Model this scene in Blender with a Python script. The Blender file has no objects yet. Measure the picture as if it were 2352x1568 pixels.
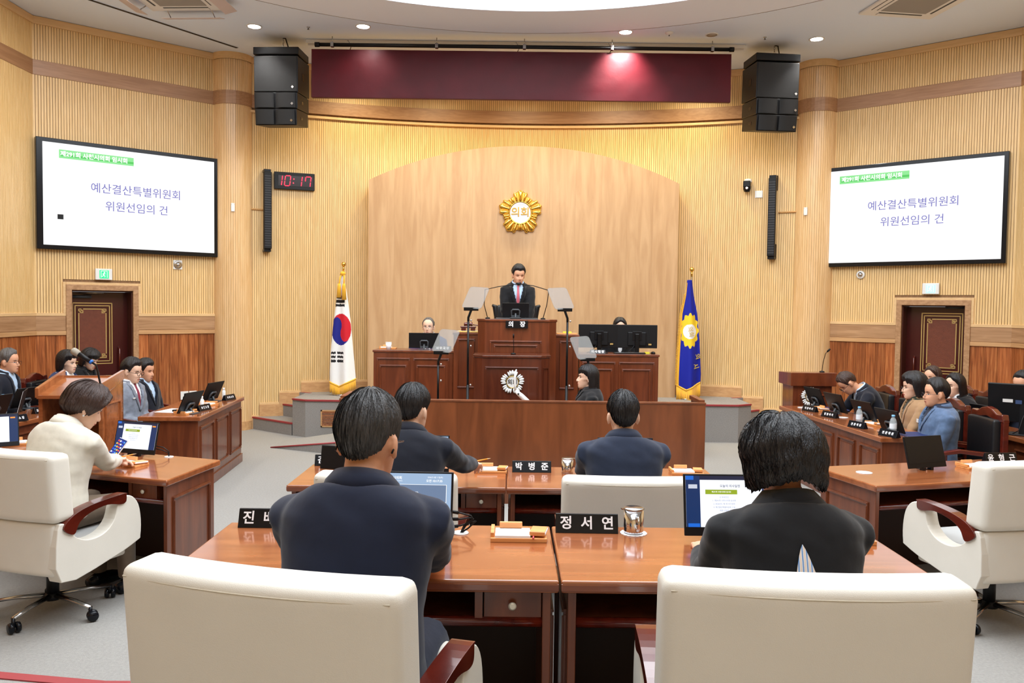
import bpy, bmesh, math, random
from mathutils import Vector, Matrix, noise
from mathutils.bvhtree import BVHTree
R = math.radians
random.seed(7)
scn = bpy.context.scene
COL = scn.collection

# ------------------------------------------------------------------ camera
FPX, PITCH, ROLL = 1900.0, 0.04156, 0.0122
CAM = Vector((0, 0, 1.87))
cam_d = bpy.data.cameras.new('camera'); cam = bpy.data.objects.new('camera', cam_d); COL.objects.link(cam)
cam_d.sensor_width = 36.0; cam_d.lens = 36.0*FPX/2352.0; cam_d.clip_start = 0.05; cam_d.clip_end = 60
_F = Vector((0, math.cos(PITCH), -math.sin(PITCH)))
_U0 = Vector((0, math.sin(PITCH), math.cos(PITCH))); _R0 = Vector((1, 0, 0))
_R = _R0*math.cos(ROLL) + _U0*math.sin(ROLL); _U = -_R0*math.sin(ROLL) + _U0*math.cos(ROLL)
cam.matrix_world = Matrix(((_R.x, _U.x, -_F.x, CAM.x), (_R.y, _U.y, -_F.y, CAM.y), (_R.z, _U.z, -_F.z, CAM.z), (0, 0, 0, 1)))
scn.camera = cam

# ------------------------------------------------------------------ world, exposure
scn.view_settings.view_transform = 'Standard'
scn.view_settings.look = 'None'
scn.view_settings.gamma = 1.0
scn.view_settings.use_curve_mapping = False
scn.view_settings.exposure = 0.38
w = bpy.data.worlds.new('world'); scn.world = w; w.use_nodes = True
w.node_tree.nodes['Background'].inputs[0].default_value = (0.9, 0.95, 1.0, 1)
w.node_tree.nodes['Background'].inputs[1].default_value = 0.3

# ------------------------------------------------------------------ lights of the hall, plus added fill
XC = 0.15          # axis of the hall
CEIL = 5.5
def area(name, loc, size, power, color=(1, 1, 1), shape='DISK', sy=None, target=None, spread=math.pi):
    l = bpy.data.lights.new(name, 'AREA'); l.shape = shape; l.size = size
    if sy: l.size_y = sy
    l.energy = power; l.color = color; l.spread = spread
    o = bpy.data.objects.new(name, l); COL.objects.link(o); o.location = loc
    if target is not None:
        o.rotation_euler = (Vector(target)-Vector(loc)).to_track_quat('-Z', 'Y').to_euler()
    return o
def spot(name, loc, target, power, angle, color=(1, 1, 1), blend=0.6, radius=0.06):
    l = bpy.data.lights.new(name, 'SPOT'); l.energy = power; l.spot_size = angle; l.spot_blend = blend
    l.color = color; l.shadow_soft_size = radius
    o = bpy.data.objects.new(name, l); COL.objects.link(o); o.location = loc
    o.rotation_euler = (Vector(target)-Vector(loc)).to_track_quat('-Z', 'Y').to_euler()
    return o
area('recess_light', (XC, 5.8, 6.02), 7.6, 720, (0.87, 0.94, 1.0))
area('rear_fill_light', (XC, -0.8, 5.42), 6.0, 110, (0.87, 0.94, 1.0), 'RECTANGLE', 3.6)  # unseen fill lamp added behind the camera
for sx in (-1, 1):
    area('side_fill_light', (XC+sx*4.7, 8.6, 5.46), 0.5, 50, (1.0, 0.98, 0.95), 'RECTANGLE', 2.2)  # added fill lamps above the frame, evening out the walls
for x in (-2.3, -1.1, 0.15, 1.4, 2.6):
    spot('stage_downlight', (x, 11.95, 5.44), (x, 13.0, 1.2), 120, R(125), (1.0, 0.86, 0.55), 1.0, 0.08)

# ------------------------------------------------------------------ pixel -> world
def ray(px, py):
    return (_F + _R*((px-1176)/FPX) + _U*((784-py)/FPX))
def PZ(px, py, z):
    d = ray(px, py); t = (z-CAM.z)/d.z; return CAM + d*t
def PY(px, py, Y):
    d = ray(px, py); return CAM + d*(Y/d.y)
def frame(o, xd, up=(0, 0, 1)):
    """matrix: local x along xd, local z up, local y = away from the viewer of the surface"""
    x = Vector(xd).normalized(); z = Vector(up).normalized(); y = z.cross(x).normalized(); z = x.cross(y)
    o = Vector(o)
    return Matrix(((x.x, y.x, z.x, o.x), (x.y, y.y, z.y, o.y), (x.z, y.z, z.z, o.z), (0, 0, 0, 1)))
def PW(px, py, M, yl=0.0):
    Mi = M.inverted(); o = Mi @ CAM; d = Mi.to_3x3() @ ray(px, py); t = (yl-o.y)/d.y; p = o+d*t
    return p.x, p.z

# ------------------------------------------------------------------ materials
def S(r, g, b):
    f = lambda c: (c/255/12.92) if c/255 <= 0.04045 else ((c/255+0.055)/1.055)**2.4
    return (f(r), f(g), f(b), 1)
MATS = {}
def mat(name, col, rough=0.5, metal=0.0, spec=0.5, bump=0, bscale=50, coat=0, var=0, vscale=8, emit=None, es=1, alpha=None, trans=0, ior=1.45, sheen=0, stretch=None):
    if name in MATS: return MATS[name]
    m = bpy.data.materials.new(name); m.use_nodes = True; nt = m.node_tree; b = nt.nodes['Principled BSDF']
    b.inputs['Base Color'].default_value = col; b.inputs['Roughness'].default_value = rough
    b.inputs['Metallic'].default_value = metal; b.inputs['Specular IOR Level'].default_value = spec
    b.inputs['Coat Weight'].default_value = coat; b.inputs['Coat Roughness'].default_value = 0.06
    b.inputs['IOR'].default_value = ior; b.inputs['Transmission Weight'].default_value = trans
    b.inputs['Sheen Weight'].default_value = sheen
    if alpha is not None: b.inputs['Alpha'].default_value = alpha
    if emit: b.inputs['Emission Color'].default_value = emit; b.inputs['Emission Strength'].default_value = es
    if bump or var:
        tc = nt.nodes.new('ShaderNodeTexCoord'); mp = nt.nodes.new('ShaderNodeMapping'); nt.links.new(tc.outputs['Object'], mp.inputs[0])
        if stretch: mp.inputs['Scale'].default_value = stretch
    if bump:
        n = nt.nodes.new('ShaderNodeTexNoise'); n.inputs['Scale'].default_value = bscale; n.inputs['Detail'].default_value = 4
        nt.links.new(mp.outputs[0], n.inputs['Vector'])
        bp = nt.nodes.new('ShaderNodeBump'); bp.inputs['Strength'].default_value = bump; bp.inputs['Distance'].default_value = 0.01
        nt.links.new(n.outputs[0], bp.inputs['Height']); nt.links.new(bp.outputs[0], b.inputs['Normal'])
    if var:
        n = nt.nodes.new('ShaderNodeTexNoise'); n.inputs['Scale'].default_value = vscale; n.inputs['Detail'].default_value = 5
        nt.links.new(mp.outputs[0], n.inputs['Vector'])
        r = nt.nodes.new('ShaderNodeValToRGB'); nt.links.new(n.outputs[0], r.inputs[0]); nt.links.new(r.outputs[0], b.inputs['Base Color'])
        r.color_ramp.elements[0].position = 0.3; r.color_ramp.elements[1].position = 0.7
        r.color_ramp.elements[0].color = tuple(c*(1-var) for c in col[:3])+(1,)
        r.color_ramp.elements[1].color = tuple(min(1, c*(1+var)) for c in col[:3])+(1,)
    MATS[name] = m; return m
def wood(name, c1, c2, axis='z', scale=3.0, rough=0.35, coat=0.0, random_tone=0.0, gstretch=14, c3=None, bumpy=0.03, tone_attr=True):
    """stretched-noise wood grain running along the given local axis; each object gets its own tone"""
    if name in MATS: return MATS[name]
    m = bpy.data.materials.new(name); m.use_nodes = True; nt = m.node_tree; b = nt.nodes['Principled BSDF']
    b.inputs['Roughness'].default_value = rough; b.inputs['Coat Weight'].default_value = coat; b.inputs['Coat Roughness'].default_value = 0.08
    tc = nt.nodes.new('ShaderNodeTexCoord'); mp = nt.nodes.new('ShaderNodeMapping'); nt.links.new(tc.outputs['Object'], mp.inputs[0])
    s = [gstretch]*3; s['xyz'.index(axis)] = 1.0; mp.inputs['Scale'].default_value = s
    oi = nt.nodes.new('ShaderNodeObjectInfo'); vm = nt.nodes.new('ShaderNodeVectorMath'); vm.operation = 'SCALE'
    cmb = nt.nodes.new('ShaderNodeCombineXYZ')
    for i in range(3): nt.links.new(oi.outputs['Random'], cmb.inputs[i])
    nt.links.new(cmb.outputs[0], vm.inputs[0]); vm.inputs['Scale'].default_value = 37.0
    nt.links.new(vm.outputs[0], mp.inputs['Location'])
    n = nt.nodes.new('ShaderNodeTexNoise'); n.inputs['Scale'].default_value = scale; n.inputs['Detail'].default_value = 7; n.inputs['Distortion'].default_value = 0.6
    nt.links.new(mp.outputs[0], n.inputs['Vector'])
    r = nt.nodes.new('ShaderNodeValToRGB'); nt.links.new(n.outputs[0], r.inputs[0])
    e = r.color_ramp.elements; e[0].position = 0.33; e[1].position = 0.68; e[0].color = c1; e[1].color = c2
    if c3: k = e.new(0.5); k.color = c3
    out = r.outputs[0]
    if random_tone:
        hs = nt.nodes.new('ShaderNodeHueSaturation'); mr = nt.nodes.new('ShaderNodeMapRange')
        mr.inputs['To Min'].default_value = 1-random_tone; mr.inputs['To Max'].default_value = 1+random_tone
        nt.links.new(oi.outputs['Random'], mr.inputs[0]); nt.links.new(mr.outputs[0], hs.inputs['Value'])
        nt.links.new(out, hs.inputs['Color']); out = hs.outputs[0]
    nt.links.new(out, b.inputs['Base Color'])
    bp = nt.nodes.new('ShaderNodeBump'); bp.inputs['Strength'].default_value = bumpy; bp.inputs['Distance'].default_value = 0.004
    nt.links.new(n.outputs[0], bp.inputs['Height']); nt.links.new(bp.outputs[0], b.inputs['Normal'])
    MATS[name] = m; return m

M_slat = wood('oak_slat', S(222, 184, 124), S(236, 202, 146), 'z', 3, 0.42)
M_groove = wood('oak_groove', S(120, 88, 54), S(140, 104, 66), 'z', 3, 0.6)
M_trim = wood('oak_trim', S(216, 178, 126), S(228, 192, 142), 'x', 2, 0.45)
M_band = wood('walnut_band', S(158, 116, 82), S(176, 134, 98), 'x', 2.5, 0.4)
M_dado = wood('dado_band', S(160, 120, 84), S(190, 150, 112), 'x', 2.0, 0.35)
M_column = wood('column_veneer', S(218, 178, 126), S(232, 196, 148), 'z', 2.4, 0.3)
M_arch = wood('arch_veneer', S(188, 148, 106), S(206, 168, 126), 'z', 1.2, 0.4, 0, 0.025, 9)
M_wains = wood('wainscot_plank', S(128, 70, 36), S(186, 118, 68), 'z', 2.6, 0.3, 0.15, 0.26, 18, S(160, 90, 48))
M_skirt = wood('skirting', S(188, 142, 96), S(206, 162, 114), 'x', 2.0, 0.4)
M_desk = wood('desk_veneer', S(134, 72, 38), S(162, 94, 54), 'x', 1.6, 0.2, 0.6, 0, 9)
M_deskside = wood('desk_side', S(92, 44, 24), S(120, 62, 34), 'z', 1.8, 0.3, 0.3, 0, 9)
M_deskedge = wood('desk_edge', S(104, 50, 28), S(132, 68, 38), 'x', 1.8, 0.22, 0.5, 0, 9)
M_dark_in = mat('desk_inside', S(38, 20, 14), 0.6)
M_dais = wood('dais_mahogany', S(90, 40, 20), S(118, 57, 30), 'z', 1.6, 0.28, 0.3, 0, 9)
M_dais2 = wood('dais_mahogany_front', S(74, 32, 20), S(96, 45, 27), 'z', 1.4, 0.26, 0.3, 0, 9)
M_part = wood('partition_veneer', S(102, 54, 28), S(130, 72, 40), 'z', 1.2, 0.32, 0.15, 0, 7)
M_maho = wood('red_mahogany', S(70, 18, 10), S(100, 30, 16), 'y', 1.6, 0.2, 0.6, 0, 7)
M_carpet = mat('grey_carpet', S(158, 155, 150), 0.95, 0, 0.1, 0.6, 260, 0, 0.08, 60)
M_stepcarpet = mat('step_carpet', S(150, 146, 142), 0.95, 0, 0.1, 0.6, 260, 0, 0.14, 90)
M_nosing = mat('red_nosing', S(150, 52, 56), 0.5)
M_ceil = mat('ceiling_paint', S(226, 238, 255), 0.85, 0, 0.2, 0.15, 180)
M_ceil2 = mat('ceiling_ring_paint', S(232, 240, 255), 0.85, 0, 0.2)
M_black = mat('black_plastic', S(15, 16, 19), 0.45, 0, 0.35)
M_blackgloss = mat('black_gloss', S(14, 17, 23), 0.2, 0, 0.35)
M_blackmetal = mat('black_metal', S(26, 26, 28), 0.35, 0.6)
M_greyplastic = mat('dark_grey_plastic', S(70, 74, 78), 0.4)
M_white = mat('white_plastic', S(232, 232, 230), 0.35)
M_paper = mat('white_paper', S(244, 244, 246), 0.8)
M_chrome = mat('chrome', S(215, 215, 218), 0.12, 1.0)
M_steel = mat('steel', S(180, 178, 176), 0.2, 1.0)
M_gold = mat('polished_gold', S(236, 196, 96), 0.16, 1.0)
M_brass = mat('door_brass', S(214, 184, 118), 0.35, 0.6)
M_lamp = mat('lamp_glow', (1, 1, 1, 1), 0.5, emit=(1, 0.99, 0.97, 1), es=6)
M_leather = mat('cream_leather', S(226, 221, 210), 0.45, 0, 0.4, 0.1, 420, 0, 0.02, 6)
M_blkleather = mat('black_leather', S(24, 24, 27), 0.4, 0, 0.5, 0.2, 300)
M_traywood = wood('tray_wood', S(212, 138, 76), S(236, 168, 104), 'x', 2.4, 0.4)
M_glass = mat('clear_acrylic', S(150, 150, 148), 0.2, 0, 0.25, alpha=0.36)
M_redmat = mat('seat_back_velvet', S(110, 30, 40), 0.8)

# ------------------------------------------------------------------ mesh builder
def smooth_poly(P, n=4, closed=True):
    """Catmull-Rom rounding of an outline"""
    out = []; N = len(P)
    for i in range(N):
        a, b, c, d = (P[(i+k) % N] for k in (-1, 0, 1, 2))
        for k in range(n):
            t = k/n; out.append(tuple(0.5*((2*b[j])+(-a[j]+c[j])*t+(2*a[j]-5*b[j]+4*c[j]-d[j])*t*t+(-a[j]+3*b[j]-3*c[j]+d[j])*t**3) for j in (0, 1)))
    return out
class MB:
    def __init__(s): s.v = []; s.f = []; s.m = []; s.sm = []
    def add(s, vs, fs, mi=0, smooth=False):
        o = len(s.v); s.v += [tuple(p) for p in vs]
        for f in fs: s.f.append(tuple(i+o for i in f)); s.m.append(mi); s.sm.append(smooth)
        return s
    def box(s, x0, x1, y0, y1, z0, z1, mi=0, M=None):
        vs = [(x0, y0, z0), (x1, y0, z0), (x1, y1, z0), (x0, y1, z0), (x0, y0, z1), (x1, y0, z1), (x1, y1, z1), (x0, y1, z1)]
        if M: vs = [M @ Vector(p) for p in vs]
        return s.add(vs, [(0, 3, 2, 1), (4, 5, 6, 7), (0, 1, 5, 4), (1, 2, 6, 5), (2, 3, 7, 6), (3, 0, 4, 7)], mi)
    def prism(s, poly, z0, z1, mi=0, M=None):
        n = len(poly); vs = [(x, y, z0) for x, y in poly]+[(x, y, z1) for x, y in poly]
        if M: vs = [M @ Vector(p) for p in vs]
        return s.add(vs, [tuple(range(n))[::-1], tuple(range(n, 2*n))]+[(i, (i+1) % n, n+(i+1) % n, n+i) for i in range(n)], mi)
    def extrude_xz(s, poly, y0, y1, mi=0, M=None):
        n = len(poly); vs = [(x, y0, z) for x, z in poly]+[(x, y1, z) for x, z in poly]
        if M: vs = [M @ Vector(p) for p in vs]
        return s.add(vs, [tuple(range(n)), tuple(range(n, 2*n))[::-1]]+[(i, n+i, n+(i+1) % n, (i+1) % n) for i in range(n)], mi)
    def extrude_yz(s, poly, x0, x1, mi=0, M=None):
        n = len(poly); vs = [(x0, y, z) for y, z in poly]+[(x1, y, z) for y, z in poly]
        if M: vs = [M @ Vector(p) for p in vs]
        return s.add(vs, [tuple(range(n))[::-1], tuple(range(n, 2*n))]+[(i, (i+1) % n, n+(i+1) % n, n+i) for i in range(n)], mi)
    def lathe(s, prof, seg=16, mi=0, M=None, cap=True, arc=None):
        vs = []; n = len(prof)
        for k in range(seg):
            a = 2*math.pi*k/seg
            for r, z in prof: vs.append((r*math.cos(a), r*math.sin(a), z))
        if M: vs = [M @ Vector(p) for p in vs]
        fs = [(k*n+i, ((k+1) % seg)*n+i, ((k+1) % seg)*n+i+1, k*n+i+1) for k in range(seg) for i in range(n-1)]
        s.add(vs, fs, mi, True)
        if cap:
            o = len(s.v)-len(vs)
            for i, rev in ((0, True), (n-1, False)):
                if prof[i][0] > 1e-6:
                    f = [o+k*n+i for k in range(seg)]; s.f.append(tuple(f[::-1] if rev else f)); s.m.append(mi); s.sm.append(False)
        return s
    def tube(s, pts, rad, seg=8, mi=0, closed=False, flat=1.0, cap=True):
        pts = [Vector(p) for p in pts]; n = len(pts)
        rads = rad if isinstance(rad, (list, tuple)) else [rad]*n
        vs = []; prev = None
        for i in range(n):
            if closed: t = pts[(i+1) % n]-pts[i-1]
            else: t = pts[min(i+1, n-1)]-pts[max(i-1, 0)]
            t.normalize()
            if prev is None:
                a = Vector((0, 0, 1)) if abs(t.z) < 0.9 else Vector((1, 0, 0)); u = t.cross(a).normalized()
            else:
                u = (prev-t*prev.dot(t)); u = u.normalized() if u.length > 1e-6 else t.orthogonal().normalized()
            prev = u; wv = t.cross(u)
            for k in range(seg):
                a = 2*math.pi*k/seg; vs.append(pts[i]+u*(math.cos(a)*rads[i])+wv*(math.sin(a)*rads[i]*flat))
        m = n if closed else n-1
        fs = [(i*seg+k, i*seg+(k+1) % seg, ((i+1) % n)*seg+(k+1) % seg, ((i+1) % n)*seg+k) for i in range(m) for k in range(seg)]
        s.add(vs, fs, mi, True)
        if cap and not closed:
            o = len(s.v)-len(vs); s.f.append(tuple(o+k for k in range(seg))[::-1]); s.m.append(mi); s.sm.append(True)
            s.f.append(tuple(o+(n-1)*seg+k for k in range(seg))); s.m.append(mi); s.sm.append(True)
        return s
    def grid(s, P, mi=0, closed_u=False, smooth=True, cap=False):
        """P[i][j] points; faces between rows"""
        n = len(P); m = len(P[0]); vs = [p for row in P for p in row]
        mm = m if closed_u else m-1
        fs = [(i*m+j, i*m+(j+1) % m, (i+1)*m+(j+1) % m, (i+1)*m+j) for i in range(n-1) for j in range(mm)]
        s.add(vs, fs, mi, smooth)
        if cap:
            o = len(s.v)-len(vs); s.f.append(tuple(o+j for j in range(m))[::-1]); s.m.append(mi); s.sm.append(smooth)
            s.f.append(tuple(o+(n-1)*m+j for j in range(m))); s.m.append(mi); s.sm.append(smooth)
        return s
    def ellipsoid(s, c, r, seg=14, rings=9, mi=0, M=None):
        c = Vector(c); P = []
        for i in range(rings+1):
            t = math.pi*i/rings; z = -math.cos(t); q = max(math.sin(t), 0.02)
            P.append([(M @ Vector((r[0]*q*math.cos(2*math.pi*k/seg), r[1]*q*math.sin(2*math.pi*k/seg), r[2]*z)) if M else Vector((r[0]*q*math.cos(2*math.pi*k/seg), r[1]*q*math.sin(2*math.pi*k/seg), r[2]*z)))+c for k in range(seg)])
        return s.grid(P, mi, True, True, True)
    def mesh(s, name):
        me = bpy.data.meshes.new(name); me.from_pydata(s.v, [], s.f); me.validate()
        if len(me.polygons) == len(s.m):
            me.polygons.foreach_set('material_index', s.m); me.polygons.foreach_set('use_smooth', s.sm)
        return me
    def build(s, name, mats, parent=None, bevel=0, M=None, segs=2, subsurf=0):
        me = s.mesh(name)
        for m in (mats if isinstance(mats, (list, tuple)) else [mats]): me.materials.append(m)
        return put(name, me, parent, bevel, M, segs, subsurf)
def put(name, me, parent=None, bevel=0, M=None, segs=2, subsurf=0):
    o = bpy.data.objects.new(name, me); COL.objects.link(o)
    if parent: o.parent = parent
    if M is not None: o.matrix_local = M
    if bevel:
        b = o.modifiers.new('bevel', 'BEVEL'); b.width = bevel; b.segments = segs; b.limit_method = 'ANGLE'; b.angle_limit = R(40)
        b.harden_normals = False
    if subsurf:
        q = o.modifiers.new('subd', 'SUBSURF'); q.levels = subsurf; q.render_levels = subsurf
    return o
def thing(name, label, cat, loc=(0, 0, 0), rz=0, group=None, M=None):
    o = bpy.data.objects.new(name, None); COL.objects.link(o); o.empty_display_size = 0.1
    if M is not None: o.matrix_world = M
    else: o.location = loc; o.rotation_euler = (0, 0, rz)
    o['label'] = label; o['category'] = cat
    if group: o['group'] = group
    return o
def tag(o, label, cat, group=None):
    o['label'] = label; o['category'] = cat
    if group: o['group'] = group
    return o
def struct(o): o['kind'] = 'structure'; return o
def stuff(o): o['kind'] = 'stuff'; return o
def dup(root, M=None, label=None, group=None, loc=None, rz=None):
    def cp(o, par):
        c = o.copy(); COL.objects.link(c)
        if par is not None: c.parent = par
        for ch in KIDS.get(o.name, list(o.children)): cp(ch, c)
        return c
    r = cp(root, None)
    if M is not None: r.matrix_world = M
    if loc is not None: r.location = loc; r.rotation_euler = (0, 0, rz or 0)
    if label: r['label'] = label
    if group: r['group'] = group
    return r
KIDS = {}
_tcache = {}
_tmp = bpy.data.scenes.new('scratch'); _tl = _tmp.view_layers[0]
def realise(o):
    """evaluate an object in a small scratch scene and return its mesh"""
    _tmp.collection.objects.link(o); _tl.update(); dg = _tl.depsgraph
    me = bpy.data.meshes.new_from_object(o.evaluated_get(dg)); _tmp.collection.objects.unlink(o); return me
def text_mesh(body, size=1.0, bold=0.0, res=3, extrude=0.0):
    key = (body, size, bold, res, extrude)
    if key not in _tcache:
        c = bpy.data.curves.new('t', 'FONT'); c.body = body; c.size = size; c.align_x = 'CENTER'; c.align_y = 'CENTER'
        c.offset = bold*size; c.resolution_u = res; c.extrude = extrude
        o = bpy.data.objects.new('t', c); me = realise(o); bpy.data.objects.remove(o); bpy.data.curves.remove(c)
        me.transform(Matrix.Rotation(R(90), 4, 'X'))     # into local x/z plane, facing -y
        _tcache[key] = me
    return _tcache[key].copy()
def letter(name, body, size, parent, m, x, y, z, bold=0.0, M=None, sx=1.0, extrude=0.0):
    me = text_mesh(body, size, bold, extrude=extrude)
    if sx != 1.0: me.transform(Matrix.Scale(sx, 4, (1, 0, 0)))
    me.transform(Matrix.Translation((x, y, z)))
    if M is not None: me.transform(M)
    me.materials.append(m)
    o = put(name, me, parent); o['kind'] = 'stuff'; return o
# ================================================================== ROOM SHELL
WL_A = Vector((-6.16, 10.67, 0)); WL_B = Vector((-4.36, 12.2, 0))
WR_A = Vector((2*XC+4.36, 12.2, 0)); WR_B = Vector((2*XC+6.16, 10.67, 0))
FL = frame(WL_A, WL_B-WL_A); FR = frame(WR_A, WR_B-WR_A); LW = (WL_B-WL_A).length
REAR = -3.6
XL, XR = WL_A.x, WR_B.x
BC = Vector((XC, 3.13)); BR = 10.07       # the curved back wall
def back_y(x, r=BR): return BC.y+math.sqrt(r*r-(x-BC.x)**2)
def arc_frame(x, r=BR):
    a = math.atan2(x-BC.x, back_y(x, r)-BC.y); return frame((x, back_y(x, r), 0), (math.cos(a), -math.sin(a), 0))

fl = struct(MB().box(XL-0.3, XR+0.3, REAR-0.3, 14, -0.1, 0).build('floor', M_carpet))
# upper tier of the seating, carpeted, with its red nosing
tb = MB().prism([(XL, REAR), (XR, REAR), (XR, 3.3), (1.9, 3.58), (-1.75, 3.52), (-2.28, 3.6), (-3.4, 3.87), (XL, 4.8)], 0, 0.22)
tier = struct(tb.build('floor_upper_tier', M_carpet)); tier.name = 'floor_tier'
nz = MB()
pp = [(XL, 4.8), (-3.4, 3.87), (-2.28, 3.6), (-1.75, 3.52), (1.9, 3.58)]
for (a, b) in zip(pp, pp[1:]):
    d = (Vector(b)-Vector(a)); L = d.length; M = frame((a[0], a[1], 0), (d.x, d.y, 0)); nz.box(0, L, -0.045, 0.012, 0.19, 0.226, 0, M)
nz.build('nosing', M_nosing, tier)
M = None
# ---- ceiling: flat ring with a big round recess, cove lit
RC = Vector((0.1, 5.8)); R_OUT, R_IN = 5.23, 4.42
def annulus(mb, r0, r1, z, seg=96, down=True, mi=0):
    P = [[(RC.x+r*math.cos(2*math.pi*k/seg), RC.y+r*math.sin(2*math.pi*k/seg), z) for k in range(seg)] for r in (r0, r1)]
    mb.grid(P, mi, True, False)
cb = MB(); seg = 96
circ = [(RC.x+R_OUT*math.cos(2*math.pi*k/seg), RC.y+R_OUT*math.sin(2*math.pi*k/seg)) for k in range(seg)]
bx0, bx1, by0, by1 = XL-0.3, XR+0.3, REAR-0.3, 14.0
def on_rect(p):
    d = Vector(p)-RC; ts = []
    if d.x: ts += [((bx1 if d.x > 0 else bx0)-RC.x)/d.x]
    if d.y: ts += [((by1 if d.y > 0 else by0)-RC.y)/d.y]
    t = min(ts); return (RC.x+d.x*t, RC.y+d.y*t)
cb.grid([[(x, y, CEIL) for x, y in circ], [(*on_rect(p), CEIL) for p in circ]], 0, True, False)
cb.box(bx0, bx1, by0, by1, 6.4, 6.45)
ceil = struct(cb.build('ceiling', M_ceil))
rb = MB(); 
P = [[(RC.x+r*math.cos(2*math.pi*k/seg), RC.y+r*math.sin(2*math.pi*k/seg), z) for k in range(seg)] for r, z in ((R_OUT, CEIL+0.01), (R_OUT, CEIL-0.035), (R_IN, CEIL-0.035), (R_IN, CEIL+0.02))]
rb.grid(P, 0, True, False)
ring = rb.build('ring', M_ceil2, ceil)
P = [[(RC.x+r*math.cos(2*math.pi*k/seg), RC.y+r*math.sin(2*math.pi*k/seg), z) for k in range(seg)] for r, z in ((R_OUT+0.01, CEIL-0.037), (R_OUT+0.01, CEIL+0.002), (R_OUT+0.03, CEIL-0.002))]
MB().grid(P, 0, True, False).build('ring_edge', mat('ring_edge_paint', S(176, 168, 164), 0.8), ceil)
# recess wall and the cove lamp band lighting it
P = [[(RC.x+r*math.cos(2*math.pi*k/seg), RC.y+r*math.sin(2*math.pi*k/seg), z) for k in range(seg)] for r, z in ((R_IN+0.02, CEIL+0.0), (R_IN+0.02, 6.2), (0.1, 6.2))]
MB().grid(P, 0, True, False).build('recess', M_ceil2, ceil)
P = [[(RC.x+r*math.cos(2*math.pi*k/seg), RC.y+r*math.sin(2*math.pi*k/seg), z) for k in range(seg)] for r, z in ((R_IN-0.005, CEIL+0.0), (R_IN-0.005, CEIL+0.3), (R_IN+0.01, CEIL+0.3))]
tag(MB().grid(P, 0, True, False).build('cove_light', mat('cove_glow', (1, 1, 1, 1), 0.5, emit=(1, 1, 1, 1), es=1.6)), 'white glowing cove light band around the round ceiling recess', 'light')

# ---- generic wall with slats, bands, wainscot
def slat_run(mb, M, u0, u1, z0, z1, pitch=0.0315, w=0.0262, d=0.010):
    n = max(1, int((u1-u0)/pitch)); p = (u1-u0)/n
    for i in range(n):
        a = u0+i*p+(p-w)/2
        vs = [(a, 0, z0), (a, -d, z0), (a+w, -d, z0), (a+w, 0, z0), (a, 0, z1), (a, -d, z1), (a+w, -d, z1), (a+w, 0, z1)]
        mb.add([M @ Vector(v) for v in vs], [(0, 1, 5, 4), (1, 2, 6, 5), (2, 3, 7, 6), (4, 5, 6, 7), (0, 3, 2, 1)])
def plank_mesh(w, h, d=0.014, g=0.003):
    return MB().box(g/2, w-g/2, -d, 0, 0, h).mesh('plank')
_pl = {}
def planks(parent, M, u0, u1, z0, z1, w=0.14):
    n = max(1, round((u1-u0)/w)); p = (u1-u0)/n
    for i in range(n):
        q = p
        me = plank_mesh(q, z1-z0); me.materials.append(M_wains)
        o = put('plank', me, parent, 0.002, M @ Matrix.Translation((u0+i*p, -0.001*random.random(), z0)), 1)
B0, B1 = 4.76, 4.95         # high band
def wall(name, M, L, opening=None, thick=0.3):
    """opening: (u0,u1,ztop) of a doorway"""
    ops = [opening] if opening else []
    wb = MB()
    if opening:
        u0, u1, zt = opening
        wb.box(0, u0, 0, thick, 0, CEIL, 0, M); wb.box(u1, L, 0, thick, 0, CEIL, 0, M); wb.box(u0, u1, 0, thick, zt, CEIL, 0, M)
    else: wb.box(0, L, 0, thick, 0, CEIL, 0, M)
    wl = struct(wb.build(name, M_groove))
    sb = MB(); slat_run(sb, M, 0.0, L, B1, CEIL-0.1)
    if opening:
        fr = 0.1
        slat_run(sb, M, 0.0, u0-fr, 1.72, B0); slat_run(sb, M, u1+fr, L, 1.72, B0); slat_run(sb, M, u0-fr, u1+fr, zt+0.14, B0)
    else: slat_run(sb, M, 0.0, L, 1.72, B0)
    stuff(sb.build('slats', M_slat, wl))
    def strip(nm, m, u0, u1, z0, z1, d, bev=0.003):
        return MB().box(u0, u1, -d, 0, 0, z1-z0).build(nm, m, wl, bev, M @ Matrix.Translation((0, 0, z0)), 1)
    strip('cornice', M_trim, 0, L, CEIL-0.1, CEIL-0.005, 0.03)
    strip('upper_band', M_band, 0, L, B0, B1, 0.018)
    segs = [(0, opening[0]-0.07), (opening[1]+0.07, L)] if opening else [(0, L)]
    for a, b in segs:
        strip('dado_rail', M_trim, a, b, 1.68, 1.72, 0.03)
        strip('dado_band', M_dado, a, b, 1.49, 1.68, 0.024)
        strip('dado_lower_rail', M_skirt, a, b, 1.43, 1.487, 0.034)
        planks(wl, M, a, b, 0.13, 1.43)
        strip('skirting_board', M_skirt, a, b, 0, 0.13, 0.03)
    return wl
# doorways seen in the picture
lu0, _ = PW(165, 800, FL); lu1, _ = PW(305, 800, FL); _, lz = PW(235, 667, FL)
ru0, _ = PW(2068, 850, FR); ru1, _ = PW(2213, 850, FR); _, rz_ = PW(2140, 701, FR)
wl = wall('wall_left_front', FL, LW, (lu0, lu1, lz))
wr = wall('wall_right_front', FR, LW, (ru0, ru1, rz_))
FSL = frame((XL, REAR, 0), (0, 1, 0)); FSR = frame((XR, 10.67, 0), (0, -1, 0)); LS = 10.67-REAR
wall('wall_left', FSL, LS); wall('wall_right', FSR, LS)
struct(MB().box(XL-0.3, XR+0.3, REAR-0.3, REAR, 0, CEIL).build('wall_rear', M_slat))
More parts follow.
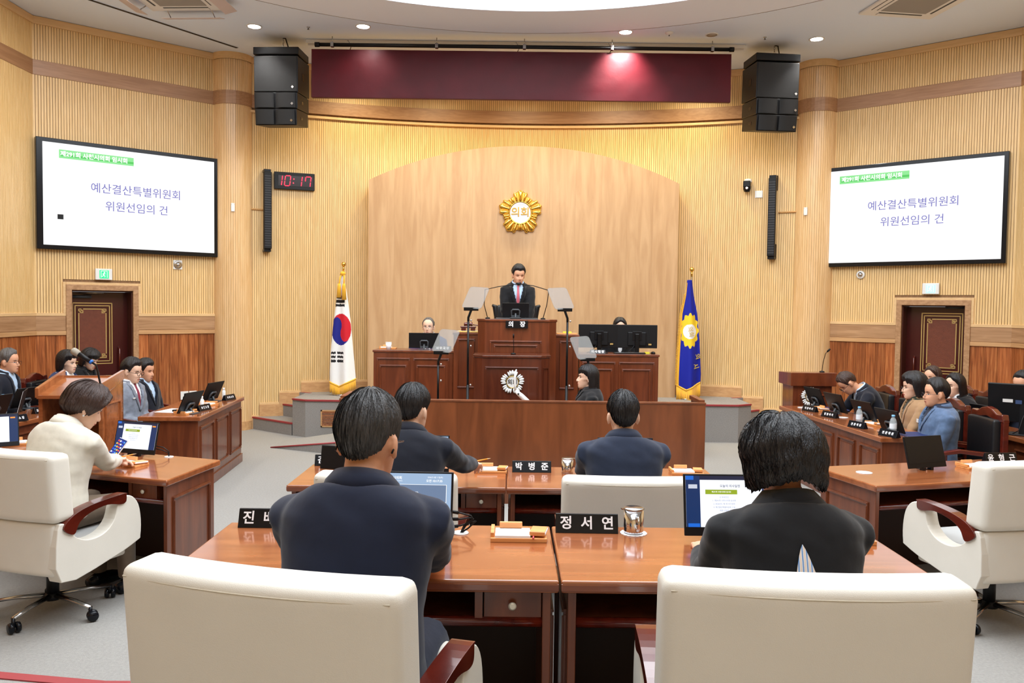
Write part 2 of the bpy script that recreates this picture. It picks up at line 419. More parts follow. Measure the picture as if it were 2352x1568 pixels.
# ---- curved back wall
x0b, x1b = XC-4.12, XC+4.12
N = 60; a0 = math.asin((x0b-BC.x)/BR); a1 = math.asin((x1b-BC.x)/BR)
def arcpts(r, n=N, A0=a0, A1=a1): return [(BC.x+r*math.sin(A0+(A1-A0)*i/n), BC.y+r*math.cos(A0+(A1-A0)*i/n)) for i in range(n+1)]
def arc_strip(name, m, parent, z0, z1, d, thick=0.0):
    inn = arcpts(BR-d); out = arcpts(BR+thick)
    P = [[(x, y, z0) for x, y in out], [(x, y, z0) for x, y in inn], [(x, y, z1) for x, y in inn], [(x, y, z1) for x, y in out]]
    return MB().grid(P, 0, False, False).build(name, m, parent)
wbk = struct(arc_strip('wall_back', M_groove, None, 0, CEIL, 0, 0.25))
sb = MB(); nsl = int(BR*(a1-a0)/0.0315)
for i in range(nsl):
    a = a0+(a1-a0)*(i+0.5)/nsl; c = Vector((BC.x+BR*math.sin(a), BC.y+BR*math.cos(a), 0))
    Mx = frame(c, (math.cos(a), -math.sin(a), 0))
    for z0, z1 in ((0.1, B0-0.05), (B1, CEIL-0.1)): slat_run(sb, Mx, -0.0157, 0.0157, z0, z1)
stuff(sb.build('slats', M_slat, wbk))
arc_strip('cornice', M_trim, wbk, CEIL-0.1, CEIL-0.005, 0.03)
arc_strip('upper_band', M_band, wbk, B0, B1, 0.03)
arc_strip('ledge_rail', M_trim, wbk, B0-0.07, B0-0.035, 0.045)
# ---- round-cornered columns between the walls
for sx, nm in ((-1, 'trim_1'), (1, 'trim_2')):
    cx = XC+sx*4.32; cy = 12.36; r = 0.28
    def half(rr, z0, z1, a0=0, a1=360, n=40):
        return [[(cx+rr*math.cos(R(a0+(a1-a0)*k/n)), cy+rr*math.sin(R(a0+(a1-a0)*k/n)), z) for k in range(n)] for z in (z0, z1)]
    col = struct(MB().grid(half(r, 0, CEIL), 0, True, True).build(nm, M_groove))
    MB().grid([[(cx+rr*math.cos(R(9*k)), cy+rr*math.sin(R(9*k)), z) for k in range(40)] for rr, z in ((r, B0), (r+0.02, B0), (r+0.02, B1), (r, B1))], 0, True, False).build('band', M_band, col)
    MB().grid([[(cx+rr*math.cos(R(9*k)), cy+rr*math.sin(R(9*k)), z) for k in range(40)] for rr, z in ((r+0.02, CEIL-0.1), (r+0.02, CEIL), (r, CEIL))], 0, True, False).build('cornice', M_trim, col)
    MB().grid([[(cx+rr*math.cos(R(9*k)), cy+rr*math.sin(R(9*k)), z) for k in range(40)] for rr, z in ((r+0.02, 0), (r+0.02, 0.13), (r, 0.13))], 0, True, False).build('skirting_board', M_skirt, col)
    rb_ = MB()       # fluted middle strip facing the hall
    for k in range(32):
        a = R(-190+k*6.45); M = frame((cx+r*math.cos(a), cy+r*math.sin(a), 0), (-math.sin(a), math.cos(a), 0))
        for z0, z1 in ((0.13, B0), (B1, CEIL-0.1)): rb_.box(-0.0142, 0.0142, -0.006, 0.003, z0, z1, 0, M)
    stuff(rb_.build('fluting', M_column, col))
# ---- arched veneer panel behind the speaker
PYF = 12.5; px0, px1 = XC-2.33, XC+2.33; zc0, zc1 = 3.75, 4.28
hc = (px1-px0)/2; sg = zc1-zc0; Ra = (hc*hc+sg*sg)/(2*sg)
def arch_z(x): return zc1-Ra+math.sqrt(max(Ra*Ra-(x-XC)**2, 0))
arch = struct(MB().extrude_xz([(px0, 0.5), (px1, 0.5)]+[(px1-(px1-px0)*i/24, arch_z(px1-(px1-px0)*i/24)-0.004) for i in range(25)], PYF+0.012, PYF+0.4).build('wall_arch_panel', M_arch))
nv = 12; random.seed(3)
for i in range(nv):
    a = px0+(px1-px0)*i/nv; b = px0+(px1-px0)*(i+1)/nv; g = 0.0003
    poly = [(a+g, 0.5), (b-g, 0.5)]+[(b-g+(a-b+2*g)*k/4, arch_z(b-g+(a-b+2*g)*k/4)) for k in range(5)]
    MB().extrude_xz([(x-a, z) for x, z in poly], 0, 0.012).build('veneer_board', M_arch, arch, 0, Matrix.Translation((a, PYF, 0)))

# ---- dais and steps
ZD = 0.53
_dl = [(3.45, 13.4), (3.45, 12.62), (3.27, 12.5), (3.27, 11.75), (3.05, 11.6), (2.15, 11.6), (2.15, 10.3)]
dais = struct(MB().prism([(XC-x, y) for x, y in _dl]+[(XC+x, y) for x, y in _dl[::-1]], 0, ZD).build('floor_dais', M_stepcarpet))
for sx in (-1, 1):
    fx = lambda x: XC+sx*x
    def poly(l):
        q = [(fx(x), y) for x, y in l]; return q if sx < 0 else q[::-1]
    for k, (z, off) in enumerate(((0.18, 0.0), (0.36, 1))):
        if k == 0: pl = [(4.13, 12.42), (3.28, 11.74), (3.28, 12.5), (3.46, 12.62), (3.46, 12.9), (4.1, 12.9)]
        else: pl = [(3.88, 12.72), (3.28, 12.22), (3.28, 12.5), (3.46, 12.62), (3.46, 12.95), (3.88, 12.95)]
        st = struct(MB().prism(poly(pl), 0, z).build('floor_step', M_stepcarpet))
        a, b = Vector((fx(pl[0][0]), pl[0][1])), Vector((fx(pl[1][0]), pl[1][1]))
        if sx > 0: a, b = b, a
        d = b-a; MB().box(0, d.length, -0.008, 0.03, z-0.018, z+0.004, 0, frame((a.x, a.y, 0), (d.x, d.y, 0))).build('nosing', M_nosing, st)
    a, b = Vector((fx(3.6), 12.55)), Vector((fx(3.27), 12.3))
    pts = [(3.55, 12.78), (3.27, 12.56)]
    n_ = MB()
    for (p, q) in (((3.6, 12.72), (3.2, 12.5)), ((3.27, 11.74), (3.05, 11.59)), ((3.05, 11.59), (2.15, 11.59))):
        a, b = Vector((fx(p[0]), p[1])), Vector((fx(q[0]), q[1]))
        if sx > 0: a, b = b, a
        d = b-a; n_.box(0, d.length, -0.008, 0.03, ZD-0.018, ZD+0.004, 0, frame((a.x, a.y, 0), (d.x, d.y, 0)))
    n_.build('nosing', M_nosing, dais)
    # stepped skirting on the back wall
    prof = [(4.12, 0.17), (3.93, 0.17), (3.93, 0.36), (3.66, 0.36), (3.66, 0.53), (3.36, 0.53), (3.36, 0.68)]
    for (u0, u1, zt) in ((4.12, 3.93, 0.17), (3.93, 3.66, 0.36), (3.66, 3.36, 0.53), (3.36, 2.3, 0.68)):
        n2 = 6; xs = [fx(u0+(u1-u0)*i/n2) for i in range(n2+1)]
        P = [[(x, back_y(x), zt) for x in xs], [(x, back_y(x, BR-0.035), zt) for x in xs], [(x, back_y(x, BR-0.035), 0) for x in xs]]
        MB().grid(P, 0, False, False).build('skirting_board', M_skirt, wbk)
        P = [[(x, back_y(x), zt+0.03) for x in xs], [(x, back_y(x, BR-0.025), zt+0.03) for x in xs], [(x, back_y(x, BR-0.025), zt) for x in xs]]
        MB().grid(P, 0, False, False).build('skirting_cap', M_trim, wbk)
# vent in the dais block
M = frame((XC-3.05, 11.6, 0), (1, 0, 0))
va = thing('vent_grille', 'brown wooden louvred vent set in grey carpeted dais side', 'vent', M=M @ Matrix.Translation((0.22, -0.012, 0.15)))
vb = MB(); vb.box(0, 0.27, 0, 0.02, 0, 0.018); vb.box(0, 0.27, 0, 0.02, 0.222, 0.24); vb.box(0, 0.018, 0, 0.02, 0, 0.24); vb.box(0.252, 0.27, 0, 0.02, 0, 0.24)
vb.build('frame', M_skirt, va)
sm = MB().box(0.018, 0.252, 0.004, 0.016, 0, 0.012).mesh('slat'); sm.materials.append(M_wains)
for k in range(9): put('slat', sm, va, 0, Matrix.Translation((0, 0, 0.024+k*0.0225)))
# low carpeted ramp in front of the partition
a, b = PZ(622, 1028, 0.0), PZ(775, 1044, 0.0)
rp = MB().add([(a.x, a.y, 0.0), (b.x, b.y, 0), (b.x, 11.3, 0), (a.x, 11.3, 0), (b.x, b.y, 0.15), (b.x, 11.3, 0.15)], [(0, 4, 5, 3), (3, 5, 2), (1, 2, 5, 4)]).add([(a.x, a.y, 0.0), (b.x, b.y, 0), (b.x, b.y, 0.15)], [(0, 1, 2)], 1)
rp.prism([(b.x, b.y), (-1.6, b.y-0.1), (-1.6, 11.3), (b.x, 11.3)], 0, 0.15)
ramp = struct(rp.build('floor_ramp', [M_carpet, M_stepcarpet]))
MB().tube([(a.x, a.y, 0.004), (b.x, b.y, 0.154)], 0.011, 6).build('nosing', M_nosing, ramp)

# ---- doors
def key_pattern(mb, x0, x1, z0, z1, w=0.012, y=-0.006):
    def rect(a, b, c, d):
        mb.box(a, b, y, 0, c, c+w); mb.box(a, b, y, 0, d-w, d); mb.box(a, a+w, y, 0, c, d); mb.box(b-w, b, y, 0, c, d)
    rect(x0, x1, z0, z1); rect(x0+0.03, x1-0.03, z0+0.035, z1-0.035)
    k = 0.06; c = 0.028
    X0, X1, Z0, Z1 = x0+0.075, x1-0.075, z0+0.08, z1-0.08
    mb.box(X0+k, X1-k, y, 0, Z0, Z0+w); mb.box(X0+k, X1-k, y, 0, Z1-w, Z1); mb.box(X0, X0+w, y, 0, Z0+k, Z1-k); mb.box(X1-w, X1, y, 0, Z0+k, Z1-k)
    for sx in (0, 1):
        for sz in (0, 1):
            ax = X0 if sx == 0 else X1-k; az = Z0 if sz == 0 else Z1-k
            rect(ax, ax+k*0.7 if sx == 0 else ax+k, az if sz == 0 else az+k*0.3, az+k*0.7 if sz == 0 else az+k)
            bx = X0+k*0.35 if sx == 0 else X1-k*1.05
            bz = Z0+k*0.35 if sz == 0 else Z1-k*1.05
            rect(bx, bx+k*0.7, bz, bz+k*0.7)
def door(name, M, u0, u1, zt, flip):
    W = u1-u0; Md = M @ Matrix.Translation((u0, 0, 0))
    fb = MB(); f = 0.07
    for a, b, c, d in ((-f, 0, 0, zt), (W, W+f, 0, zt), (-f, W+f, zt, zt+f)): fb.box(a, b, -0.04, 0.02, c, d, 0, Md)
    for a, b, c, d in ((0, 0.015, 0, zt), (W-0.015, W, 0, zt), (0, W, zt-0.015, zt)): fb.box(a, b, 0.0, 0.3, c, d, 1, Md)
    dr = struct(fb.build(name, [M_dado, mat('door_jamb', S(74, 34, 24), 0.4)], None, 0.003))
    ob = MB(); g = 0.035
    ob.box(-f-g, -f, -0.03, 0, 1.72, zt+f+g, 0, Md); ob.box(W+f, W+f+g, -0.03, 0, 1.72, zt+f+g, 0, Md); ob.box(-f, W+f, -0.03, 0, zt+f, zt+f+g, 0, Md)
    ob.build('outer_moulding', M_trim, dr, 0.003)
    yd = 0.2
    leaf = MB().box(0.015, W-0.015, yd, yd+0.04, 0.005, zt-0.02, 0, Md).build('door_leaf', mat('door_red_brown', S(66, 16, 14), 0.3, coat=0.3), dr)
    x0, x1 = (0.05, 0.05+W*0.66) if not flip else (W*0.98-0.05-W*0.66, W*0.98-0.05)
    for (z0, z1) in ((1.02, 1.86), (0.12, 0.86)):
        MB().box(x0+0.085, x1-0.085, -0.004, 0, z0+0.09, z1-0.09).build('panel', mat('door_panel', S(112, 56, 34), 0.5, var=0.12, vscale=20, bump=0.2, bscale=120), leaf, 0, Md @ Matrix.Translation((0, yd, 0)))
        kb = MB(); key_pattern(kb, x0, x1, z0, z1); kb.build('brass_inlay', M_brass, leaf, 0, Md @ Matrix.Translation((0, yd, 0)))
    xh = W-0.13 if not flip else 0.13
    MB().tube([(xh, -0.02, 0.85), (xh, -0.05, 0.88), (xh, -0.05, 1.22), (xh, -0.02, 1.25)], 0.012, 8).build('pull_handle', M_maho, leaf, 0, Md @ Matrix.Translation((0, yd, 0)))
    cb_ = MB(); s = 1 if not flip else -1; xb = 0.02 if not flip else W-0.02
    cb_.tube([(xb, -0.035, 1.94), (xb+s*0.26, -0.035, 1.94)], 0.02, 10)
    cb_.build('door_closer', M_greyplastic, leaf, 0, Md @ Matrix.Translation((0, yd, 0)))
    MB().tube([(xb+s*0.16, -0.05, 1.965), (xb+s*0.4, -0.1, 1.99), (xb+s*0.1, -0.06, 1.992)], 0.006, 6).build('closer_arm', M_steel, leaf, 0, Md @ Matrix.Translation((0, yd, 0)))
    return dr
door('door_1', FL, lu0, lu1, lz, False)
door('door_2', FR, ru0, ru1, rz_, True)
# ================================================================== WALL AND CEILING FITTINGS
def moulding(mb, x0, x1, z0, z1, w=0.022, d=0.012, mi=0, M=None):
    for a, b, c, e in ((x0, x1, z0, z0+w), (x0, x1, z1-w, z1), (x0, x0+w, z0+w, z1-w), (x1-w, x1, z0+w, z1-w)):
        mb.box(a, b, -d, 0.001, c, e, mi, M)
        q = w*0.3; mb.box(a+q, b-q, -d*1.5, 0, c+q, e-q, mi, M)
def spaced(chars, size, pitch, bold=0.02, ext=0.0):
    bm = bmesh.new()
    n = len(chars)
    for i, ch in enumerate(chars):
        me = text_mesh(ch, size, bold, 3, ext); me.transform(Matrix.Translation(((i-(n-1)/2)*pitch, 0, 0))); bm.from_mesh(me); bpy.data.meshes.remove(me)
    me = bpy.data.meshes.new('lettering'); bm.to_mesh(me); bm.free(); return me
M_ink = mat('slide_purple', (0, 0, 0, 1), 0.9, 0, 0, emit=S(132, 130, 196), es=0.8)
M_scrwhite = mat('screen_white', (0, 0, 0, 1), 0.3, emit=(1, 1, 1, 1), es=0.95)
M_scrgreen = mat('screen_green', (0, 0, 0, 1), 0.3, emit=S(120, 205, 125), es=1.0)
M_scrgreen2 = mat('screen_green_dark', (0, 0, 0, 1), 0.3, emit=S(60, 180, 70), es=1.0)
def wall_screen(M, quad_px, label, square):
    us = [PW(x, y, M) for x, y in quad_px]
    u0 = min(u for u, z in us); u1 = max(u for u, z in us)
    z1 = (us[0][1]+us[1][1])/2; z0 = (us[2][1]+us[3][1])/2
    W = u1-u0; H = z1-z0
    t = thing('wall_television', label, 'television', M=M @ Matrix.Translation((u0, -0.012, z0)))
    MB().box(0, W, -0.09, 0, 0, H).build('housing', M_blackgloss, t, 0.006)
    b = 0.055; sb = MB().box(b+0.02, W-b, -0.094, -0.088, b, H-b); scr = sb.build('screen', M_scrwhite, t)
    y = -0.0955
    sx0, sx1, sz0, sz1 = b+0.02, W-b, b, H-b; w = sx1-sx0; h = sz1-sz0
    q = lambda fx, fz: (sx0+w*fx, sz1-h*fz)
    x0, za = q(0.085, 0.06); x1, zb = q(0.50, 0.145)
    MB().box(x0, x1, y, y+0.001, zb, za).build('slide_banner', M_scrgreen, scr)
    MB().box(x0+0.02, x1, y-0.0006, y, zb+0.025, zb+0.055).build('banner_stripe', M_scrgreen2, scr)
    letter('banner_lettering', '제291회 사천시의회 임시회', 0.073, scr, M_scrwhite, (x0+x1)/2-0.03, y-0.0016, (za+zb)/2, 0.03)
    x, z = q(0.52, 0.41); letter('slide_lettering', '예산결산특별위원회', 0.142, scr, M_ink, x, y, z, 0.006)
    x, z = q(0.52, 0.585); letter('slide_lettering', '위원선임의 건', 0.142, scr, M_ink, x, y, z, 0.006)
    x, z = q(0.9, 0.95); letter('footer_lettering', '사천시의회', 0.04, scr, mat('slide_faint', S(200, 200, 215), 0.5, emit=S(205, 205, 220), es=0.9), x, y, z)
    if square:
        x, z = q(0.09, 0.72); MB().box(x-0.035, x+0.035, y, y+0.001, z-0.032, z+0.032).build('dead_tile', M_black, scr)
    return t
wall_screen(FL, [(81, 317), (494, 365), (490, 590), (81, 572)], 'large wall television showing a white slide, above the left door', True)
wall_screen(FR, [(1893, 388), (2317, 352), (2313, 607), (1893, 612)], 'large wall television showing a white slide, above the right door', False)

# exit signs, alarm speakers, plates
def exit_sign(M, px, py, label, glow):
    u, z = PW(px, py, M); t = thing('exit_sign', label, 'sign', M=M @ Matrix.Translation((u, -0.012, z)))
    MB().box(-0.105, 0.105, -0.05, 0, -0.075, 0.075).build('housing', M_white, t, 0.008)
    p = MB().box(-0.055, 0.06, -0.054, -0.049, -0.055, 0.055).build('lit_panel', mat('exit_green', S(20, 140, 90), 0.4, emit=S(40, 200, 130), es=1.0) if glow == 0 else mat('exit_mint', S(120, 220, 210), 0.4, emit=S(150, 240, 235), es=1.2), t)
    f = MB(); y0, y1 = -0.056, -0.053          # running figure through a doorway
    f.box(-0.04, -0.034, y0, y1, -0.045, 0.045); f.box(0.036, 0.042, y0, y1, -0.045, 0.045); f.box(-0.04, 0.042, y0, y1, 0.04, 0.046)
    f.lathe([(0.009, 0), (0.009, 0.002)], 10, 0, Matrix.Translation((0.005, y1, 0.026)) @ Matrix.Rotation(R(90), 4, 'X'))
    f.tube([(0.0, y1, 0.012), (-0.008, y1, -0.012)], 0.007, 6); f.tube([(-0.008, y1, -0.012), (0.012, y1, -0.02), (0.008, y1, -0.04)], 0.0045, 6)
    f.tube([(-0.008, y1, -0.012), (-0.014, y1, -0.026), (-0.03, y1, -0.028)], 0.0045, 6); f.tube([(0.0, y1, 0.012), (0.018, y1, 0.004)], 0.004, 6); f.tube([(0, y1, 0.012), (-0.02, y1, 0.002)], 0.004, 6)
    f.build('running_figure', M_scrwhite, p)
exit_sign(FL, 236, 630, 'green lit emergency exit sign above the left door', 0)
exit_sign(FR, 2140, 663, 'pale mint lit emergency exit sign above the right door', 1)
def alarm(M, px, py, label, plate):
    u, z = PW(px, py, M); t = thing('alarm_sounder', label, 'alarm', M=M @ Matrix.Translation((u, -0.012, z)))
    if plate: MB().box(-0.062, 0.062, -0.012, 0, -0.065, 0.065).build('back_plate', M_white, t, 0.004)
    Rx = Matrix.Rotation(R(90), 4, 'X')
    MB().lathe([(0.058, 0.0), (0.058, 0.02), (0.05, 0.028), (0.04, 0.026)], 24, 0, Rx).build('rim', M_white if not plate else M_steel, t)
    MB().lathe([(0.036, 0.02), (0.034, 0.038), (0.018, 0.05), (0.004, 0.052)], 20, 0, Rx).build('sounder_dome', M_chrome, t)
alarm(FL, 407, 608, 'small round chrome alarm sounder on square plate under the left television', True)
alarm(FR, 1978, 631, 'small round chrome alarm sounder under the right television', False)
def on_back(px, py, off=0.012):
    X = 0; Y = 12.5
    for _ in range(6):
        p = PY(px, py, Y); Y = back_y(p.x)-off
    p = PY(px, py, Y); a = math.atan2(p.x-BC.x, p.y-BC.y)
    return frame(p, (math.cos(a), -math.sin(a), 0))
def wall_box(px, py, w, h, label, name='wall_plate', M=None):
    t = thing(name, label, 'plate', M=M or on_back(px, py)); MB().box(-w/2, w/2, -0.012, 0, -h/2, h/2).build('cover', M_white, t, 0.003)
    sm_ = MB()
    for sx in (-1, 1):
        for sz in (-1, 1): sm_.lathe([(0.003, 0), (0.003, 0.002)], 8, 0, Matrix.Translation((sx*w*0.36, -0.012, sz*h*0.38)) @ Matrix.Rotation(R(90), 4, 'X'))
    stuff(sm_.build('screws', M_steel, t)); return t
wall_box(1743, 446, 0.11, 0.105, 'white square blank plate between dome camera and right black wall speaker')
def col_frame(sx, px, py):
    cx = XC+sx*4.32; cy = 12.36
    best = None
    for k in range(-100, 100):
        a = R(-90+k*0.5); p = Vector((cx+0.295*math.cos(a), cy+0.295*math.sin(a)))
        x = 1176+FPX*p.x/p.y
        if best is None or abs(x-px) < best[0]: best = (abs(x-px), a, p)
    _, a, p = best; q = PY(px, py, p.y); return frame((p.x, p.y, q.z), (-math.sin(a), math.cos(a), 0))
wall_box(0, 0, 0.05, 0.12, 'white socket plate on the left column at the cable trunking end', M=col_frame(-1, 535, 476))
wall_box(0, 0, 0.055, 0.115, 'white socket plate on the right column at the cable trunking end', M=col_frame(1, 1843, 485))
def trunk(px0, py0, px1, py1, label):
    a = PY(px0, py0, 12.04); P = []
    for i in range(9):
        x = px0+(px1-px0)*i/8; y = py0+(py1-py0)*i/8; m = on_back(x, y, 0.02); P.append(m.translation)
    tag(MB().tube(P, 0.014, 6).build('cable_trunking', mat('oak_plastic', S(200, 150, 90), 0.5)), label, 'trunking')
trunk(548, 478, 612, 482, 'thin tan cable trunking from left column to left black wall speaker')
trunk(1788, 488, 1836, 486, 'thin tan cable trunking from right column to right black wall speaker')
def column_speaker(px, pyt, pyb, tilt, label):
    Mt = on_back(px, (pyt+pyb)/2, 0.1); p1 = PY(px, pyt, Mt.translation.y); p2 = PY(px, pyb, Mt.translation.y); H = p1.z-p2.z
    t = thing('column_speaker', label, 'speaker', M=Mt @ Matrix.Rotation(R(tilt), 4, 'Z'))
    MB().box(-0.055, 0.055, -0.09, 0.0, -H/2+0.05, H/2-0.05).build('cabinet', M_black, t, 0.01)
    gm = MB()
    for k in range(30): z = -H/2+0.09+k*(H-0.18)/30; gm.box(-0.045, 0.045, -0.094, -0.09, z, z+(H-0.18)/30*0.6)
    stuff(gm.build('grille', mat('grille_grey', S(40, 41, 46), 0.5), t))
    for s in (-1, 1):
        MB().box(-0.05, 0.05, -0.06, 0.09, s*(H/2-0.03)-0.02, s*(H/2-0.03)+0.02).box(0.03*(-1 if px > 1200 else -1), 0.055, 0.05, 0.098, s*(H/2-0.12)-0.1, s*(H/2-0.12)+0.12).build('bracket', M_blackmetal, t, 0.004)
column_speaker(613, 388, 580, 4, 'tall black column speaker on the back wall beside the red digital clock')
column_speaker(1774, 402, 597, -4, 'tall black column speaker on the back wall right of the dome camera')
# digital clock
Mc = on_back(676, 417, 0.02); t = thing('digital_clock', 'black digital wall clock with red numerals reading 10:17', 'clock', M=Mc)
W, H = 0.59, 0.255
MB().box(-W/2, W/2, -0.05, 0.005, -H/2, H/2).build('case', M_black, t, 0.006)
MB().box(-W/2+0.06, W/2-0.03, -0.053, -0.049, -H/2+0.05, H/2-0.05).build('display', mat('clock_dark', S(28, 8, 8), 0.2), t)
M_led = mat('red_led', S(200, 20, 30), 0.4, emit=(1.0, 0.03, 0.07, 1), es=2.2)
SEG = {'0': 'abcdef', '1': 'bc', '7': 'abcf'}
db = MB()
def seg7(mb, ch, x, s=0.07, h=0.145, w=0.013):
    sl = 0.12; f = lambda px_, pz: (x+px_+pz*sl, pz)
    pts = {'a': ((0, h/2), (s, h/2)), 'b': ((s, h/2), (s, 0)), 'c': ((s, 0), (s, -h/2)), 'd': ((0, -h/2), (s, -h/2)), 'e': ((0, 0), (0, -h/2)), 'f': ((0, h/2), (0, 0)), 'g': ((0, 0), (s, 0))}
    for g in SEG[ch]:
        (ax, az), (bx, bz) = pts[g]; A = Vector((ax+az*sl+x, -0.055, az)); B = Vector((bx+bz*sl+x, -0.055, bz)); dd = (B-A).normalized()*0.008
        mb.tube([A+dd, B-dd], w/2, 6)
for ch, x in (('1', -0.262), ('0', -0.142), ('1', 0.026), ('7', 0.155)): seg7(db, ch, x, 0.078, 0.15)
for z in (-0.03, 0.03): db.lathe([(0.009, 0), (0.009, 0.004)], 10, 0, Matrix.Translation((-0.015+z*0.12, -0.053, z)) @ Matrix.Rotation(R(90), 4, 'X'))
stuff(db.build('numerals', M_led, t))
# dome camera
t = thing('dome_camera', 'black swivelling camera on white bracket, left of the right column speaker', 'camera', M=on_back(1717, 427))
MB().lathe([(0.055, 0), (0.06, 0.02), (0.05, 0.05), (0.0, 0.06)], 18, 0, Matrix.Translation((0.01, -0.07, 0.04))).box(-0.02, 0.05, -0.08, 0.0, 0.03, 0.07).build('bracket', M_white, t, 0.004)
MB().box(-0.055, 0.05, -0.15, -0.03, -0.035, 0.06).build('camera_arm', M_black, t, 0.012)
MB().lathe([(0.0, -0.105), (0.04, -0.1), (0.055, -0.06), (0.06, -0.02)], 18, 0, Matrix.Translation((0, -0.09, 0))).build('camera_head', M_blackgloss, t)
MB().lathe([(0.022, 0), (0.022, 0.012), (0.016, 0.014)], 14, 0, Matrix.Translation((0, -0.14, -0.05)) @ Matrix.Rotation(R(90), 4, 'X')).build('lens', M_chrome, t)

# ---- ceiling fittings
def ceil_at(px, py): p = PZ(px, py, CEIL); return p
for i, (px, py, nm) in enumerate(((584, 60, 'round glowing downlight in ceiling nearest the left loudspeaker cluster'), (834, 60, 'round glowing downlight above the left half of the red banner'),
                   (1437, 73, 'round glowing downlight above the right half of the red banner'), (1876, 89, 'round glowing downlight in ceiling nearest the right loudspeaker cluster'))):
    p = ceil_at(px, py); z = CEIL
    t = thing('downlight', nm, 'light', (p.x, p.y, z), 0, 'ceiling downlights')
    MB().lathe([(0.1, 0.0), (0.1, -0.008), (0.082, -0.01), (0.08, 0.0)], 24).build('rim', M_white, t)
    MB().lathe([(0.08, -0.006), (0.001, -0.006)], 24).build('diffuser', M_lamp, t)
    tgt = (p.x, p.y+0.42, 4.8) if i == 2 else (p.x, p.y+0.2, 0)
    spot('downlight_lamp', (p.x, p.y, z-0.03), (p.x, p.y+(0.9 if i in (1, 2) else 0.3), 3.9 if i in (1, 2) else 0), (230 if i == 2 else 22 if i == 1 else 90), R(100), (1, 0.97, 0.93), 1.0, 0.05)
p = ceil_at(1635, 79); t = thing('ceiling_speaker', 'small round beige speaker grille flush in the ceiling', 'speaker', (p.x, p.y, CEIL))
MB().lathe([(0.085, 0), (0.085, -0.008), (0.07, -0.01)], 24, cap=False).build('rim', M_white, t); MB().lathe([(0.07, -0.008), (0.0, -0.012)], 24).build('grille', mat('beige_grille', S(196, 184, 170), 0.7), t)
p = ceil_at(1537, 74); t = thing('smoke_detector', 'white smoke detector with small tip, left of the round ceiling speaker', 'detector', (p.x, p.y, CEIL))
MB().lathe([(0.052, 0), (0.052, -0.012), (0.03, -0.03), (0.01, -0.036)], 20).build('body', M_white, t); MB().lathe([(0.006, -0.03), (0.006, -0.05)], 8).build('sensor_tip', M_black, t)
for px, py, nm in ((708, 62, 'tiny sprinkler head in ceiling between the two left downlights'), (1757, 85, 'tiny sprinkler head in ceiling above the right loudspeaker cluster')):
    p = ceil_at(px, py); t = thing('sprinkler_head', nm, 'sprinkler', (p.x, p.y, CEIL)); MB().lathe([(0.022, 0), (0.02, -0.008), (0.008, -0.01), (0.008, -0.03)], 12).build('body', M_steel, t); MB().lathe([(0.0, -0.03), (0.016, -0.032)], 12).build('deflector', M_greyplastic, t)
a, b = ceil_at(150, -20), ceil_at(545, 109); d = b-a
tag(MB().box(0, d.length, -0.03, 0.03, -0.006, -0.001).box(0, d.length, -0.022, 0.022, -0.009, -0.005, 1).build('linear_air_slot', [M_ceil, M_black], None, 0, frame((a.x, a.y, CEIL), (d.x, d.y, 0))), 'long black linear air slot in the ceiling, upper left', 'vent')
def cassette(c, ang, label, fins):
    t = thing('ceiling_cassette', label, 'air conditioner', (c[0], c[1], CEIL), R(ang)); s = 0.475
    fb = MB(); fb.box(-s, s, -s, s, -0.03, 0.0); fb.build('frame', M_white, t, 0.02, None, 3)
    MB().box(-0.29, 0.29, -0.29, 0.29, -0.036, -0.028).build('intake_grille', mat('grille_warm', S(170, 166, 160), 0.8, bump=0.8, bscale=300), t, 0.003)
    for k in range(4):
        Mk = Matrix.Rotation(R(90*k), 4, 'Z')
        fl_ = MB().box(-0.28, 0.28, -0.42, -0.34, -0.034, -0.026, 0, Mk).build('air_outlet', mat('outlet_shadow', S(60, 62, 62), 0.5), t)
        MB().box(-0.28, 0.28, -0.415, -0.36, -0.037, -0.033, 0, Mk).build('louvre', M_white, fl_)
        if fins:
            dm = Mk @ Matrix.Translation((0, -0.56, -0.09)) @ Matrix.Rotation(R(-14), 4, 'X')
            f_ = MB().box(-0.37, 0.37, -0.075, 0.075, -0.003, 0.003, 0, dm).build('air_deflector', mat('pinkish_acrylic', S(206, 194, 196), 0.3), t)
            for q in (-0.28, 0.28): MB().tube([dm @ Vector((q, 0, 0)), Mk @ Vector((q, -0.46, -0.03))], 0.006, 6).build('deflector_arm', M_steel, f_)
p0, p1 = ceil_at(372, 21), ceil_at(494, 20); v = (p1-p0).normalized(); wd = 0.475
pm = ceil_at(432, 20); nrm = Vector((-v.y, v.x, 0)); cc = pm-nrm*(0.475); 
cassette((pm.x, pm.y-0.475), math.degrees(math.atan2(v.y, v.x)), 'white ceiling air conditioner with four clear deflector plates, upper left', True)
p0, p1 = ceil_at(1971, 29), ceil_at(2136, 40); v = (p1-p0).normalized(); nrm = Vector((v.y, -v.x, 0)); pm = (p0+p1)/2; cc = pm+nrm*0.475
cassette((cc.x, cc.y), math.degrees(math.atan2(v.y, v.x)), 'white ceiling air conditioner without deflectors, upper right', False)

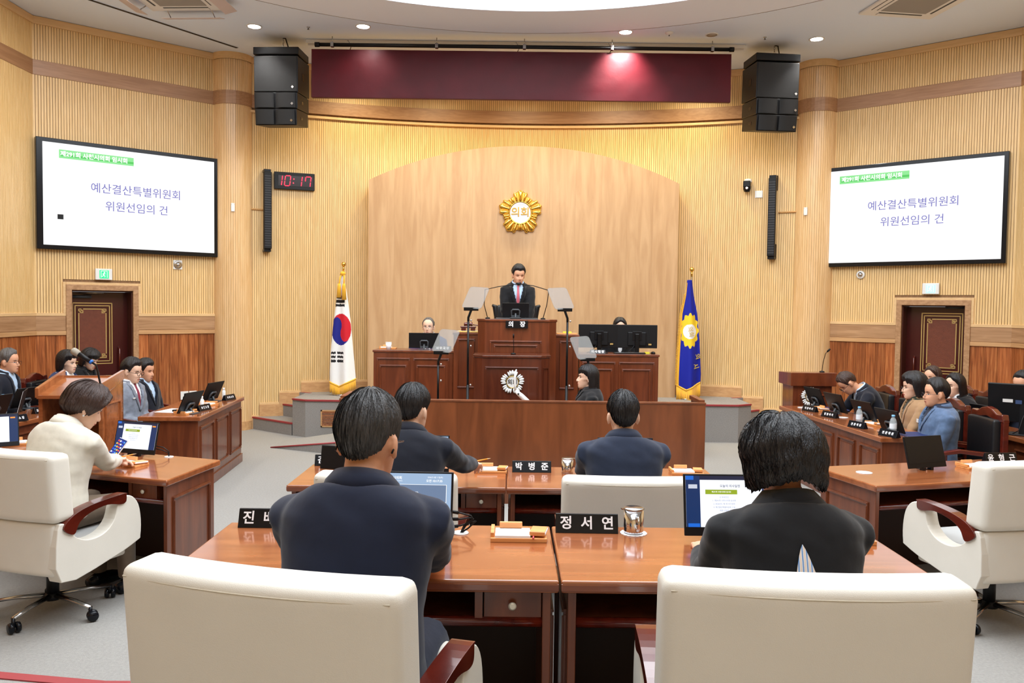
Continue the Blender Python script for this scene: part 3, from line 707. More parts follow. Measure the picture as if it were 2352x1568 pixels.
# ---- hanging banner, rail and pipe
YB = 11.35
a = PZ(703, 90, CEIL); b = PZ(1708, 107, CEIL)
rm = MB().box(a.x, b.x, -0.05, 0.06, -0.03, -0.002).box(a.x, b.x, -0.05, -0.045, -0.05, -0.03).box(a.x, b.x, 0.055, 0.06, -0.05, -0.03)
tag(rm.build('ceiling_track', M_white, None, 0.003, Matrix.Translation((0, (a.y+b.y)/2, CEIL))), 'long white ceiling track above the dark red banner', 'track')
a = PY(725, 99, YB-0.08); b = PY(1684, 117, YB-0.08); yp = YB-0.08; zp = (a.z+b.z)/2
t = thing('hanging_pipe', 'black horizontal pipe hung under the ceiling track', 'pipe', ((a.x+b.x)/2, yp, zp)); L = (b.x-a.x)/2
MB().tube([(-L, 0, 0), (L, 0, 0)], 0.026, 12).build('pipe', M_blackmetal, t)
for s in (-1, 1): MB().tube([(s*(L-0.05), 0, 0), (s*(L+0.01), 0, 0)], 0.033, 12).build('end_cap', M_blackmetal, t)
for q in (-0.92, -0.42, 0.0, 0.42, 0.9): MB().tube([(q*L, 0, 0.02), (q*L, 0, CEIL-zp-0.03)], 0.007, 6).box(q*L-0.02, q*L+0.02, -0.03, 0.03, -0.03, 0.03).build('hanger', M_steel, t)
q4 = [PY(717, 111, YB), PY(1677, 130, YB), PY(1677, 239, YB), PY(717, 222, YB)]
x0 = (q4[0].x+q4[3].x)/2; x1 = (q4[1].x+q4[2].x)/2; z1 = (q4[0].z+q4[1].z)/2; z0 = (q4[2].z+q4[3].z)/2
t = thing('banner', 'long dark red velvet banner board hanging under the ceiling', 'banner', ((x0+x1)/2, YB, z0)); W = (x1-x0)/2; H = z1-z0
M_velvet = mat('red_velvet', S(70, 3, 14), 0.48, 0, 0.25, 0.2, 12, 0, 0.15, 3)
gm = MB(); nn = 80
P = [[(-W+2*W*i/nn, -0.042-0.006*noise.noise(Vector((i*0.3, j*0.5, 0))), H*j/10) for i in range(nn+1)] for j in range(11)]
gm.grid(P); gm.build('velvet_face', M_velvet, t)
MB().box(-W, W, -0.028, 0.03, 0, H).build('backing_board', mat('velvet_side', S(90, 10, 20), 0.6), t)
for q in (-0.82, -0.02, 0.42): MB().tube([(q*W, 0, H), (q*W+0.03, -0.05, H+0.05), (q*W-0.02, -0.05, H+0.12)], 0.006, 6).build('shackle', M_steel, t)

# ---- loudspeaker clusters
def cluster(px, py_top, px_c, Y, yaw, label, group, tilt):
    top = PY(px, py_top, Y); t = thing('loudspeaker_cluster', label, 'speaker', (top.x, Y, top.z), R(yaw), group)
    Wd, Dp = 0.60, 0.52
    MB().box(-Wd/2-0.01, Wd/2+0.01, 0, Dp*0.9, -0.1, 0.0).build('fly_frame', M_black, t, 0.01)
    def cab(nm, w, h, ztop, tl, double):
        Mx = Matrix.Translation((0, 0.0, ztop)) @ Matrix.Rotation(R(tl), 4, 'X')
        c = MB().extrude_yz([(0, -h), (0, 0), (Dp, 0), (Dp, -h+0.02)], -w/2, w/2).build(nm, M_black, t, 0.008, Mx)
        if double:
            for s in (-1, 1):
                P = [[(s*w/4+(w/4-0.015)*math.sin(R(a)), -0.02-0.03*math.cos(R(a*0.9)), z) for a in range(-80, 81, 16)] for z in (-h+0.01, -0.01)]
                MB().grid(P, 0, False, True).build('grille', mat('speaker_grille', S(12, 13, 15), 0.6, bump=0.3, bscale=400), c)
        else:
            MB().box(-w/2+0.01, w/2-0.01, -0.012, 0, -h+0.012, -0.012).build('grille', mat('speaker_grille', S(12, 13, 15), 0.6, bump=0.3, bscale=400), c)
        MB().box(-0.014, 0.014, -0.03, -0.012, -0.014, 0.014, 0, Matrix.Translation((w/2-0.06, -0.02, -h+0.06)) @ Matrix.Rotation(R(45), 4, 'Y')).build('badge', M_steel, c)
        for s in (-1, 1): MB().box(s*w/2-0.004, s*w/2+0.004, 0.18, 0.26, -h*0.6, -h*0.4).build('side_handle', M_blackgloss, c)
        return c
    cab('cabinet', Wd, 0.48, -0.12, 2, False); cab('cabinet', Wd-0.01, 0.215, -0.605, 3, True); cab('cabinet', Wd-0.03, 0.215, -0.825, tilt, True)
    ch = MB()
    n = int((CEIL-top.z)/0.03)
    for k in range(n+1):
        M = Matrix.Translation((0.03, 0.22, 0.01+k*0.03)) @ Matrix.Rotation(R(90*(k % 2)), 4, 'Z') @ Matrix.Rotation(R(90), 4, 'X')
        ch.tube([M @ Vector((0.009*math.cos(a*math.pi/4), 0.018*math.sin(a*math.pi/4), 0)) for a in range(8)], 0.0035, 5, 0, True)
    ch.build('chain', M_steel, t)
    MB().tube([(0.03, 0.22, CEIL-top.z), (0.07, 0.2, CEIL-top.z-0.01), (0.1, 0.22, 0.06), (0.22, 0.25, 0.01)], 0.009, 6).build('cable', M_black, t)
cluster(633, 107, 655, 11.25, -3, 'black hanging loudspeaker cluster left of the red banner', 'hanging loudspeaker clusters', 6)
cluster(1789, 122, 1770, 11.3, 6, 'black hanging loudspeaker cluster right of the red banner', 'hanging loudspeaker clusters', 8)

# ---- gold emblem on the arch panel
def emblem(name, loc, M0, r, label, mrim, mdisc, mtext, style=0, parent=None):
    if parent is None: t = thing(name, label, 'emblem', M=M0 @ Matrix.Translation(loc))
    else:
        t = bpy.data.objects.new('emblem', None); COL.objects.link(t); t.parent = parent; t.matrix_local = M0 @ Matrix.Translation(loc)
    if style == 0:
        petals = 5
        # radial flutes: three-rib lobes whose length swells at five points
        for k in range(20):
            a = 2*math.pi*k/20; ph = (k % 4); Lr = {0: 1.0, 1: 0.93, 3: 0.93, 2: 0.80}[ph]; wv = {0: 0.125, 1: 0.085, 3: 0.085, 2: 0.07}[ph]
            if ph == 2: subs = ((a-0.075, 0.79, 0.06), (a+0.075, 0.79, 0.06))
            elif ph == 0: subs = ((a, 1.0, 0.125),)
            else: subs = ((a+(0.02 if ph == 3 else -0.02), 0.94, 0.085),)
            for aa, L_, w_ in subs:
                P = []
                for i in range(9):
                    f = i/8; rr = r*(0.5+(L_-0.5)*f); ww = r*w_*(0.55+0.6*f)*math.sqrt(max(0.06, 1-max(0, (f-0.8)/0.2)**2)); row = []
                    for j in range(9):
                        q = -1+j/4; h = 0.03+r*0.11*math.sqrt(max(0, 1-q*q))*(0.75+0.25*math.sin(f*3.1))*(1 if f < 0.95 else 0.6)
                        x = rr*math.sin(aa)+q*ww*math.cos(aa); z = rr*math.cos(aa)-q*ww*math.sin(aa); row.append((x, -h if abs(q) < 1 else -0.008, z))
                    P.append(row)
                MB().grid(P, 0, False, True, True).build('petal', mrim, t)
        bp = [(r*(0.86+0.12*math.cos(5*2*math.pi*k/80))*math.sin(2*math.pi*k/80), r*(0.86+0.12*math.cos(5*2*math.pi*k/80))*math.cos(2*math.pi*k/80)) for k in range(80)]
        MB().extrude_xz(bp, -0.025, 0.0).build('backing', mrim, t, 0.008)
    else:
        for k in range(5):
            a = 2*math.pi*k/5
            for da, dr, s_ in ((0, .80, .13), (.24, .79, .105), (-.24, .79, .105), (.45, .74, .085), (-.45, .74, .085)):
                aa = a+da; MB().ellipsoid((r*dr*math.sin(aa), -0.014, r*dr*math.cos(aa)), (r*s_*.9, 0.013, r*.22), 10, 6, 0, Matrix.Rotation(aa, 4, 'Y')).build('petal', mdisc, t)
        bp = [(r*(0.78+0.10*math.cos(5*2*math.pi*k/80))*math.sin(2*math.pi*k/80), r*(0.78+0.10*math.cos(5*2*math.pi*k/80))*math.cos(2*math.pi*k/80)) for k in range(80)]
        MB().extrude_xz(bp, -0.006, 0.0).build('backing', M_black, t)
    Rx = Matrix.Rotation(R(90), 4, 'X')
    h = 0.05 if style == 0 else 0.018
    MB().lathe([(r*0.46, 0.0), (r*0.46, h*0.8)], 40, 0, Rx).build('disc', mdisc, t)
    MB().lathe([(r*0.455, h*0.6), (r*0.5, h*1.15), (r*0.55, h*0.6)], 40, 0, Rx, False).build('disc_rim', mrim, t)
    letter('lettering', '의회', r*0.46, t, mtext, 0, -h*0.86, r*0.0, 0.012, extrude=0.004)
    return t
pe = PY(1195, 489, PYF)
emblem('council_emblem', (0, -0.0, 0), frame((pe.x, PYF, pe.z), (1, 0, 0)), 0.335, 'gold flower-shaped council emblem high on the arched wooden panel', M_gold, mat('enamel_white', S(232, 234, 238), 0.25), M_gold)

# ---- flags
M_gfr = mat('gold_fringe', S(238, 178, 40), 0.6, sheen=0.3)
def flag(base, zb, H, kind, label):
    t = thing('flag', label, 'flag', base)
    x0, y0, z0 = 0, 0, 0
    MB().lathe([(0.0, 0.0), (0.15, 0.0), (0.15, 0.015), (0.05, 0.03), (0.025, 0.06)], 24).build('base', M_steel, t)
    MB().tube([(0, 0, 0.03), (0, 0, H-0.1)], 0.012, 10).build('pole', M_chrome, t)
    MB().ellipsoid((0, 0, H-0.03), (0.035, 0.035, 0.035), 14, 10).tube([(0, 0, H-0.13), (0, 0, H-0.06)], 0.014, 8).build('finial', M_gold, t)
    return t
def drape(t, outline, matfun, mats, folds, nz=150, nx=80, seed=0, thick=0.06, hem=0.09):
    """outline: list of (z, xl, xr); cloth hanging in front of the pole with deepening folds"""
    rows = []; mi = []
    zs = [o[0] for o in outline]
    def interp(z):
        for (za, a, b), (zb_, c, d) in zip(outline, outline[1:]):
            if za >= z >= zb_:
                f = (za-z)/(za-zb_) if za != zb_ else 0; return a+(c-a)*f, b+(d-b)*f
        return outline[-1][1:]
    z1, z0 = zs[0], zs[-1]; mb = MB(); P = []
    for i in range(nz+1):
        z = z1+(z0-z1)*i/nz; xl, xr = interp(z); f = i/nz; row = []
        for j in range(nx+1):
            s = j/nx; x = xl+(xr-xl)*s
            y = -0.05-(0.012+thick*f)*math.sin(s*math.pi)-(0.004+0.028*f)*math.sin(s*folds*math.pi+seed+f*0.7)-0.01*noise.noise(Vector((s*4, f*3, seed)))
            zz = z+hem*(1-abs(2*s-0.75))*f*f*-1.0
            row.append((x, y, zz))
        P.append(row)
    vs = [p for r in P for p in r]; m = nx+1; fs = []
    for i in range(nz):
        for j in range(nx):
            fs.append((i*m+j, (i+1)*m+j, (i+1)*m+j+1, i*m+j+1)); a = P[i][j]; b = P[i+1][j+1]
            mi.append(matfun((a[0]+b[0])/2, (a[2]+b[2])/2, j/nx, i/nz))
    me = bpy.data.meshes.new('cloth'); me.from_pydata(vs, [], fs)
    for q in mats: me.materials.append(q)
    me.polygons.foreach_set('material_index', mi); me.polygons.foreach_set('use_smooth', [True]*len(fs))
    o = put('cloth', me, t); sd = o.modifiers.new('thick', 'SOLIDIFY'); sd.thickness = 0.003
    return P
pb = PZ(789, 913, ZD+0.0); pb.y = 12.3; SC = 12.3/FPX
def fx_(px, py, ref): p = PY(px, py, ref.y); return p.x-ref.x, p.z-ref.z
fl1 = Vector((PY(788, 905, 12.3).x, 12.3, ZD)); H1 = PY(787, 602, 12.3).z-ZD
tk = flag(fl1, ZD, H1, 0, 'white national flag with red and blue circle on its gold-topped pole')
M_fw = mat('flag_white', S(236, 236, 234), 0.75, 0, 0.2, 0.2, 30); M_fr = mat('flag_red', S(200, 20, 40), 0.75); M_fb = mat('flag_blue', S(24, 30, 130), 0.75); M_fk = mat('flag_black', S(22, 22, 26), 0.75)
ol = []
for py, xl, xr in ((632, 784, 790), (660, 778, 796), (700, 773, 802), (750, 767, 808), (800, 762, 812), (850, 760, 816), (872, 760, 818)):
    a = fx_(xl, py, fl1); b = fx_(xr, py, fl1); ol.append((a[1], a[0], b[0]))
cxc, czc = fx_(786, 756, fl1); rx, rz = 22*SC, 36*SC
def barz(py): return fx_(780, py, fl1)[1]
def fmat(x, z, s, f):
    dx = (x-cxc)/rx; dz = (z-czc)/rz
    if dx*dx+dz*dz < 1:
        # yin-yang split tilted, blue at the lower left
        u = dx*0.85-dz*0.5; v = dx*0.5+dz*0.85
        if (u+0.5)**2+(v)**2 < 0.25: return 1 if False else 2
        if (u-0.5)**2+(v)**2 < 0.25: return 1
        return 1 if v > 0 else 2
    for (p0, p1) in ((679, 685), (689, 695), (698, 704)):
        if barz(p1) < z < barz(p0) and fx_(773, 700, fl1)[0] < x < fx_(794, 700, fl1)[0]: return 3
    for (p0, p1) in ((807, 812), (816, 821), (825, 831)):
        if barz(p1) < z < barz(p0) and fx_(763, 820, fl1)[0] < x < fx_(792, 820, fl1)[0] and not (fx_(774, 820, fl1)[0] < x < fx_(777, 820, fl1)[0]): return 3
    return 0
P = drape(tk, ol, fmat, [M_fw, M_fr, M_fb, M_fk], 3, seed=0.5)
def fringe(t, P, L0, both=False, edge=True):
    mb = MB(); last = P[-1]; n = len(last)
    random.seed(5)
    for j in range(0, n-1):
        for q in (0.0, 0.5):
            p = Vector(last[j]).lerp(Vector(last[j+1]), q); L = L0*(0.9+0.2*random.random()); dx = random.uniform(-0.006, 0.006)
            mb.tube([p+Vector((0, -0.002, 0.01)), p+Vector((dx, -0.004, -L*0.6)), p+Vector((dx*1.6, 0, -L))], 0.0042, 4)
    if edge:
        for i in range(20, len(P)-1, 2):
            p = Vector(P[i][0]); mb.tube([p, p+Vector((-0.022, -0.004, -0.012))], 0.006, 4)
            if both: p = Vector(P[i][-1]); mb.tube([p, p+Vector((0.02, -0.004, -0.012))], 0.006, 4)
    stuff(mb.build('gold_fringe', M_gfr, t))
fringe(tk, P, 0.14, False, False)
hm = MB(); last = P[-1]; hm.tube([Vector(p)+Vector((0, -0.004, 0)) for p in last], 0.012, 6, flat=1); hm.build('hem', M_gfr, tk)
ts = MB()
for dx, L in ((-0.035, 0.3), (0.035, 0.36)):
    ts.tube([(0, -0.03, H1-0.14), (dx*0.8, -0.09, H1-0.22), (dx, -0.14, H1-0.34)], 0.012, 8); ts.tube([(dx, -0.14, H1-0.32), (dx, -0.14, H1-0.36), (dx*1.1, -0.14, H1-0.36-L*0.55)], [0.02, 0.026, 0.036], 12)
ts.ellipsoid((0, -0.05, H1-0.17), (0.045, 0.05, 0.035)).build('gold_cord', M_gfr, tk)
fl2 = Vector((PY(1583, 915, 12.3).x, 12.3, ZD)); H2 = PY(1583, 614, 12.3).z-ZD
cb2 = flag(fl2, ZD, H2, 1, 'blue council flag with yellow flower emblem and gold fringe on its pole')
ol = []
for py, xl, xr in ((643, 1577, 1588), (680, 1572, 1592), (720, 1562, 1600), (780, 1557, 1605), (820, 1554, 1607), (860, 1552, 1608), (880, 1552, 1607)):
    a = fx_(xl, py, fl2); b = fx_(xr, py, fl2); ol.append((a[1], a[0], b[0]))
M_bl = mat('flag_royal_blue', S(22, 34, 150), 0.65, 0, 0.3, 0.2, 20); M_yl = mat('flag_yellow', S(236, 200, 40), 0.7)
c2x, c2z = fx_(1582, 759, fl2); e2x, e2z = 21.5*SC, 41*SC; w2x, w2z = fx_(1582, 761, fl2)
def bmat(x, z, s, f):
    dx = (x-c2x)/e2x; dz = (z-c2z)/e2z; a = math.atan2(dz, dx); rr = math.hypot(dx, dz)
    if math.hypot((x-w2x)/(15*SC), (z-w2z)/(17*SC)) < 1: return 2
    if rr < 0.93+0.07*math.cos(12*a): return 1
    if s < 0.1 and f > 0.02: return 3
    return 0
P2 = drape(cb2, ol, bmat, [M_bl, M_yl, M_fw, M_gfr], 3, seed=2.2)
fringe(cb2, P2, 0.2, False, True)
MB().tube([Vector(p)+Vector((0, -0.004, 0)) for p in P2[-1]], 0.012, 6).build('hem', M_gfr, cb2)
def surf_y(P, x, z): 
    best = min((abs(p[0]-x)+abs(p[2]-z), p[1]) for r in P[::4] for p in r[::3]); return best[1]
Ml = Matrix.Translation((w2x, surf_y(P2, w2x, w2z)-0.022, w2z)) @ Matrix.Rotation(R(78), 4, 'Y')
letter('flag_lettering', '의회', 0.085, cb2, mat('flag_gold_text', S(190, 160, 60), 0.6), 0, 0, 0, 0.01, Ml)
for ch, px, py in (('의', 1602, 818), ('시', 1596, 840)):
    x, z = fx_(px, py, fl2); letter('flag_lettering', ch, 0.09, cb2, mat('flag_gold_text', S(190, 160, 60), 0.6), 0, 0, 0, 0.02, Matrix.Translation((x-0.015, surf_y(P2, x-0.02, z)-0.02, z)) @ Matrix.Rotation(R(70), 4, 'Y'))
# ================================================================== FURNITURE
def desk(label, M, W, D, H=0.75, drawer=1, front_panel=True, group=None, Wb=None):
    """local: x right, y forward away from the sitter, front edge at y=0; Wb: back width extension (x0,x1) for wedge desks"""
    t = thing('desk', label, 'desk', M=M, group=group)
    x0b, x1b = Wb if Wb else (0, W)
    MB().prism([(0, 0), (W, 0), (x1b, D), (x0b, D)], H-0.042, H).build('desk_top', M_desk, t, 0.008, None, 3)
    MB().prism([(0.0, -0.002), (W, -0.002), (W, 0.02), (0, 0.02)], H-0.036, H-0.01).build('front_edging', M_deskedge, t, 0.004)
    i = 0.025
    MB().prism([(i, 0.03), (i+0.028, 0.03), (x0b+i+0.028, D-0.04), (x0b+i, D-0.04)], 0, H-0.042).build('side_panel', M_deskside, t, 0.003)
    MB().prism([(W-i-0.028, 0.03), (W-i, 0.03), (x1b-i, D-0.04), (x1b-i-0.028, D-0.04)], 0, H-0.042).build('side_panel', M_deskside, t, 0.003)
    for (ax, bx, s) in ((i, x0b+i, -1), (W-i, x1b-i, 1)):
        d = Vector((bx-ax, D-0.07, 0)); Mx = frame((ax, 0.03, 0), d) if s > 0 else frame((bx, D-0.04, 0), -d)
        mb = MB(); moulding(mb, 0.07, d.length-0.07, 0.09, H-0.13, 0.02, 0.01, 0, Mx); mb.build('panel_moulding', M_deskside, t, 0.002)
    MB().prism([(x0b+i, D-0.08), (x1b-i, D-0.08), (x1b-i, D-0.055), (x0b+i, D-0.055)], 0.0, H-0.042).build('back_panel', mat('desk_back_shade', S(46, 24, 16), 0.5), t)  # under-desk shade put into the panel colour
    MB().prism([(i+0.028, 0.05), (W-i-0.028, 0.05), (x1b-i-0.03, D-0.08), (x0b+i+0.03, D-0.08)], H-0.165, H-0.15).build('shelf', M_deskside, t)
    tp = min(0, (x1b-W)*0.32/D)
    MB().tube([(i+0.028, 0.055, H-0.157), (W-i-0.028, 0.055, H-0.157)], 0.018, 10).build('shelf_rail', M_maho, t)
    if drawer:
        dw = 0.2
        xa = W-i-0.028-dw+tp if drawer > 0 else i+0.028
        xd = xa-0.026 if drawer > 0 else xa+dw
        MB().box(xd, xd+0.026, 0.045, 0.34, H-0.15, H-0.042).build('divider', M_deskside, t)
        dr = MB().box(xa+0.004, xa+dw-0.002, 0.05, 0.33, H-0.144, H-0.05).build('drawer', M_deskside, t, 0.002)
        MB().lathe([(0.004, 0), (0.004, 0.012), (0.013, 0.016), (0.014, 0.021), (0.008, 0.024)], 16, 0, Matrix.Translation((xa+dw/2, 0.05, H-0.097)) @ Matrix.Rotation(R(90), 4, 'X')).build('drawer_knob', mat('pearl_knob', S(226, 218, 200), 0.25, 0.3), dr)
    return t
def T(x, y, z=0): return Matrix.Translation((x, y, z))
def RZ(a): return Matrix.Rotation(R(a), 4, 'Z')
ZT = 0.22                    # upper tier
SEAM = 0.172
# near pair
dN = desk('near left glossy desk at which the man in the navy suit sits', T(-1.15, 2.69, ZT), 1.315, 0.69)
dN2 = desk('near right glossy desk at which the woman in the black jacket sits', T(SEAM, 2.69, ZT), 1.28, 0.69)
# front-row pair (on the floor)
dF = desk('front row left desk, with the hand resting by its paper tray', T(-1.39, 5.09, 0), 1.362, 0.69)
dF2 = desk('front row right desk, with the two-mug side toward the centre seam', T(-0.022, 5.09, 0), 1.39, 0.69)
dF2['label'] = 'front row right desk, holding the lidded steel mug and white name board'
# wedge side desks
def poly_desk(label, P0, P1, P2, P3, H=0.75, drawer=1):
    """P0,P1 front edge left->right, P2,P3 back edge right->left, world xy"""
    M = frame((P0[0], P0[1], 0), (P1[0]-P0[0], P1[1]-P0[1], 0)); Mi = M.inverted()
    q = [Mi @ Vector((p[0], p[1], 0)) for p in (P0, P1, P2, P3)]
    W = q[1].x; D = (q[2].y+q[3].y)/2
    return desk(label, M, W, D, H, drawer, Wb=(q[3].x, q[2].x)), M, W, D
lA = (-2.17, 5.18); dir_ = Vector((-0.945, 0.33)); n_ = Vector((0.33, 0.945))
dL1, ML, WL_, DL_ = poly_desk('left side desk at which the woman in the cream jacket writes', (lA[0]+dir_.x*1.32, lA[1]+dir_.y*1.32), lA, (-2.08, 5.9), (lA[0]+dir_.x*1.45+n_.x*0.7, lA[1]+dir_.y*1.45+n_.y*0.7))
dL2, ML2, WL2, DL2 = poly_desk('left side desk at the far left edge, holding the tilted blue screen', (-4.5, 6.1), (-3.48, 5.68), (-3.38, 6.34), (-4.3, 6.65), drawer=0)
rA = (2.35, 5.27); dir2 = Vector((0.965, 0.262))
dR1, MR, WR_, DR_ = poly_desk('right side desk with the dark blank monitor and empty cream chair', rA, (rA[0]+dir2.x*1.5, rA[1]+dir2.y*1.5), (3.85, 6.4), (2.2, 5.88), drawer=0)
MB_ = None
# officials' long desks, panelled towards the middle of the hall
def long_desk(label, a, b, depth, H=0.77, npan=3, end_near=True):
    """panelled front face from a to b (viewer side), depth away from it"""
    M = frame((a[0], a[1], 0), (b[0]-a[0], b[1]-a[1], 0)); L = (Vector(b)-Vector(a)).length
    t = thing('officials_desk', label, 'desk', M=M)
    MB().box(-0.03, L+0.03, -0.03, depth, H-0.045, H).build('desk_top', M_desk, t, 0.008, None, 3)
    MB().box(0, L, 0, 0.03, 0, H-0.045).build('front_panel', M_deskside, t)
    MB().box(0, 0.03, 0.03, depth-0.04, 0, H-0.045).build('side_panel', M_deskside, t); MB().box(L-0.03, L, 0.03, depth-0.04, 0, H-0.045).build('side_panel', M_deskside, t)
    MB().box(-0.012, L+0.012, -0.014, 0.02, 0, 0.1).build('plinth', M_deskside, t, 0.004)
    for k in range(npan):
        x0 = L*k/npan+0.06; x1 = L*(k+1)/npan-0.04; mb = MB(); moulding(mb, x0, x1, 0.17, H-0.11, 0.022, 0.012); mb.box(x0+0.05, x1-0.05, -0.006, 0, 0.22, H-0.16); mb.build('panel', M_deskside, t, 0.002)
    return t, M, L
ld1, MLD, LLD = long_desk("officials' panelled desk at left, in front of the grey-suited man", (-3.05, 8.02), (-3.2, 9.76), 0.56, 0.77, 3)
ld1b, MLD2, LLD2 = long_desk("officials' rear panelled desk at far left, running behind the wooden lectern", (-4.55, 6.6), (-4.42, 9.4), 0.42, 0.77, 4)
rd1, MRD, LRD = long_desk("officials' panelled desk at right, in front of the brown and blue jackets", (3.13, 9.5), (3.26, 7.22), 0.52, 0.77, 5)
rd2, MRD2, LRD2 = long_desk("officials' rear panelled desk at far right, under the big black monitor", (4.45, 9.1), (4.56, 6.3), 0.36, 0.77, 5)
# ---- front partition of the clerks' pit
YP = 7.8; a = PY(780, 917, YP); b = PY(1621, 922, YP)
zt = (a.z+b.z)/2
pt = thing('partition', 'long plain brown wooden partition behind the front row desks', 'partition', ((a.x), YP, 0)); W = b.x-a.x
MB().box(0, W, 0, 0.03, 0, zt-0.02).build('front_board', M_part, pt)
MB().box(0, 0.03, 0.03, 0.5, 0, zt-0.02).build('side_board', M_part, pt); MB().box(W-0.03, W, 0.03, 0.5, 0, zt-0.02).build('side_board', M_part, pt)
MB().box(-0.004, W+0.004, -0.006, 0.05, zt-0.02, zt).build('top_rail', M_part, pt, 0.004)
MB().box(-0.004, 0.05, 0.05, 0.5, zt-0.02, zt+0.02).box(W-0.05, W+0.004, 0.05, 0.5, zt-0.02, zt+0.02).build('return_rail', M_part, pt, 0.004)
# ---- dais furniture
def cabinet(label, Y, pxl, pxr, pyt, z0, depth, chamfer=0, mats=(None, None), extra=None, cat='desk', name='dais_desk', rail=0.03):
    a = PY(pxl, pyt, Y); b = PY(pxr, pyt, Y); W = b.x-a.x; H = a.z-z0
    t = thing(name, label, cat, (a.x, Y, z0)); m1, m2 = mats
    c = chamfer
    pl = [(0, c*1.2), (c, 0), (W-c, 0), (W, c*1.2), (W, depth), (0, depth)] if c else [(0, 0), (W, 0), (W, depth), (0, depth)]
    MB().prism(pl, 0, H-0.03).build('body', m1, t, 0.003)
    g = 0.012
    pl2 = [(x+(-g if x <= c/2 else g if x >= W-c/2 else 0), y-(g if y < 0.01 else 0)) for x, y in pl]
    MB().prism(pl2, H-rail, H).build('top', m2, t, 0.005)
    return t, W, H
MM = (M_dais, M_dais); MF = (M_dais2, M_dais2)
def panels(t, lst, m, y=0.0, M=None):
    for (x0, x1, z0, z1) in lst:
        mb = MB(); moulding(mb, x0, x1, z0, z1, 0.02, 0.012, 0, M); mb.build('panel_moulding', m, t, 0.002)
Mmd = M_dais
t, W, H = cabinet('left dais desk of the grey-haired official, moulded mahogany front', 10.6, 858, 1041, 803, ZD, 0.48, 0, MM)
panels(t, [(0.04, W*0.46, 0.08, H-0.1), (0.08, W*0.42, 0.12, H-0.19), (W*0.5, W-0.05, 0.08, H-0.1), (W*0.54, W-0.1, 0.12, H-0.19)], M_dais); DL_t, DLW, DLH = t, W, H
t, W, H = cabinet('right dais desk carrying two black monitors, moulded mahogany front', 10.6, 1330, 1513, 812, ZD, 0.48, 0, MM)
panels(t, [(0.04, W*0.46, 0.08, H-0.1), (0.08, W*0.42, 0.12, H-0.19), (W*0.5, W-0.05, 0.08, H-0.1), (W*0.54, W-0.1, 0.12, H-0.19)], M_dais); DR_t, DRW, DRH = t, W, H
t, W, H = cabinet('tall narrow mahogany side unit left of the podium, under the gavel', 10.55, 1042, 1100, 763, ZD, 0.6, 0, MM, cat='cabinet', name='podium_wing')
panels(t, [(0.05, W-0.05, 0.3, H-0.08)], M_dais); WLt, WLW, WLH = t, W, H
t, W, H = cabinet('tall narrow mahogany side unit right of the podium, under a small wooden box', 10.55, 1277, 1329, 768, ZD, 0.6, 0, MM, cat='cabinet', name='podium_wing')
panels(t, [(0.05, W-0.05, 0.3, H-0.08)], M_dais); WRt, WRW, WRH = t, W, H
t, W, H = cabinet("tall mahogany chairman's podium bearing the black title sign", 10.05, 1097, 1279, 732, ZD, 0.44, 0.09, MM, cat='podium', name='podium')
panels(t, [(0.15, W-0.18, 0.1, H-0.26), (0.2, W-0.23, 0.15, H-0.31)], M_dais); PDt, PDW, PDH = t, W, H
t, W, H = cabinet("mahogany speaker's lectern with white flower emblem, in front of the podium", 9.4, 1088, 1264, 815, 0.0, 0.5, 0.1, MF, cat='lectern', name='lectern')
panels(t, [(0.13, W-0.13, 0.2, H-0.13)], M_dais2); LCt, LCW, LCH = t, W, H
Mch = frame((LCW-0.1, 0, 0), (0.1, 0.12, 0)); mb = MB(); moulding(mb, 0.03, 0.13, 0.2, H-0.14, 0.014, 0.008, 0, Mch); mb.build('panel_moulding', M_dais2, t)
le = PY(1177, 877, 9.4)
emblem('emblem', (le.x-t.location.x, -0.002, le.z), Matrix.Identity(4), 0.135, '', mat('emblem_gold_edge', S(190, 160, 90), 0.3, 0.8), M_white, M_black, 1, t)
# title sign on the podium
s = thing('title_sign', 'black sign with white lettering on the front of the podium', 'sign', PY(1187, 745, 10.03))
s.location = (PY(1187, 745, 10.03).x, 10.03, PY(1187, 745, 10.03).z)
MB().box(-0.135, 0.135, -0.012, 0.004, -0.045, 0.045).build('board', M_blackgloss, s, 0.002)
me = spaced('의장', 0.072, 0.14, 0.03); me.transform(T(0, -0.0135, 0)); me.materials.append(M_paper); stuff(put('lettering', me, s))

# ---- side lectern at right and big lectern at left
def lectern(label, M, W, D, H, mbody, em=False):
    t = thing('lectern', label, 'lectern', M=M)
    MB().box(0.02, W-0.02, 0.02, D-0.02, 0, H-0.14).build('body', mbody, t, 0.004)
    MB().box(-0.01, W+0.01, -0.01, D+0.01, 0, 0.1).build('plinth', mbody, t, 0.005)
    MB().extrude_yz([(-0.02, H-0.16), (D+0.02, H-0.16), (D+0.02, H-0.02), (-0.02, H)], -0.02, W+0.02).build('top', mbody, t, 0.006)
    mb = MB(); moulding(mb, 0.09, W-0.09, 0.16, H-0.26, 0.02, 0.01, 0, T(0, 0.02)); mb.build('panel_moulding', mbody, t, 0.002)
    return t
a = PY(1820, 855, 9.75)
lc = lectern('mahogany side lectern with white flower emblem by the right column', frame((a.x, 9.75, 0), (1, 0.0, 0)), 0.5, 0.42, a.z, M_dais)
p = PY(1862, 911, 9.75)
emblem('emblem', (p.x-a.x, 0.012, p.z), Matrix.Identity(4), 0.115, '', mat('emblem_gold_edge', S(190, 160, 90), 0.3, 0.8), M_white, M_black, 1, lc)
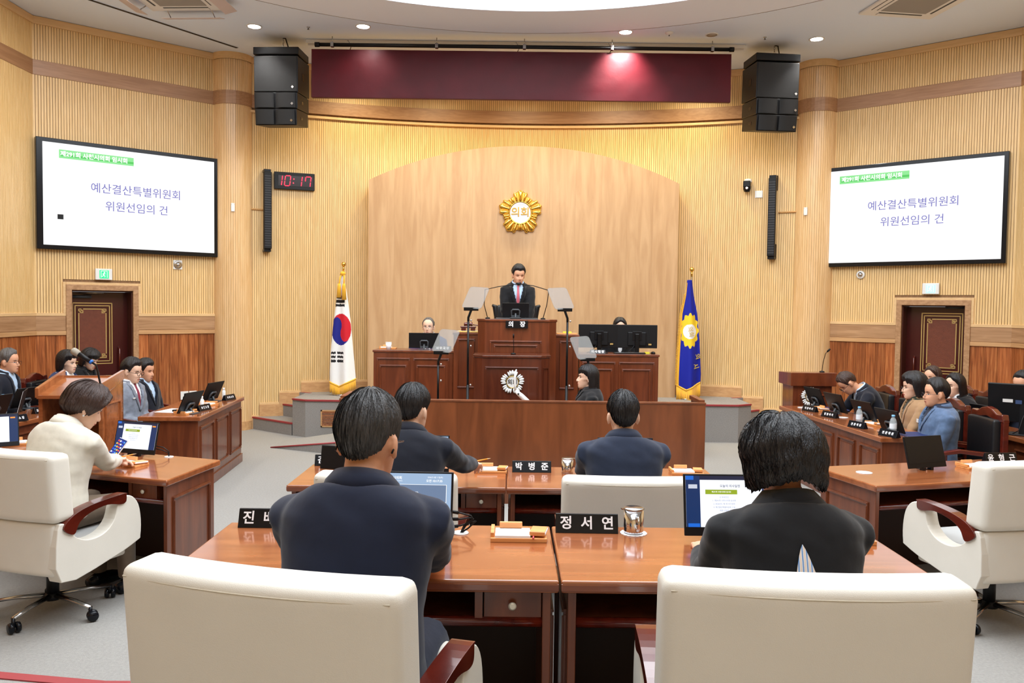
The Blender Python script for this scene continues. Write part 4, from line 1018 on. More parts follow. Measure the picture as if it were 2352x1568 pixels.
def gooseneck(label, base, pts, r=0.005, head=0.012, M=None):
    t = thing('gooseneck_microphone', label, 'microphone', base)
    MB().lathe([(0.03, 0), (0.03, 0.012), (0.012, 0.02)], 14).build('base', M_black, t)
    MB().tube([(0, 0, 0.01)]+pts, r, 6).build('stem', M_black, t)
    d = (Vector(pts[-1])-Vector(pts[-2])).normalized(); MB().tube([pts[-1], Vector(pts[-1])+d*0.02, Vector(pts[-1])+d*0.05], [head*0.7, head, head*0.8], 10).build('mic_head', M_black, t)
    return t
gooseneck('thin gooseneck microphone on the side lectern by the right column', (PY(1888, 852, 9.95).x, 9.95, a.z-0.01), [(0.01, 0, 0.12), (0.03, -0.02, 0.23), (0.045, -0.03, 0.25)], 0.004)
# left lectern: seen from its back-left, open under a sloping desk board
tL = thing('lectern', 'orange-brown wooden lectern with raised side rims behind the woman in cream', 'lectern', M=frame((PY(107, 900, 6.9).x, 6.78, 0), (1, 0.12, 0)))
Wl = 0.5; Hl = 1.22
MB().box(0, 0.03, 0, 0.5, 0, Hl-0.14).build('side_panel', M_desk, tL); MB().box(Wl-0.03, Wl, 0, 0.5, 0, Hl-0.02).build('side_panel', M_desk, tL)
mb = MB(); moulding(mb, 0.05, 0.42, 0.15, Hl-0.2, 0.02, 0.01, 0, frame((Wl, 0, 0), (0, 1, 0))); mb.build('panel_moulding', M_desk, tL, 0.002)
MB().extrude_yz([(-0.04, Hl-0.12), (0.52, Hl-0.0), (0.52, Hl-0.03), (-0.04, Hl-0.15)], 0, Wl).build('sloping_board', M_desk, tL, 0.004)
MB().box(0, Wl, 0.47, 0.5, 0, Hl).build('front_panel', M_desk, tL)
MB().extrude_yz([(-0.04, Hl-0.14), (-0.04, Hl-0.06), (0.5, Hl+0.05), (0.5, Hl-0.03)], -0.012, 0.018).build('side_rim', M_desk, tL, 0.004)
MB().extrude_yz([(-0.04, Hl-0.14), (-0.04, Hl-0.02), (0.5, Hl+0.05), (0.5, Hl-0.03)], Wl-0.018, Wl+0.012).build('side_rim', M_desk, tL, 0.004)
MB().box(0.03, Wl-0.03, 0.1, 0.47, 0.6, 0.62).build('shelf', M_desk, tL)
# its microphone
hp = PY(165, 803, 6.3); tp = PY(211, 832, 6.3); bs = PY(228, 905, 6.75)
tm = thing('lectern_microphone', 'silver-headed microphone with blue ring on the left lectern gooseneck', 'microphone', (0, 0, 0))
d = (tp-hp)
MB().tube([hp, hp+d*0.04, hp+d*0.13, hp+d*0.3, hp+d*0.36], [0.013, 0.024, 0.028, 0.026, 0.021], 14).build('grille_head', mat('mic_mesh', S(172, 164, 150), 0.45, 0.5, bump=0.6, bscale=500), tm)
MB().tube([hp+d*0.34, hp+d*0.94], [0.02, 0.016], 14).build('handle', M_black, tm)
MB().tube([hp+d*0.93, hp+d*1.0], 0.018, 14).build('blue_ring', mat('blue_plastic', S(40, 110, 200), 0.4), tm)
q = PY(224, 850, 6.5); MB().tube([hp+d*0.98, tp+(q-tp)*0.5+Vector((0.01, 0, 0.01)), q, PY(230, 880, 6.65), (bs.x, 6.8, Hl-0.03)], 0.008, 8).build('stem', M_black, tm)

# ================================================================== DESK OBJECTS
def monitor(label, M, w=0.36, h=0.225, tilt=12, content=0, stand='loop', z=0.02, cat='monitor', group=None):
    """screen faces -y"""
    t = thing('monitor', label, cat, M=M, group=group); Mt = T(0, 0, z) @ Matrix.Rotation(R(-tilt), 4, 'X')
    MB().box(-w/2, w/2, 0, 0.012, 0, h).build('panel', M_black, t, 0.003, Mt)
    bz = 0.034
    scr = MB().box(-w/2+0.008, w/2-0.008, -0.001, 0.0, bz, h-0.007).build('screen', M_blackgloss if content == 0 else {1: mat('scr_page', (0, 0, 0, 1), 0.3, emit=S(236, 240, 250), es=0.95), 2: mat('scr_blue', (0, 0, 0, 1), 0.3, emit=S(150, 175, 205), es=0.9)}[content], t, 0, Mt)
    x0, x1, z0, z1 = -w/2+0.008, w/2-0.008, bz, h-0.007; SW, SH = x1-x0, z1-z0
    E_ = lambda n, c: mat(n, (0, 0, 0, 1), 0.3, emit=c, es=0.95)
    def q(n, m, fx0, fx1, fz0, fz1, yy=-0.0016): MB().box(x0+SW*fx0, x0+SW*fx1, yy, yy+0.0005, z1-SH*fz1, z1-SH*fz0).build(n, m, scr)
    if content == 1:
        nv_ = E_('scr_navy', S(24, 48, 92))
        q('side_bar', nv_, 0, 0.16, 0, 1); q('title_bar', E_('scr_navy2', S(30, 36, 62)), 0.16, 1, 0, 0.08); q('tool_bar', nv_, 0.86, 1, 0.08, 1)
        q('home_tile', E_('scr_azure', S(30, 100, 200)), 0, 0.09, 0, 0.08, -0.002); q('page_tile', E_('scr_azure', S(30, 100, 200)), 0.02, 0.15, 0.93, 1, -0.002)
        q('thumbnail', E_('scr_grey', S(190, 196, 210)), 0.03, 0.13, 0.17, 0.25, -0.002)
        q('orange_tile', E_('scr_orange', S(245, 150, 60)), 0.88, 0.96, 0.1, 0.15, -0.002)
        tm_ = E_('scr_text', S(120, 128, 160))
        letter('screen_lettering', '오늘의 의사일정', 0.012, scr, E_('scr_text_dark', S(60, 64, 90)), x0+SW*0.5, -0.0022, z1-SH*0.2, 0.01)
        q('green_heading', E_('scr_olive', S(140, 160, 40)), 0.22, 0.58, 0.27, 0.36, -0.002)
        letter('screen_lettering', '제291회 사천시의회 임시회', 0.0068, scr, M_scrwhite, x0+SW*0.4, -0.0026, z1-SH*0.315, 0.01)
        for k, s_ in enumerate(('□ 부의안건', '1. 제291회 사천시의회 임시회', '2. 2026년도 제1회 추가경정', '3. 예산결산특별위원회 구성', '  - 위원 선임의 건')):
            letter('screen_lettering', s_, 0.0075, scr, tm_, x0+SW*0.43, -0.0022, z1-SH*(0.42+k*0.065), 0.005)
    elif content == 2:
        q('orange_strip', E_('scr_peach', S(226, 160, 120)), 0, 1, 0.8, 1); q('message_box', E_('scr_slate', S(104, 122, 150)), 0.1, 0.95, 0.22, 0.56)
        for a_ in ((0.1, 0.95, 0.215, 0.222), (0.1, 0.95, 0.555, 0.562), (0.945, 0.95, 0.22, 0.56), (0.1, 0.105, 0.22, 0.56)): q('box_outline', M_scrwhite, *a_, -0.0022)
        letter('screen_lettering', '사천시의회', 0.013, scr, M_scrwhite, x0+SW*0.36, -0.0022, z1-SH*0.095, 0.015)
        letter('screen_lettering', 'SACHEON CITY COUNCIL', 0.0055, scr, M_scrwhite, x0+SW*0.36, -0.0022, z1-SH*0.15)
        letter('screen_lettering', '2026년 6월 11일(목)', 0.0072, scr, M_scrwhite, x0+SW*0.82, -0.0022, z1-SH*0.075)
        letter('screen_lettering', '오전 10:17:35', 0.0115, scr, M_scrwhite, x0+SW*0.81, -0.0022, z1-SH*0.145, 0.015)
        letter('screen_lettering', '습니다.', 0.0095, scr, M_scrwhite, x0+SW*0.6, -0.0022, z1-SH*0.38, 0.015)
    if stand == 'loop':
        Ms = Mt @ T(0, 0.014, 0.0)
        lp = [(-0.05, 0.0, 0.015), (-0.05, 0.01, 0.085), (-0.035, 0.012, 0.1), (0.035, 0.012, 0.1), (0.05, 0.01, 0.085), (0.05, 0.0, 0.015)]
        sb_ = MB().tube([Ms @ Vector(p) for p in lp]+[], 0.011, 8, 0, True, 1); sb_.box(-0.052, 0.052, 0.01, 0.02, 0.0, 0.03, 0, Ms)
        sb_.build('stand_handle', M_greyplastic, t)
        MB().box(-0.07, 0.07, 0.03, 0.12, -z, -z+0.008, 0, T(0, 0, z)).tube([(0, 0.07, 0.006), Ms @ Vector((0, 0.012, 0.05))], 0.012, 8).build('foot', M_greyplastic, t, 0.003)
    elif stand == 'feet':
        MB().box(-0.03, 0.03, 0.03, 0.14, 0, 0.008).tube([(0, 0.1, 0.006), Mt @ Vector((0, 0.012, 0.1))], 0.01, 8).build('kickstand', M_greyplastic, t, 0.003)
        for s_ in (-0.035, 0.035): MB().box(s_-0.012, s_+0.012, -0.005, 0.03, 0.0, z+0.004).build('foot', M_blackgloss, t, 0.002)
    return t
def tray(label, M, notes=True, book=True, pencil=False):
    t = thing('desk_tray', label, 'tray', M=M)
    MB().box(-0.108, 0.108, -0.065, 0.065, 0, 0.016).build('base', M_traywood, t, 0.002)
    MB().box(-0.108, -0.094, -0.05, 0.075, 0.008, 0.034).build('side_ridge', M_traywood, t, 0.002)
    MB().box(-0.09, 0.045, -0.06, 0.055, 0.016, 0.025).build('note_paper', M_paper, t)
    pr = MB().box(-0.075, 0.015, 0.045, 0.06, 0.026, 0.05).build('paper_weight', M_traywood, t, 0.003)
    if book: MB().box(-0.03, 0.03, -0.055, 0.055, 0, 0.016).box(-0.028, 0.032, -0.052, 0.052, 0.003, 0.013, 1).build('lid_box', [M_traywood, M_paper], t, 0.002, T(0.078, 0.0, 0.02) @ RZ(-8) @ Matrix.Rotation(R(-3), 4, 'X'))
    if pencil: MB().tube([(0.055, -0.085, 0.022), (0.057, -0.05, 0.022)], 0.0035, 6).build('eraser_tip', mat('eraser_red', S(200, 70, 80), 0.5), t)
    return t
def nameplate(label, M, chars, w=0.25, h=0.075, pitch=0.085, size=0.055, both=False):
    t = thing('name_board', label, 'sign', M=M)
    MB().extrude_yz([(-0.032, 0), (0.032, 0), (0.005, h), (-0.005, h)], -w/2, w/2).build('board', M_blackgloss, t, 0.002)
    a = math.atan2(0.027, h)
    me = spaced(chars, size, pitch, 0.022); me.transform(T(0, -0.032+0.0135-0.0012, h/2) @ Matrix.Rotation(-a, 4, 'X')); me.materials.append(M_paper); stuff(put('lettering', me, t))
    return t
def mug(label, M, doily=True):
    t = thing('mug', label, 'mug', M=M)
    Rr = 0.04; Hh = 0.095
    MB().lathe([(0.038, 0), (Rr, 0.006), (Rr, Hh), (Rr-0.002, Hh)], 28).build('body', M_chrome, t)
    MB().lathe([(Rr+0.001, Hh), (Rr+0.002, Hh+0.003), (Rr*0.9, Hh+0.007), (0.0, Hh+0.007)], 28).box(-Rr-0.012, -Rr+0.004, -0.008, 0.008, Hh, Hh+0.004).build('lid', M_steel, t)
    MB().tube([(0, -Rr+0.002, 0.075), (0, -Rr-0.024, 0.07), (0, -Rr-0.028, 0.045), (0, -Rr-0.018, 0.025), (0, -Rr+0.002, 0.02)], 0.005, 8, flat=1.6).build('handle', M_chrome, t)
    return t
def doily(label, M, r=0.054):
    d = [(r*(1+0.035*math.cos(18*2*math.pi*k/108))*math.cos(2*math.pi*k/108), r*(1+0.035*math.cos(18*2*math.pi*k/108))*math.sin(2*math.pi*k/108)) for k in range(108)]
    o = MB().prism(d, 0, 0.0015).build('doily', M_paper); o.matrix_world = M; tag(o, label, 'coaster'); return o
def cables(label, base, pts_list, plug=True):
    t = thing('cable_bundle', label, 'cable', base)
    MB().lathe([(0.018, 0.0), (0.033, 0.0), (0.031, 0.004), (0.018, 0.003)], 24).build('grommet_ring', M_white, t)
    for P in pts_list:
        c = MB().tube(P, 0.0035, 7).build('cable', M_black, t)
        a, b = Vector(P[-1]), Vector(P[-2]); d = (a-b).normalized()
        MB().tube([a-d*0.004, a+d*0.03], 0.007, 6).build('plug', M_black, c)
    return t
ZN = ZT+0.75
def on(px, py, z, rz=0): p = PZ(px, py, z); return T(p.x, p.y, z) @ RZ(rz)
# near desks
nameplate('black name board at the left end of the near left desk', on(622, 1208, ZN, 0), '진배 ', 0.25, 0.073, 0.083)
nameplate('black name board at the near desk seam, beside the steel mug', on(1347, 1220, ZN, -1), '정서연', 0.25, 0.073, 0.083)
p = PZ(1455, 1224, ZN); doily('white scalloped paper doily under the near steel mug', T(p.x, p.y+0.0, ZN+0.0005), 0.053); mug('lidded steel mug on a white doily on the near right desk', T(p.x, p.y, ZN+0.003) @ RZ(8))
p = PZ(1191, 1240, ZN); tray('wooden paper tray on the near left desk beside the seam', T(p.x, p.y+0.03, ZN), pencil=True)
p = PZ(1956, 1248, ZN); tray('wooden paper tray half hidden behind the near woman in black', T(p.x-0.02, p.y+0.04, ZN))
p = PZ(1036, 1240, ZN); monitor('near left monitor showing the blue and peach council page', T(p.x-0.18, p.y+0.01, ZN) @ RZ(-2), 0.365, 0.238, 12, 2, 'feet')
p = PZ(1572, 1243, ZN); monitor('near right monitor showing a white agenda page', T(p.x+0.185, p.y+0.01, ZN) @ RZ(1), 0.365, 0.238, 12, 1, 'feet')
p = PZ(1058, 1224, ZN); zq = 0.0
cables('black cables rising from desk grommet into the near left monitor', (p.x, p.y, ZN), [[(0, 0, 0.0), (0.02, 0, 0.03), (0.05, 0, 0.055), (0.04, 0.0, 0.07), (0, 0, 0.08), (-0.012, 0, 0.082)], [(0, 0, 0), (0.015, 0, 0.035), (0.05, 0, 0.06), (0.03, 0, 0.062), (0, 0, 0.056), (-0.014, 0, 0.056)], [(0, 0, 0), (0.03, 0, 0.02), (0.06, 0, 0.05), (0.04, 0, 0.045), (0, 0, 0.03), (-0.014, 0, 0.028)]])
# front row
nameplate('black name board in the middle of the front row desks', on(1221, 1083, 0.75), '박병준', 0.265, 0.075, 0.088)
nameplate('black name board at the left end of the front row desks', on(768, 1068, 0.75, 2), '김  ', 0.265, 0.075, 0.088)
p = PZ(1303, 1085, 0.75); mug('lidded steel mug on the front row right desk', T(p.x, p.y, 0.75) @ RZ(190))
p = PZ(1127, 1086, 0.75); tray('wooden paper tray under the outstretched hand on the front row desk', T(p.x, p.y+0.05, 0.75))
p = PZ(1579, 1090, 0.75); tray('wooden paper tray at the right end of the front row desks', T(p.x, p.y+0.04, 0.75))
p = PZ(985, 1100, 0.75); monitor('front row left monitor, top edge showing beyond the dark-suited man', T(p.x-0.06, 5.4, 0.75), 0.365, 0.25, 10, 2, 'feet')
p = PZ(1430, 1100, 0.75); monitor('front row right monitor hidden behind the navy-suited man', T(p.x+0.02, 5.4, 0.75), 0.365, 0.25, 10, 1, 'feet')
a = PZ(775, 1063, 0.75); ts_ = thing('tablet', 'black tablet standing at the left end of the front row desk', 'tablet', M=T(a.x+0.01, 5.6, 0.75) @ RZ(-14) @ Matrix.Rotation(R(-10), 4, 'X'))
MB().box(-0.09, 0.09, 0, 0.01, 0, 0.16).build('case', M_black, ts_, 0.004); MB().box(-0.08, 0.08, -0.001, 0.0, 0.01, 0.15).build('screen', M_blackgloss, ts_)
# left side desk
p = PZ(300, 1048, 0.75)
aw = 19.5
def DL(px, py, z=0.75, rz=0.0): q = PZ(px, py, z); return T(q.x, q.y, z) @ RZ(-aw+rz)
p0 = PZ(250, 1043, 0.75); p1 = PZ(362, 1052, 0.75)
monitor('monitor with white document facing the woman in the cream jacket', T((p0.x+p1.x)/2, (p0.y+p1.y)/2, 0.75) @ RZ(math.degrees(math.atan2(p1.y-p0.y, p1.x-p0.x))), 0.37, 0.235, 14, 1, 'feet')
tray('wooden paper tray by the writing hand of the woman in cream', DL(298, 1068))
tray('wooden paper tray at the far left desk behind the left cream chair', on(45, 1020, 0.75, 24), book=False)
p = PZ(388, 1049, 0.75); cables('black cables from a white grommet at the left side desk monitor', (p.x, p.y, 0.75), [[(0, 0, 0), (0.0, 0, 0.04), (-0.04, 0, 0.07), (-0.1, 0.0, 0.08)], [(0, 0, 0), (-0.005, 0, 0.03), (-0.05, 0, 0.05), (-0.1, 0.0, 0.06)]])
q = PZ(244, 1048, 0.75); mug('steel mug half hidden behind the cream sleeve on left desk', T(q.x, q.y+0.25, 0.75))
p0 = PZ(-70, 1045, 0.75); monitor('tilted monitor with blue side bar at the far left edge', T(p0.x+0.0, p0.y+0.2, 0.75) @ RZ(34), 0.42, 0.25, 14, 1, 'feet')
# right side desk
p0 = PZ(2074, 1084, 0.75); p1 = PZ(2188, 1076, 0.75)
monitor('large dark blank monitor on the right side desk', T((p0.x+p1.x)/2, (p0.y+p1.y)/2, 0.75) @ RZ(math.degrees(math.atan2(p1.y-p0.y, p1.x-p0.x))), 0.345, 0.225, 16, 0, 'feet')
p = PZ(1985, 1085, 0.75); o = MB().lathe([(0.054, 0), (0.054, 0.0025), (0.0, 0.0025)], 40).build('coaster', M_paper); o.location = (p.x, p.y, 0.75); tag(o, 'plain white round coaster on the right side desk', 'coaster')
tray('wooden paper tray beside the dark blank monitor on right desk', on(2240, 1074, 0.75, 12))
nameplate('black name board on the right side desk behind its paper tray', on(2296, 1062, 0.75, 6), '윤형근', 0.25, 0.075, 0.085)

# ---- officials' monitors: backs to us
def back_monitor(label, X, Y, z, rz, w=0.33, h=0.22, tilt=24): return monitor(label, T(X, Y, z) @ RZ(rz), w, h, tilt, 0, 'loop', 0.02)
def bottle(label, M, H=0.19):
    t = thing('water_bottle', label, 'bottle', M=M)
    mw = mat('bottle_pet', S(225, 235, 240), 0.05, 0, 0.5, trans=0.0, alpha=0.3)
    prof = [(0.0, 0), (0.028, 0.0), (0.03, 0.008)]+[(0.03-0.0025*(k % 2), 0.02+k*0.011) for k in range(9)]+[(0.03, 0.125), (0.024, 0.15), (0.013, 0.168), (0.012, 0.178)]
    MB().lathe(prof, 16).build('bottle_body', mw, t); MB().lathe([(0.0145, 0.172), (0.0145, 0.19), (0.0, 0.191)], 14).build('cap', mat('cap_blue', S(120, 180, 225), 0.4), t)
    MB().lathe([(0.0303, 0.07), (0.0303, 0.115)], 16, 0, None, False).build('paper_label', mat('bottle_label', S(225, 230, 236), 0.5), t)
    return t
def side_plate(label, X, Y, z, rz, chars): return nameplate(label, T(X, Y, z) @ RZ(rz), chars, 0.2, 0.062, 0.034, 0.028)
# left officials, first row: face +x, plates face the hall
z7 = 0.77
for px, py, lb in ((437, 951, "black monitor seen from behind on the left officials' desk, nearer one"), (488, 923, "black monitor seen from behind on the left officials' desk, farther one")):
    q = PZ(px, py-2, z7); back_monitor(lb, q.x-0.04, q.y, z7, -101)
for px, py, lb, ch in ((472, 942, "small dark name board on left officials' desk, nearer one", '보건소장'), (530, 918, "small dark name board at the far corner of left officials' desk", '의회사무')):
    q = PZ(px, py, z7); side_plate(lb, q.x-0.02, q.y, z7, 76, ch)
for px, py, lb in ((428, 951, "wooden paper tray at the near corner of left officials' desk"), (478, 932, "wooden paper tray between the two left officials' monitors")):
    q = PZ(px, py, z7); tray(lb, T(q.x-0.02, q.y+0.05, z7) @ RZ(80), book=True)
q = PZ(395, 943, z7); sp = MB().box(-0.15, 0.15, -0.1, 0.1, 0, 0.003).build('document', M_paper, None, 0, T(q.x, q.y, z7) @ RZ(80)); tag(sp, "white paper lying on left officials' desk before the suited men", 'paper')
q = PZ(410, 945, z7); tp_ = thing('phone_case', "black flat case lying by the paper on left officials' desk", 'case', M=T(q.x, q.y, z7+0.003) @ RZ(70)); MB().box(-0.06, 0.06, -0.03, 0.03, 0, 0.022).build('body', M_blackgloss, tp_, 0.005); MB().box(-0.04, 0.04, -0.0305, -0.028, 0.006, 0.014).build('front_strip', M_steel, tp_)
for px, py, lb in ((464, 938, 'slim white bottle behind the nearer left officials monitor'), (514, 916, 'slim white bottle behind the farther left officials monitor')):
    q = PZ(px, py, z7); t = thing('white_bottle', lb, 'bottle', (q.x, q.y, z7)); MB().lathe([(0.018, 0), (0.02, 0.01), (0.02, 0.09), (0.01, 0.105)], 14).build('body', M_white, t); MB().lathe([(0.011, 0.1), (0.011, 0.13), (0.0, 0.131)], 12).build('cap', M_white, t)
# wall sockets
u, z = PW(432, 907, FL); t = thing('socket_plate', 'double white socket plate on wainscot above left officials desk', 'socket', M=FL @ T(u, -0.02, z))
MB().box(-0.115, -0.005, -0.01, 0, -0.06, 0.06).build('cover', M_white, t, 0.003); MB().box(0.005, 0.115, -0.01, 0, -0.06, 0.06).build('cover', M_white, t, 0.003)
mb = MB()
for x_, z_ in ((-0.06, 0.02), (-0.075, -0.025), (-0.045, -0.025)): mb.box(x_-0.01, x_+0.01, -0.0115, -0.01, z_-0.008, z_+0.008)
for x_ in (0.035, 0.075):
    for z_ in (-0.03, 0.0, 0.03): mb.box(x_-0.014, x_+0.014, -0.0115, -0.01, z_-0.009, z_+0.009)
stuff(mb.build('sockets', M_greyplastic, t))
# left officials, rear row
for px, py, lb in ((78, 938, 'black monitor seen from behind at far left, beside the water bottle'), (118, 925, 'black monitor seen from behind just left of the wooden lectern'), (8, 960, 'black monitor cut by the left edge of the picture')):
    q = PZ(px, py, z7); back_monitor(lb, q.x-0.12, q.y, z7, -102)
for (X, Y, rz, lb) in ((-4.75, 8.75, -103, 'black monitor rising behind the left lectern, nearer of two'), (-4.72, 9.25, -101, 'black monitor below the seated woman in black at left')):
    back_monitor(lb, X, Y, z7, rz)
for px, py, lb, ch in ((46, 968, 'dark slanted name board at far left, nearest the camera', '보건소장'), (104, 948, 'dark slanted name board at far left, beside the lectern', '도시건설국')):
    q = PZ(px, py, z7); side_plate(lb, q.x-0.03, q.y, z7, 72, ch)
for px, py, lb in ((22, 950, 'clear water bottle with blue cap at far left'), (76, 936, 'clear water bottle standing left of the lectern')):
    q = PZ(px, py, z7); bottle(lb, T(q.x-0.06, q.y, z7))
q = PZ(74, 935, z7); op = thing('open_folder', 'upright open white paper folder before the far left man', 'folder', M=T(-4.9, 8.2, z7) @ RZ(-66) @ Matrix.Rotation(R(-14), 4, 'X')); MB().box(-0.16, 0.16, 0, 0.004, 0, 0.22).build('page', M_paper, op); MB().box(-0.165, 0.165, 0.004, 0.008, -0.0, 0.225).build('cover', M_black, op)
# right officials, first row
rm_ = ((1852, 941, 1), (1898, 957, 2), (1961, 978, 3), (2018, 1002, 4))
names = ('first black monitor seen from behind on the right desk, farthest from camera', "second black monitor on the right officials' desk, beside the lectern emblem", "third black monitor on the right officials' desk, before the empty chair", "fourth black monitor on the right officials' desk, nearest the camera")
for (px, py, k), lb in zip(rm_, names):
    q = PZ(px, py-8, z7); back_monitor(lb, q.x+0.14, q.y, z7, 101)
for (px, py), ch, lb in zip(((1848, 944), (1893, 958), (1955, 982), (2027, 1002)), ('의장비서', '행정자치', '전문위원', '전문위원'), ('dark name board with coloured glints, farthest on the right desk', 'dark name board with green glints, second on the right desk', "dark name board left of the bottle in the middle of right officials' desk", "dark name board nearest the camera on the right officials' desk")):
    q = PZ(px, py, z7); side_plate(lb, q.x+0.06, q.y, z7, -68, ch)
for px, py, lb in ((1971, 980, "clear water bottle with blue cap in the middle of right officials' desk"), (2049, 1003, "clear water bottle with blue cap at the near end of right officials' desk")):
    q = PZ(px, py, z7); bottle(lb, T(q.x+0.02, q.y+0.03, z7))
for px, py, lb in ((1865, 943, "wooden tray by the farthest name board on the right desk"), (1993, 978, "wooden tray between third and fourth monitors on the right desk")):
    q = PZ(px, py, z7); tray(lb, T(q.x+0.1, q.y+0.05, z7) @ RZ(-80))
for px, py, lb, col_, w_, d_ in ((1915, 940, 'dark blue folder lying on the far part of the right desk', S(36, 46, 104), 0.3, 0.22), (2100, 1000, 'dark blue folder lying in front of the man in the blue jacket', S(30, 48, 96), 0.32, 0.24), (2005, 968, 'purple folder lying before the woman in the brown jacket', S(110, 50, 100), 0.24, 0.18)):
    q = PZ(px, py, z7); f = thing('folder', lb, 'folder', M=T(min(q.x, 3.66), q.y, z7) @ RZ(-84)); MB().box(-w_/2, w_/2, -d_/2, d_/2, 0, 0.004).build('cover', mat('folder_%d' % px, col_, 0.5), f, 0.001); MB().box(-w_/2+0.005, w_/2-0.005, -d_/2+0.004, d_/2-0.004, 0.004, 0.008).build('pages', M_paper, f); MB().box(-w_/2, w_/2, -d_/2, d_/2, 0.008, 0.011).build('cover', mat('folder_%d' % px, col_, 0.5), f, 0.001)
for px, py, lb in ((1832, 936, 'small white cup saucer at the far end of the right desk'), (1926, 959, 'white round coaster between second and third right monitors')):
    q = PZ(px, py, z7); o = MB().lathe([(0.045, 0.0), (0.05, 0.006), (0.0, 0.006)], 24).build('coaster', M_paper); o.location = (q.x+0.05, q.y, z7); tag(o, lb, 'coaster')
q = PZ(1904, 935, z7); t = thing('floor_socket_box', 'grey socket box standing on the right desk behind the second monitor', 'socket', M=T(3.66, 9.2, z7) @ RZ(0)); MB().box(-0.03, 0.03, -0.02, 0.02, 0, 0.12).build('box', M_greyplastic, t, 0.004); MB().box(-0.02, 0.02, -0.022, -0.019, 0.03, 0.05).box(-0.02, 0.02, -0.022, -0.019, 0.07, 0.09).build('socket_face', M_black, t)
# right rear row
q = PZ(2320, 1004, z7)
t = thing('monitor', 'big black desktop monitor seen from behind at the right edge', 'monitor', M=T(4.66, 7.45, z7) @ RZ(142))
MB().box(-0.3, 0.3, 0, 0.03, 0.12, 0.47).build('panel', M_black, t, 0.006, Matrix.Rotation(R(-8), 4, 'X'))
MB().box(-0.05, 0.05, 0.03, 0.07, 0.0, 0.3).build('stand', M_black, t, 0.01); MB().box(-0.13, 0.13, -0.06, 0.12, 0, 0.015).build('foot', M_black, t, 0.006)
MB().box(0.1, 0.18, 0.031, 0.033, 0.3, 0.33).build('white_sticker', M_white, t, 0, Matrix.Rotation(R(-8), 4, 'X')); MB().box(0.03, 0.08, 0.031, 0.033, 0.29, 0.325).build('blue_sticker', mat('sticker_blue', S(60, 80, 120), 0.5), t, 0, Matrix.Rotation(R(-8), 4, 'X'))
MB().tube([(0.0, 0.04, 0.22), (0.02, 0.09, 0.15), (0.04, 0.1, 0.05), (0.1, 0.11, 0.006)], 0.005, 6).build('cable', M_black, t)
q = PZ(2260, 988, z7); side_plate('dark name board beside the bottle on the rear right desk', q.x+0.02, q.y, z7, -66, '의회홍보팀장')
q = PZ(2275, 976, z7); bottle('clear water bottle on the rear right desk beside the big monitor', T(q.x, q.y, z7))
kb = thing('keyboard', 'black keyboard under the big monitor at the right edge', 'keyboard', M=T(4.74, 6.85, z7) @ RZ(100)); MB().box(-0.18, 0.18, -0.06, 0.06, 0, 0.015).build('body', M_black, kb, 0.004)
km = MB()
for i in range(12):
    for j in range(4): km.box(-0.17+i*0.0283, -0.17+i*0.0283+0.022, -0.052+j*0.026, -0.032+j*0.026, 0.015, 0.019)
stuff(km.build('keys', M_greyplastic, kb))
for (X, Y, rz, lb) in ((4.42, 9.0, 103, 'black monitor seen from behind, before the two rear women, farther one'), (4.6, 7.9, 103, 'black monitor top beside the woman with long hair at right')):
    back_monitor(lb, X, Y, z7, rz)
q = PZ(2067, 928, z7); bottle('clear water bottle on the rear right desk left of the brown jacket', T(4.4, 8.75, z7))

# ---- things on the dais
zD = ZD+DLH
a = PY(985, 803, 10.8); m = back_monitor("official's black monitor with grey stand on the left dais desk", PY(973, 800, 10.8).x, 10.78, zD, 180, 0.40, 0.2, 6)
m.matrix_world = T(PY(974, 800, 10.8).x, 10.82, zD) @ RZ(3) @ Matrix.Rotation(R(180), 4, 'Z')
def cup(label, loc):
    t = thing('paper_cup', label, 'cup', loc); MB().lathe([(0.028, 0), (0.04, 0.09), (0.037, 0.09), (0.027, 0.005)], 20).build('cup_body', M_paper, t); MB().lathe([(0.041, 0.088), (0.041, 0.096), (0.0, 0.098)], 20).build('lid', M_white, t); return t
cup('white lidded paper cup on the left dais desk', (PY(892, 803, 10.7).x, 10.72, zD))
tray('wooden paper tray behind the paper cup on the left dais desk', T(PY(890, 803, 10.85).x, 10.9, zD), book=False)
nameplate('black name board on the left dais desk behind the short acrylic plate', T(PY(1017, 803, 10.68).x, 10.66, zD), '사무국장', 0.22, 0.055, 0.044, 0.04)
zR = ZD+DRH
def big_monitor(label, xc_, Y, z, rz=0):
    t = thing('monitor', label, 'monitor', M=T(xc_, Y, z) @ RZ(180+rz))
    MB().box(-0.265, 0.265, 0.0, 0.03, 0.07, 0.375).build('panel', M_black, t, 0.006); MB().box(-0.12, 0.12, 0.03, 0.05, 0.1, 0.28).build('back_bulge', M_black, t, 0.01)
    MB().box(-0.06, 0.06, 0.05, 0.056, 0.17, 0.29).build('mount_plate', M_blackgloss, t, 0.003)
    MB().box(-0.028, 0.028, 0.05, 0.09, 0.0, 0.26).build('stand', M_blackmetal, t, 0.01); MB().box(-0.11, 0.11, -0.06, 0.13, 0, 0.012).build('foot', M_black, t, 0.004)
    MB().tube([(0.02, 0.055, 0.13), (0.06, 0.08, 0.07), (0.12, 0.08, 0.02), (0.16, 0.06, 0.006)], 0.004, 6).build('cable', M_black, t)
    MB().box(-0.2, -0.13, 0.03, 0.034, 0.1, 0.14).box(-0.19, -0.15, 0.0345, 0.036, 0.11, 0.13, 1).build('ports', [M_blackgloss, M_brass], t); return t
big_monitor('left of the two big black monitors on the right dais desk', PY(1374, 800, 10.85).x, 10.85, zR, 4)
big_monitor('right of the two big black monitors on the right dais desk', PY(1462, 800, 10.85).x, 10.85, zR, -4)
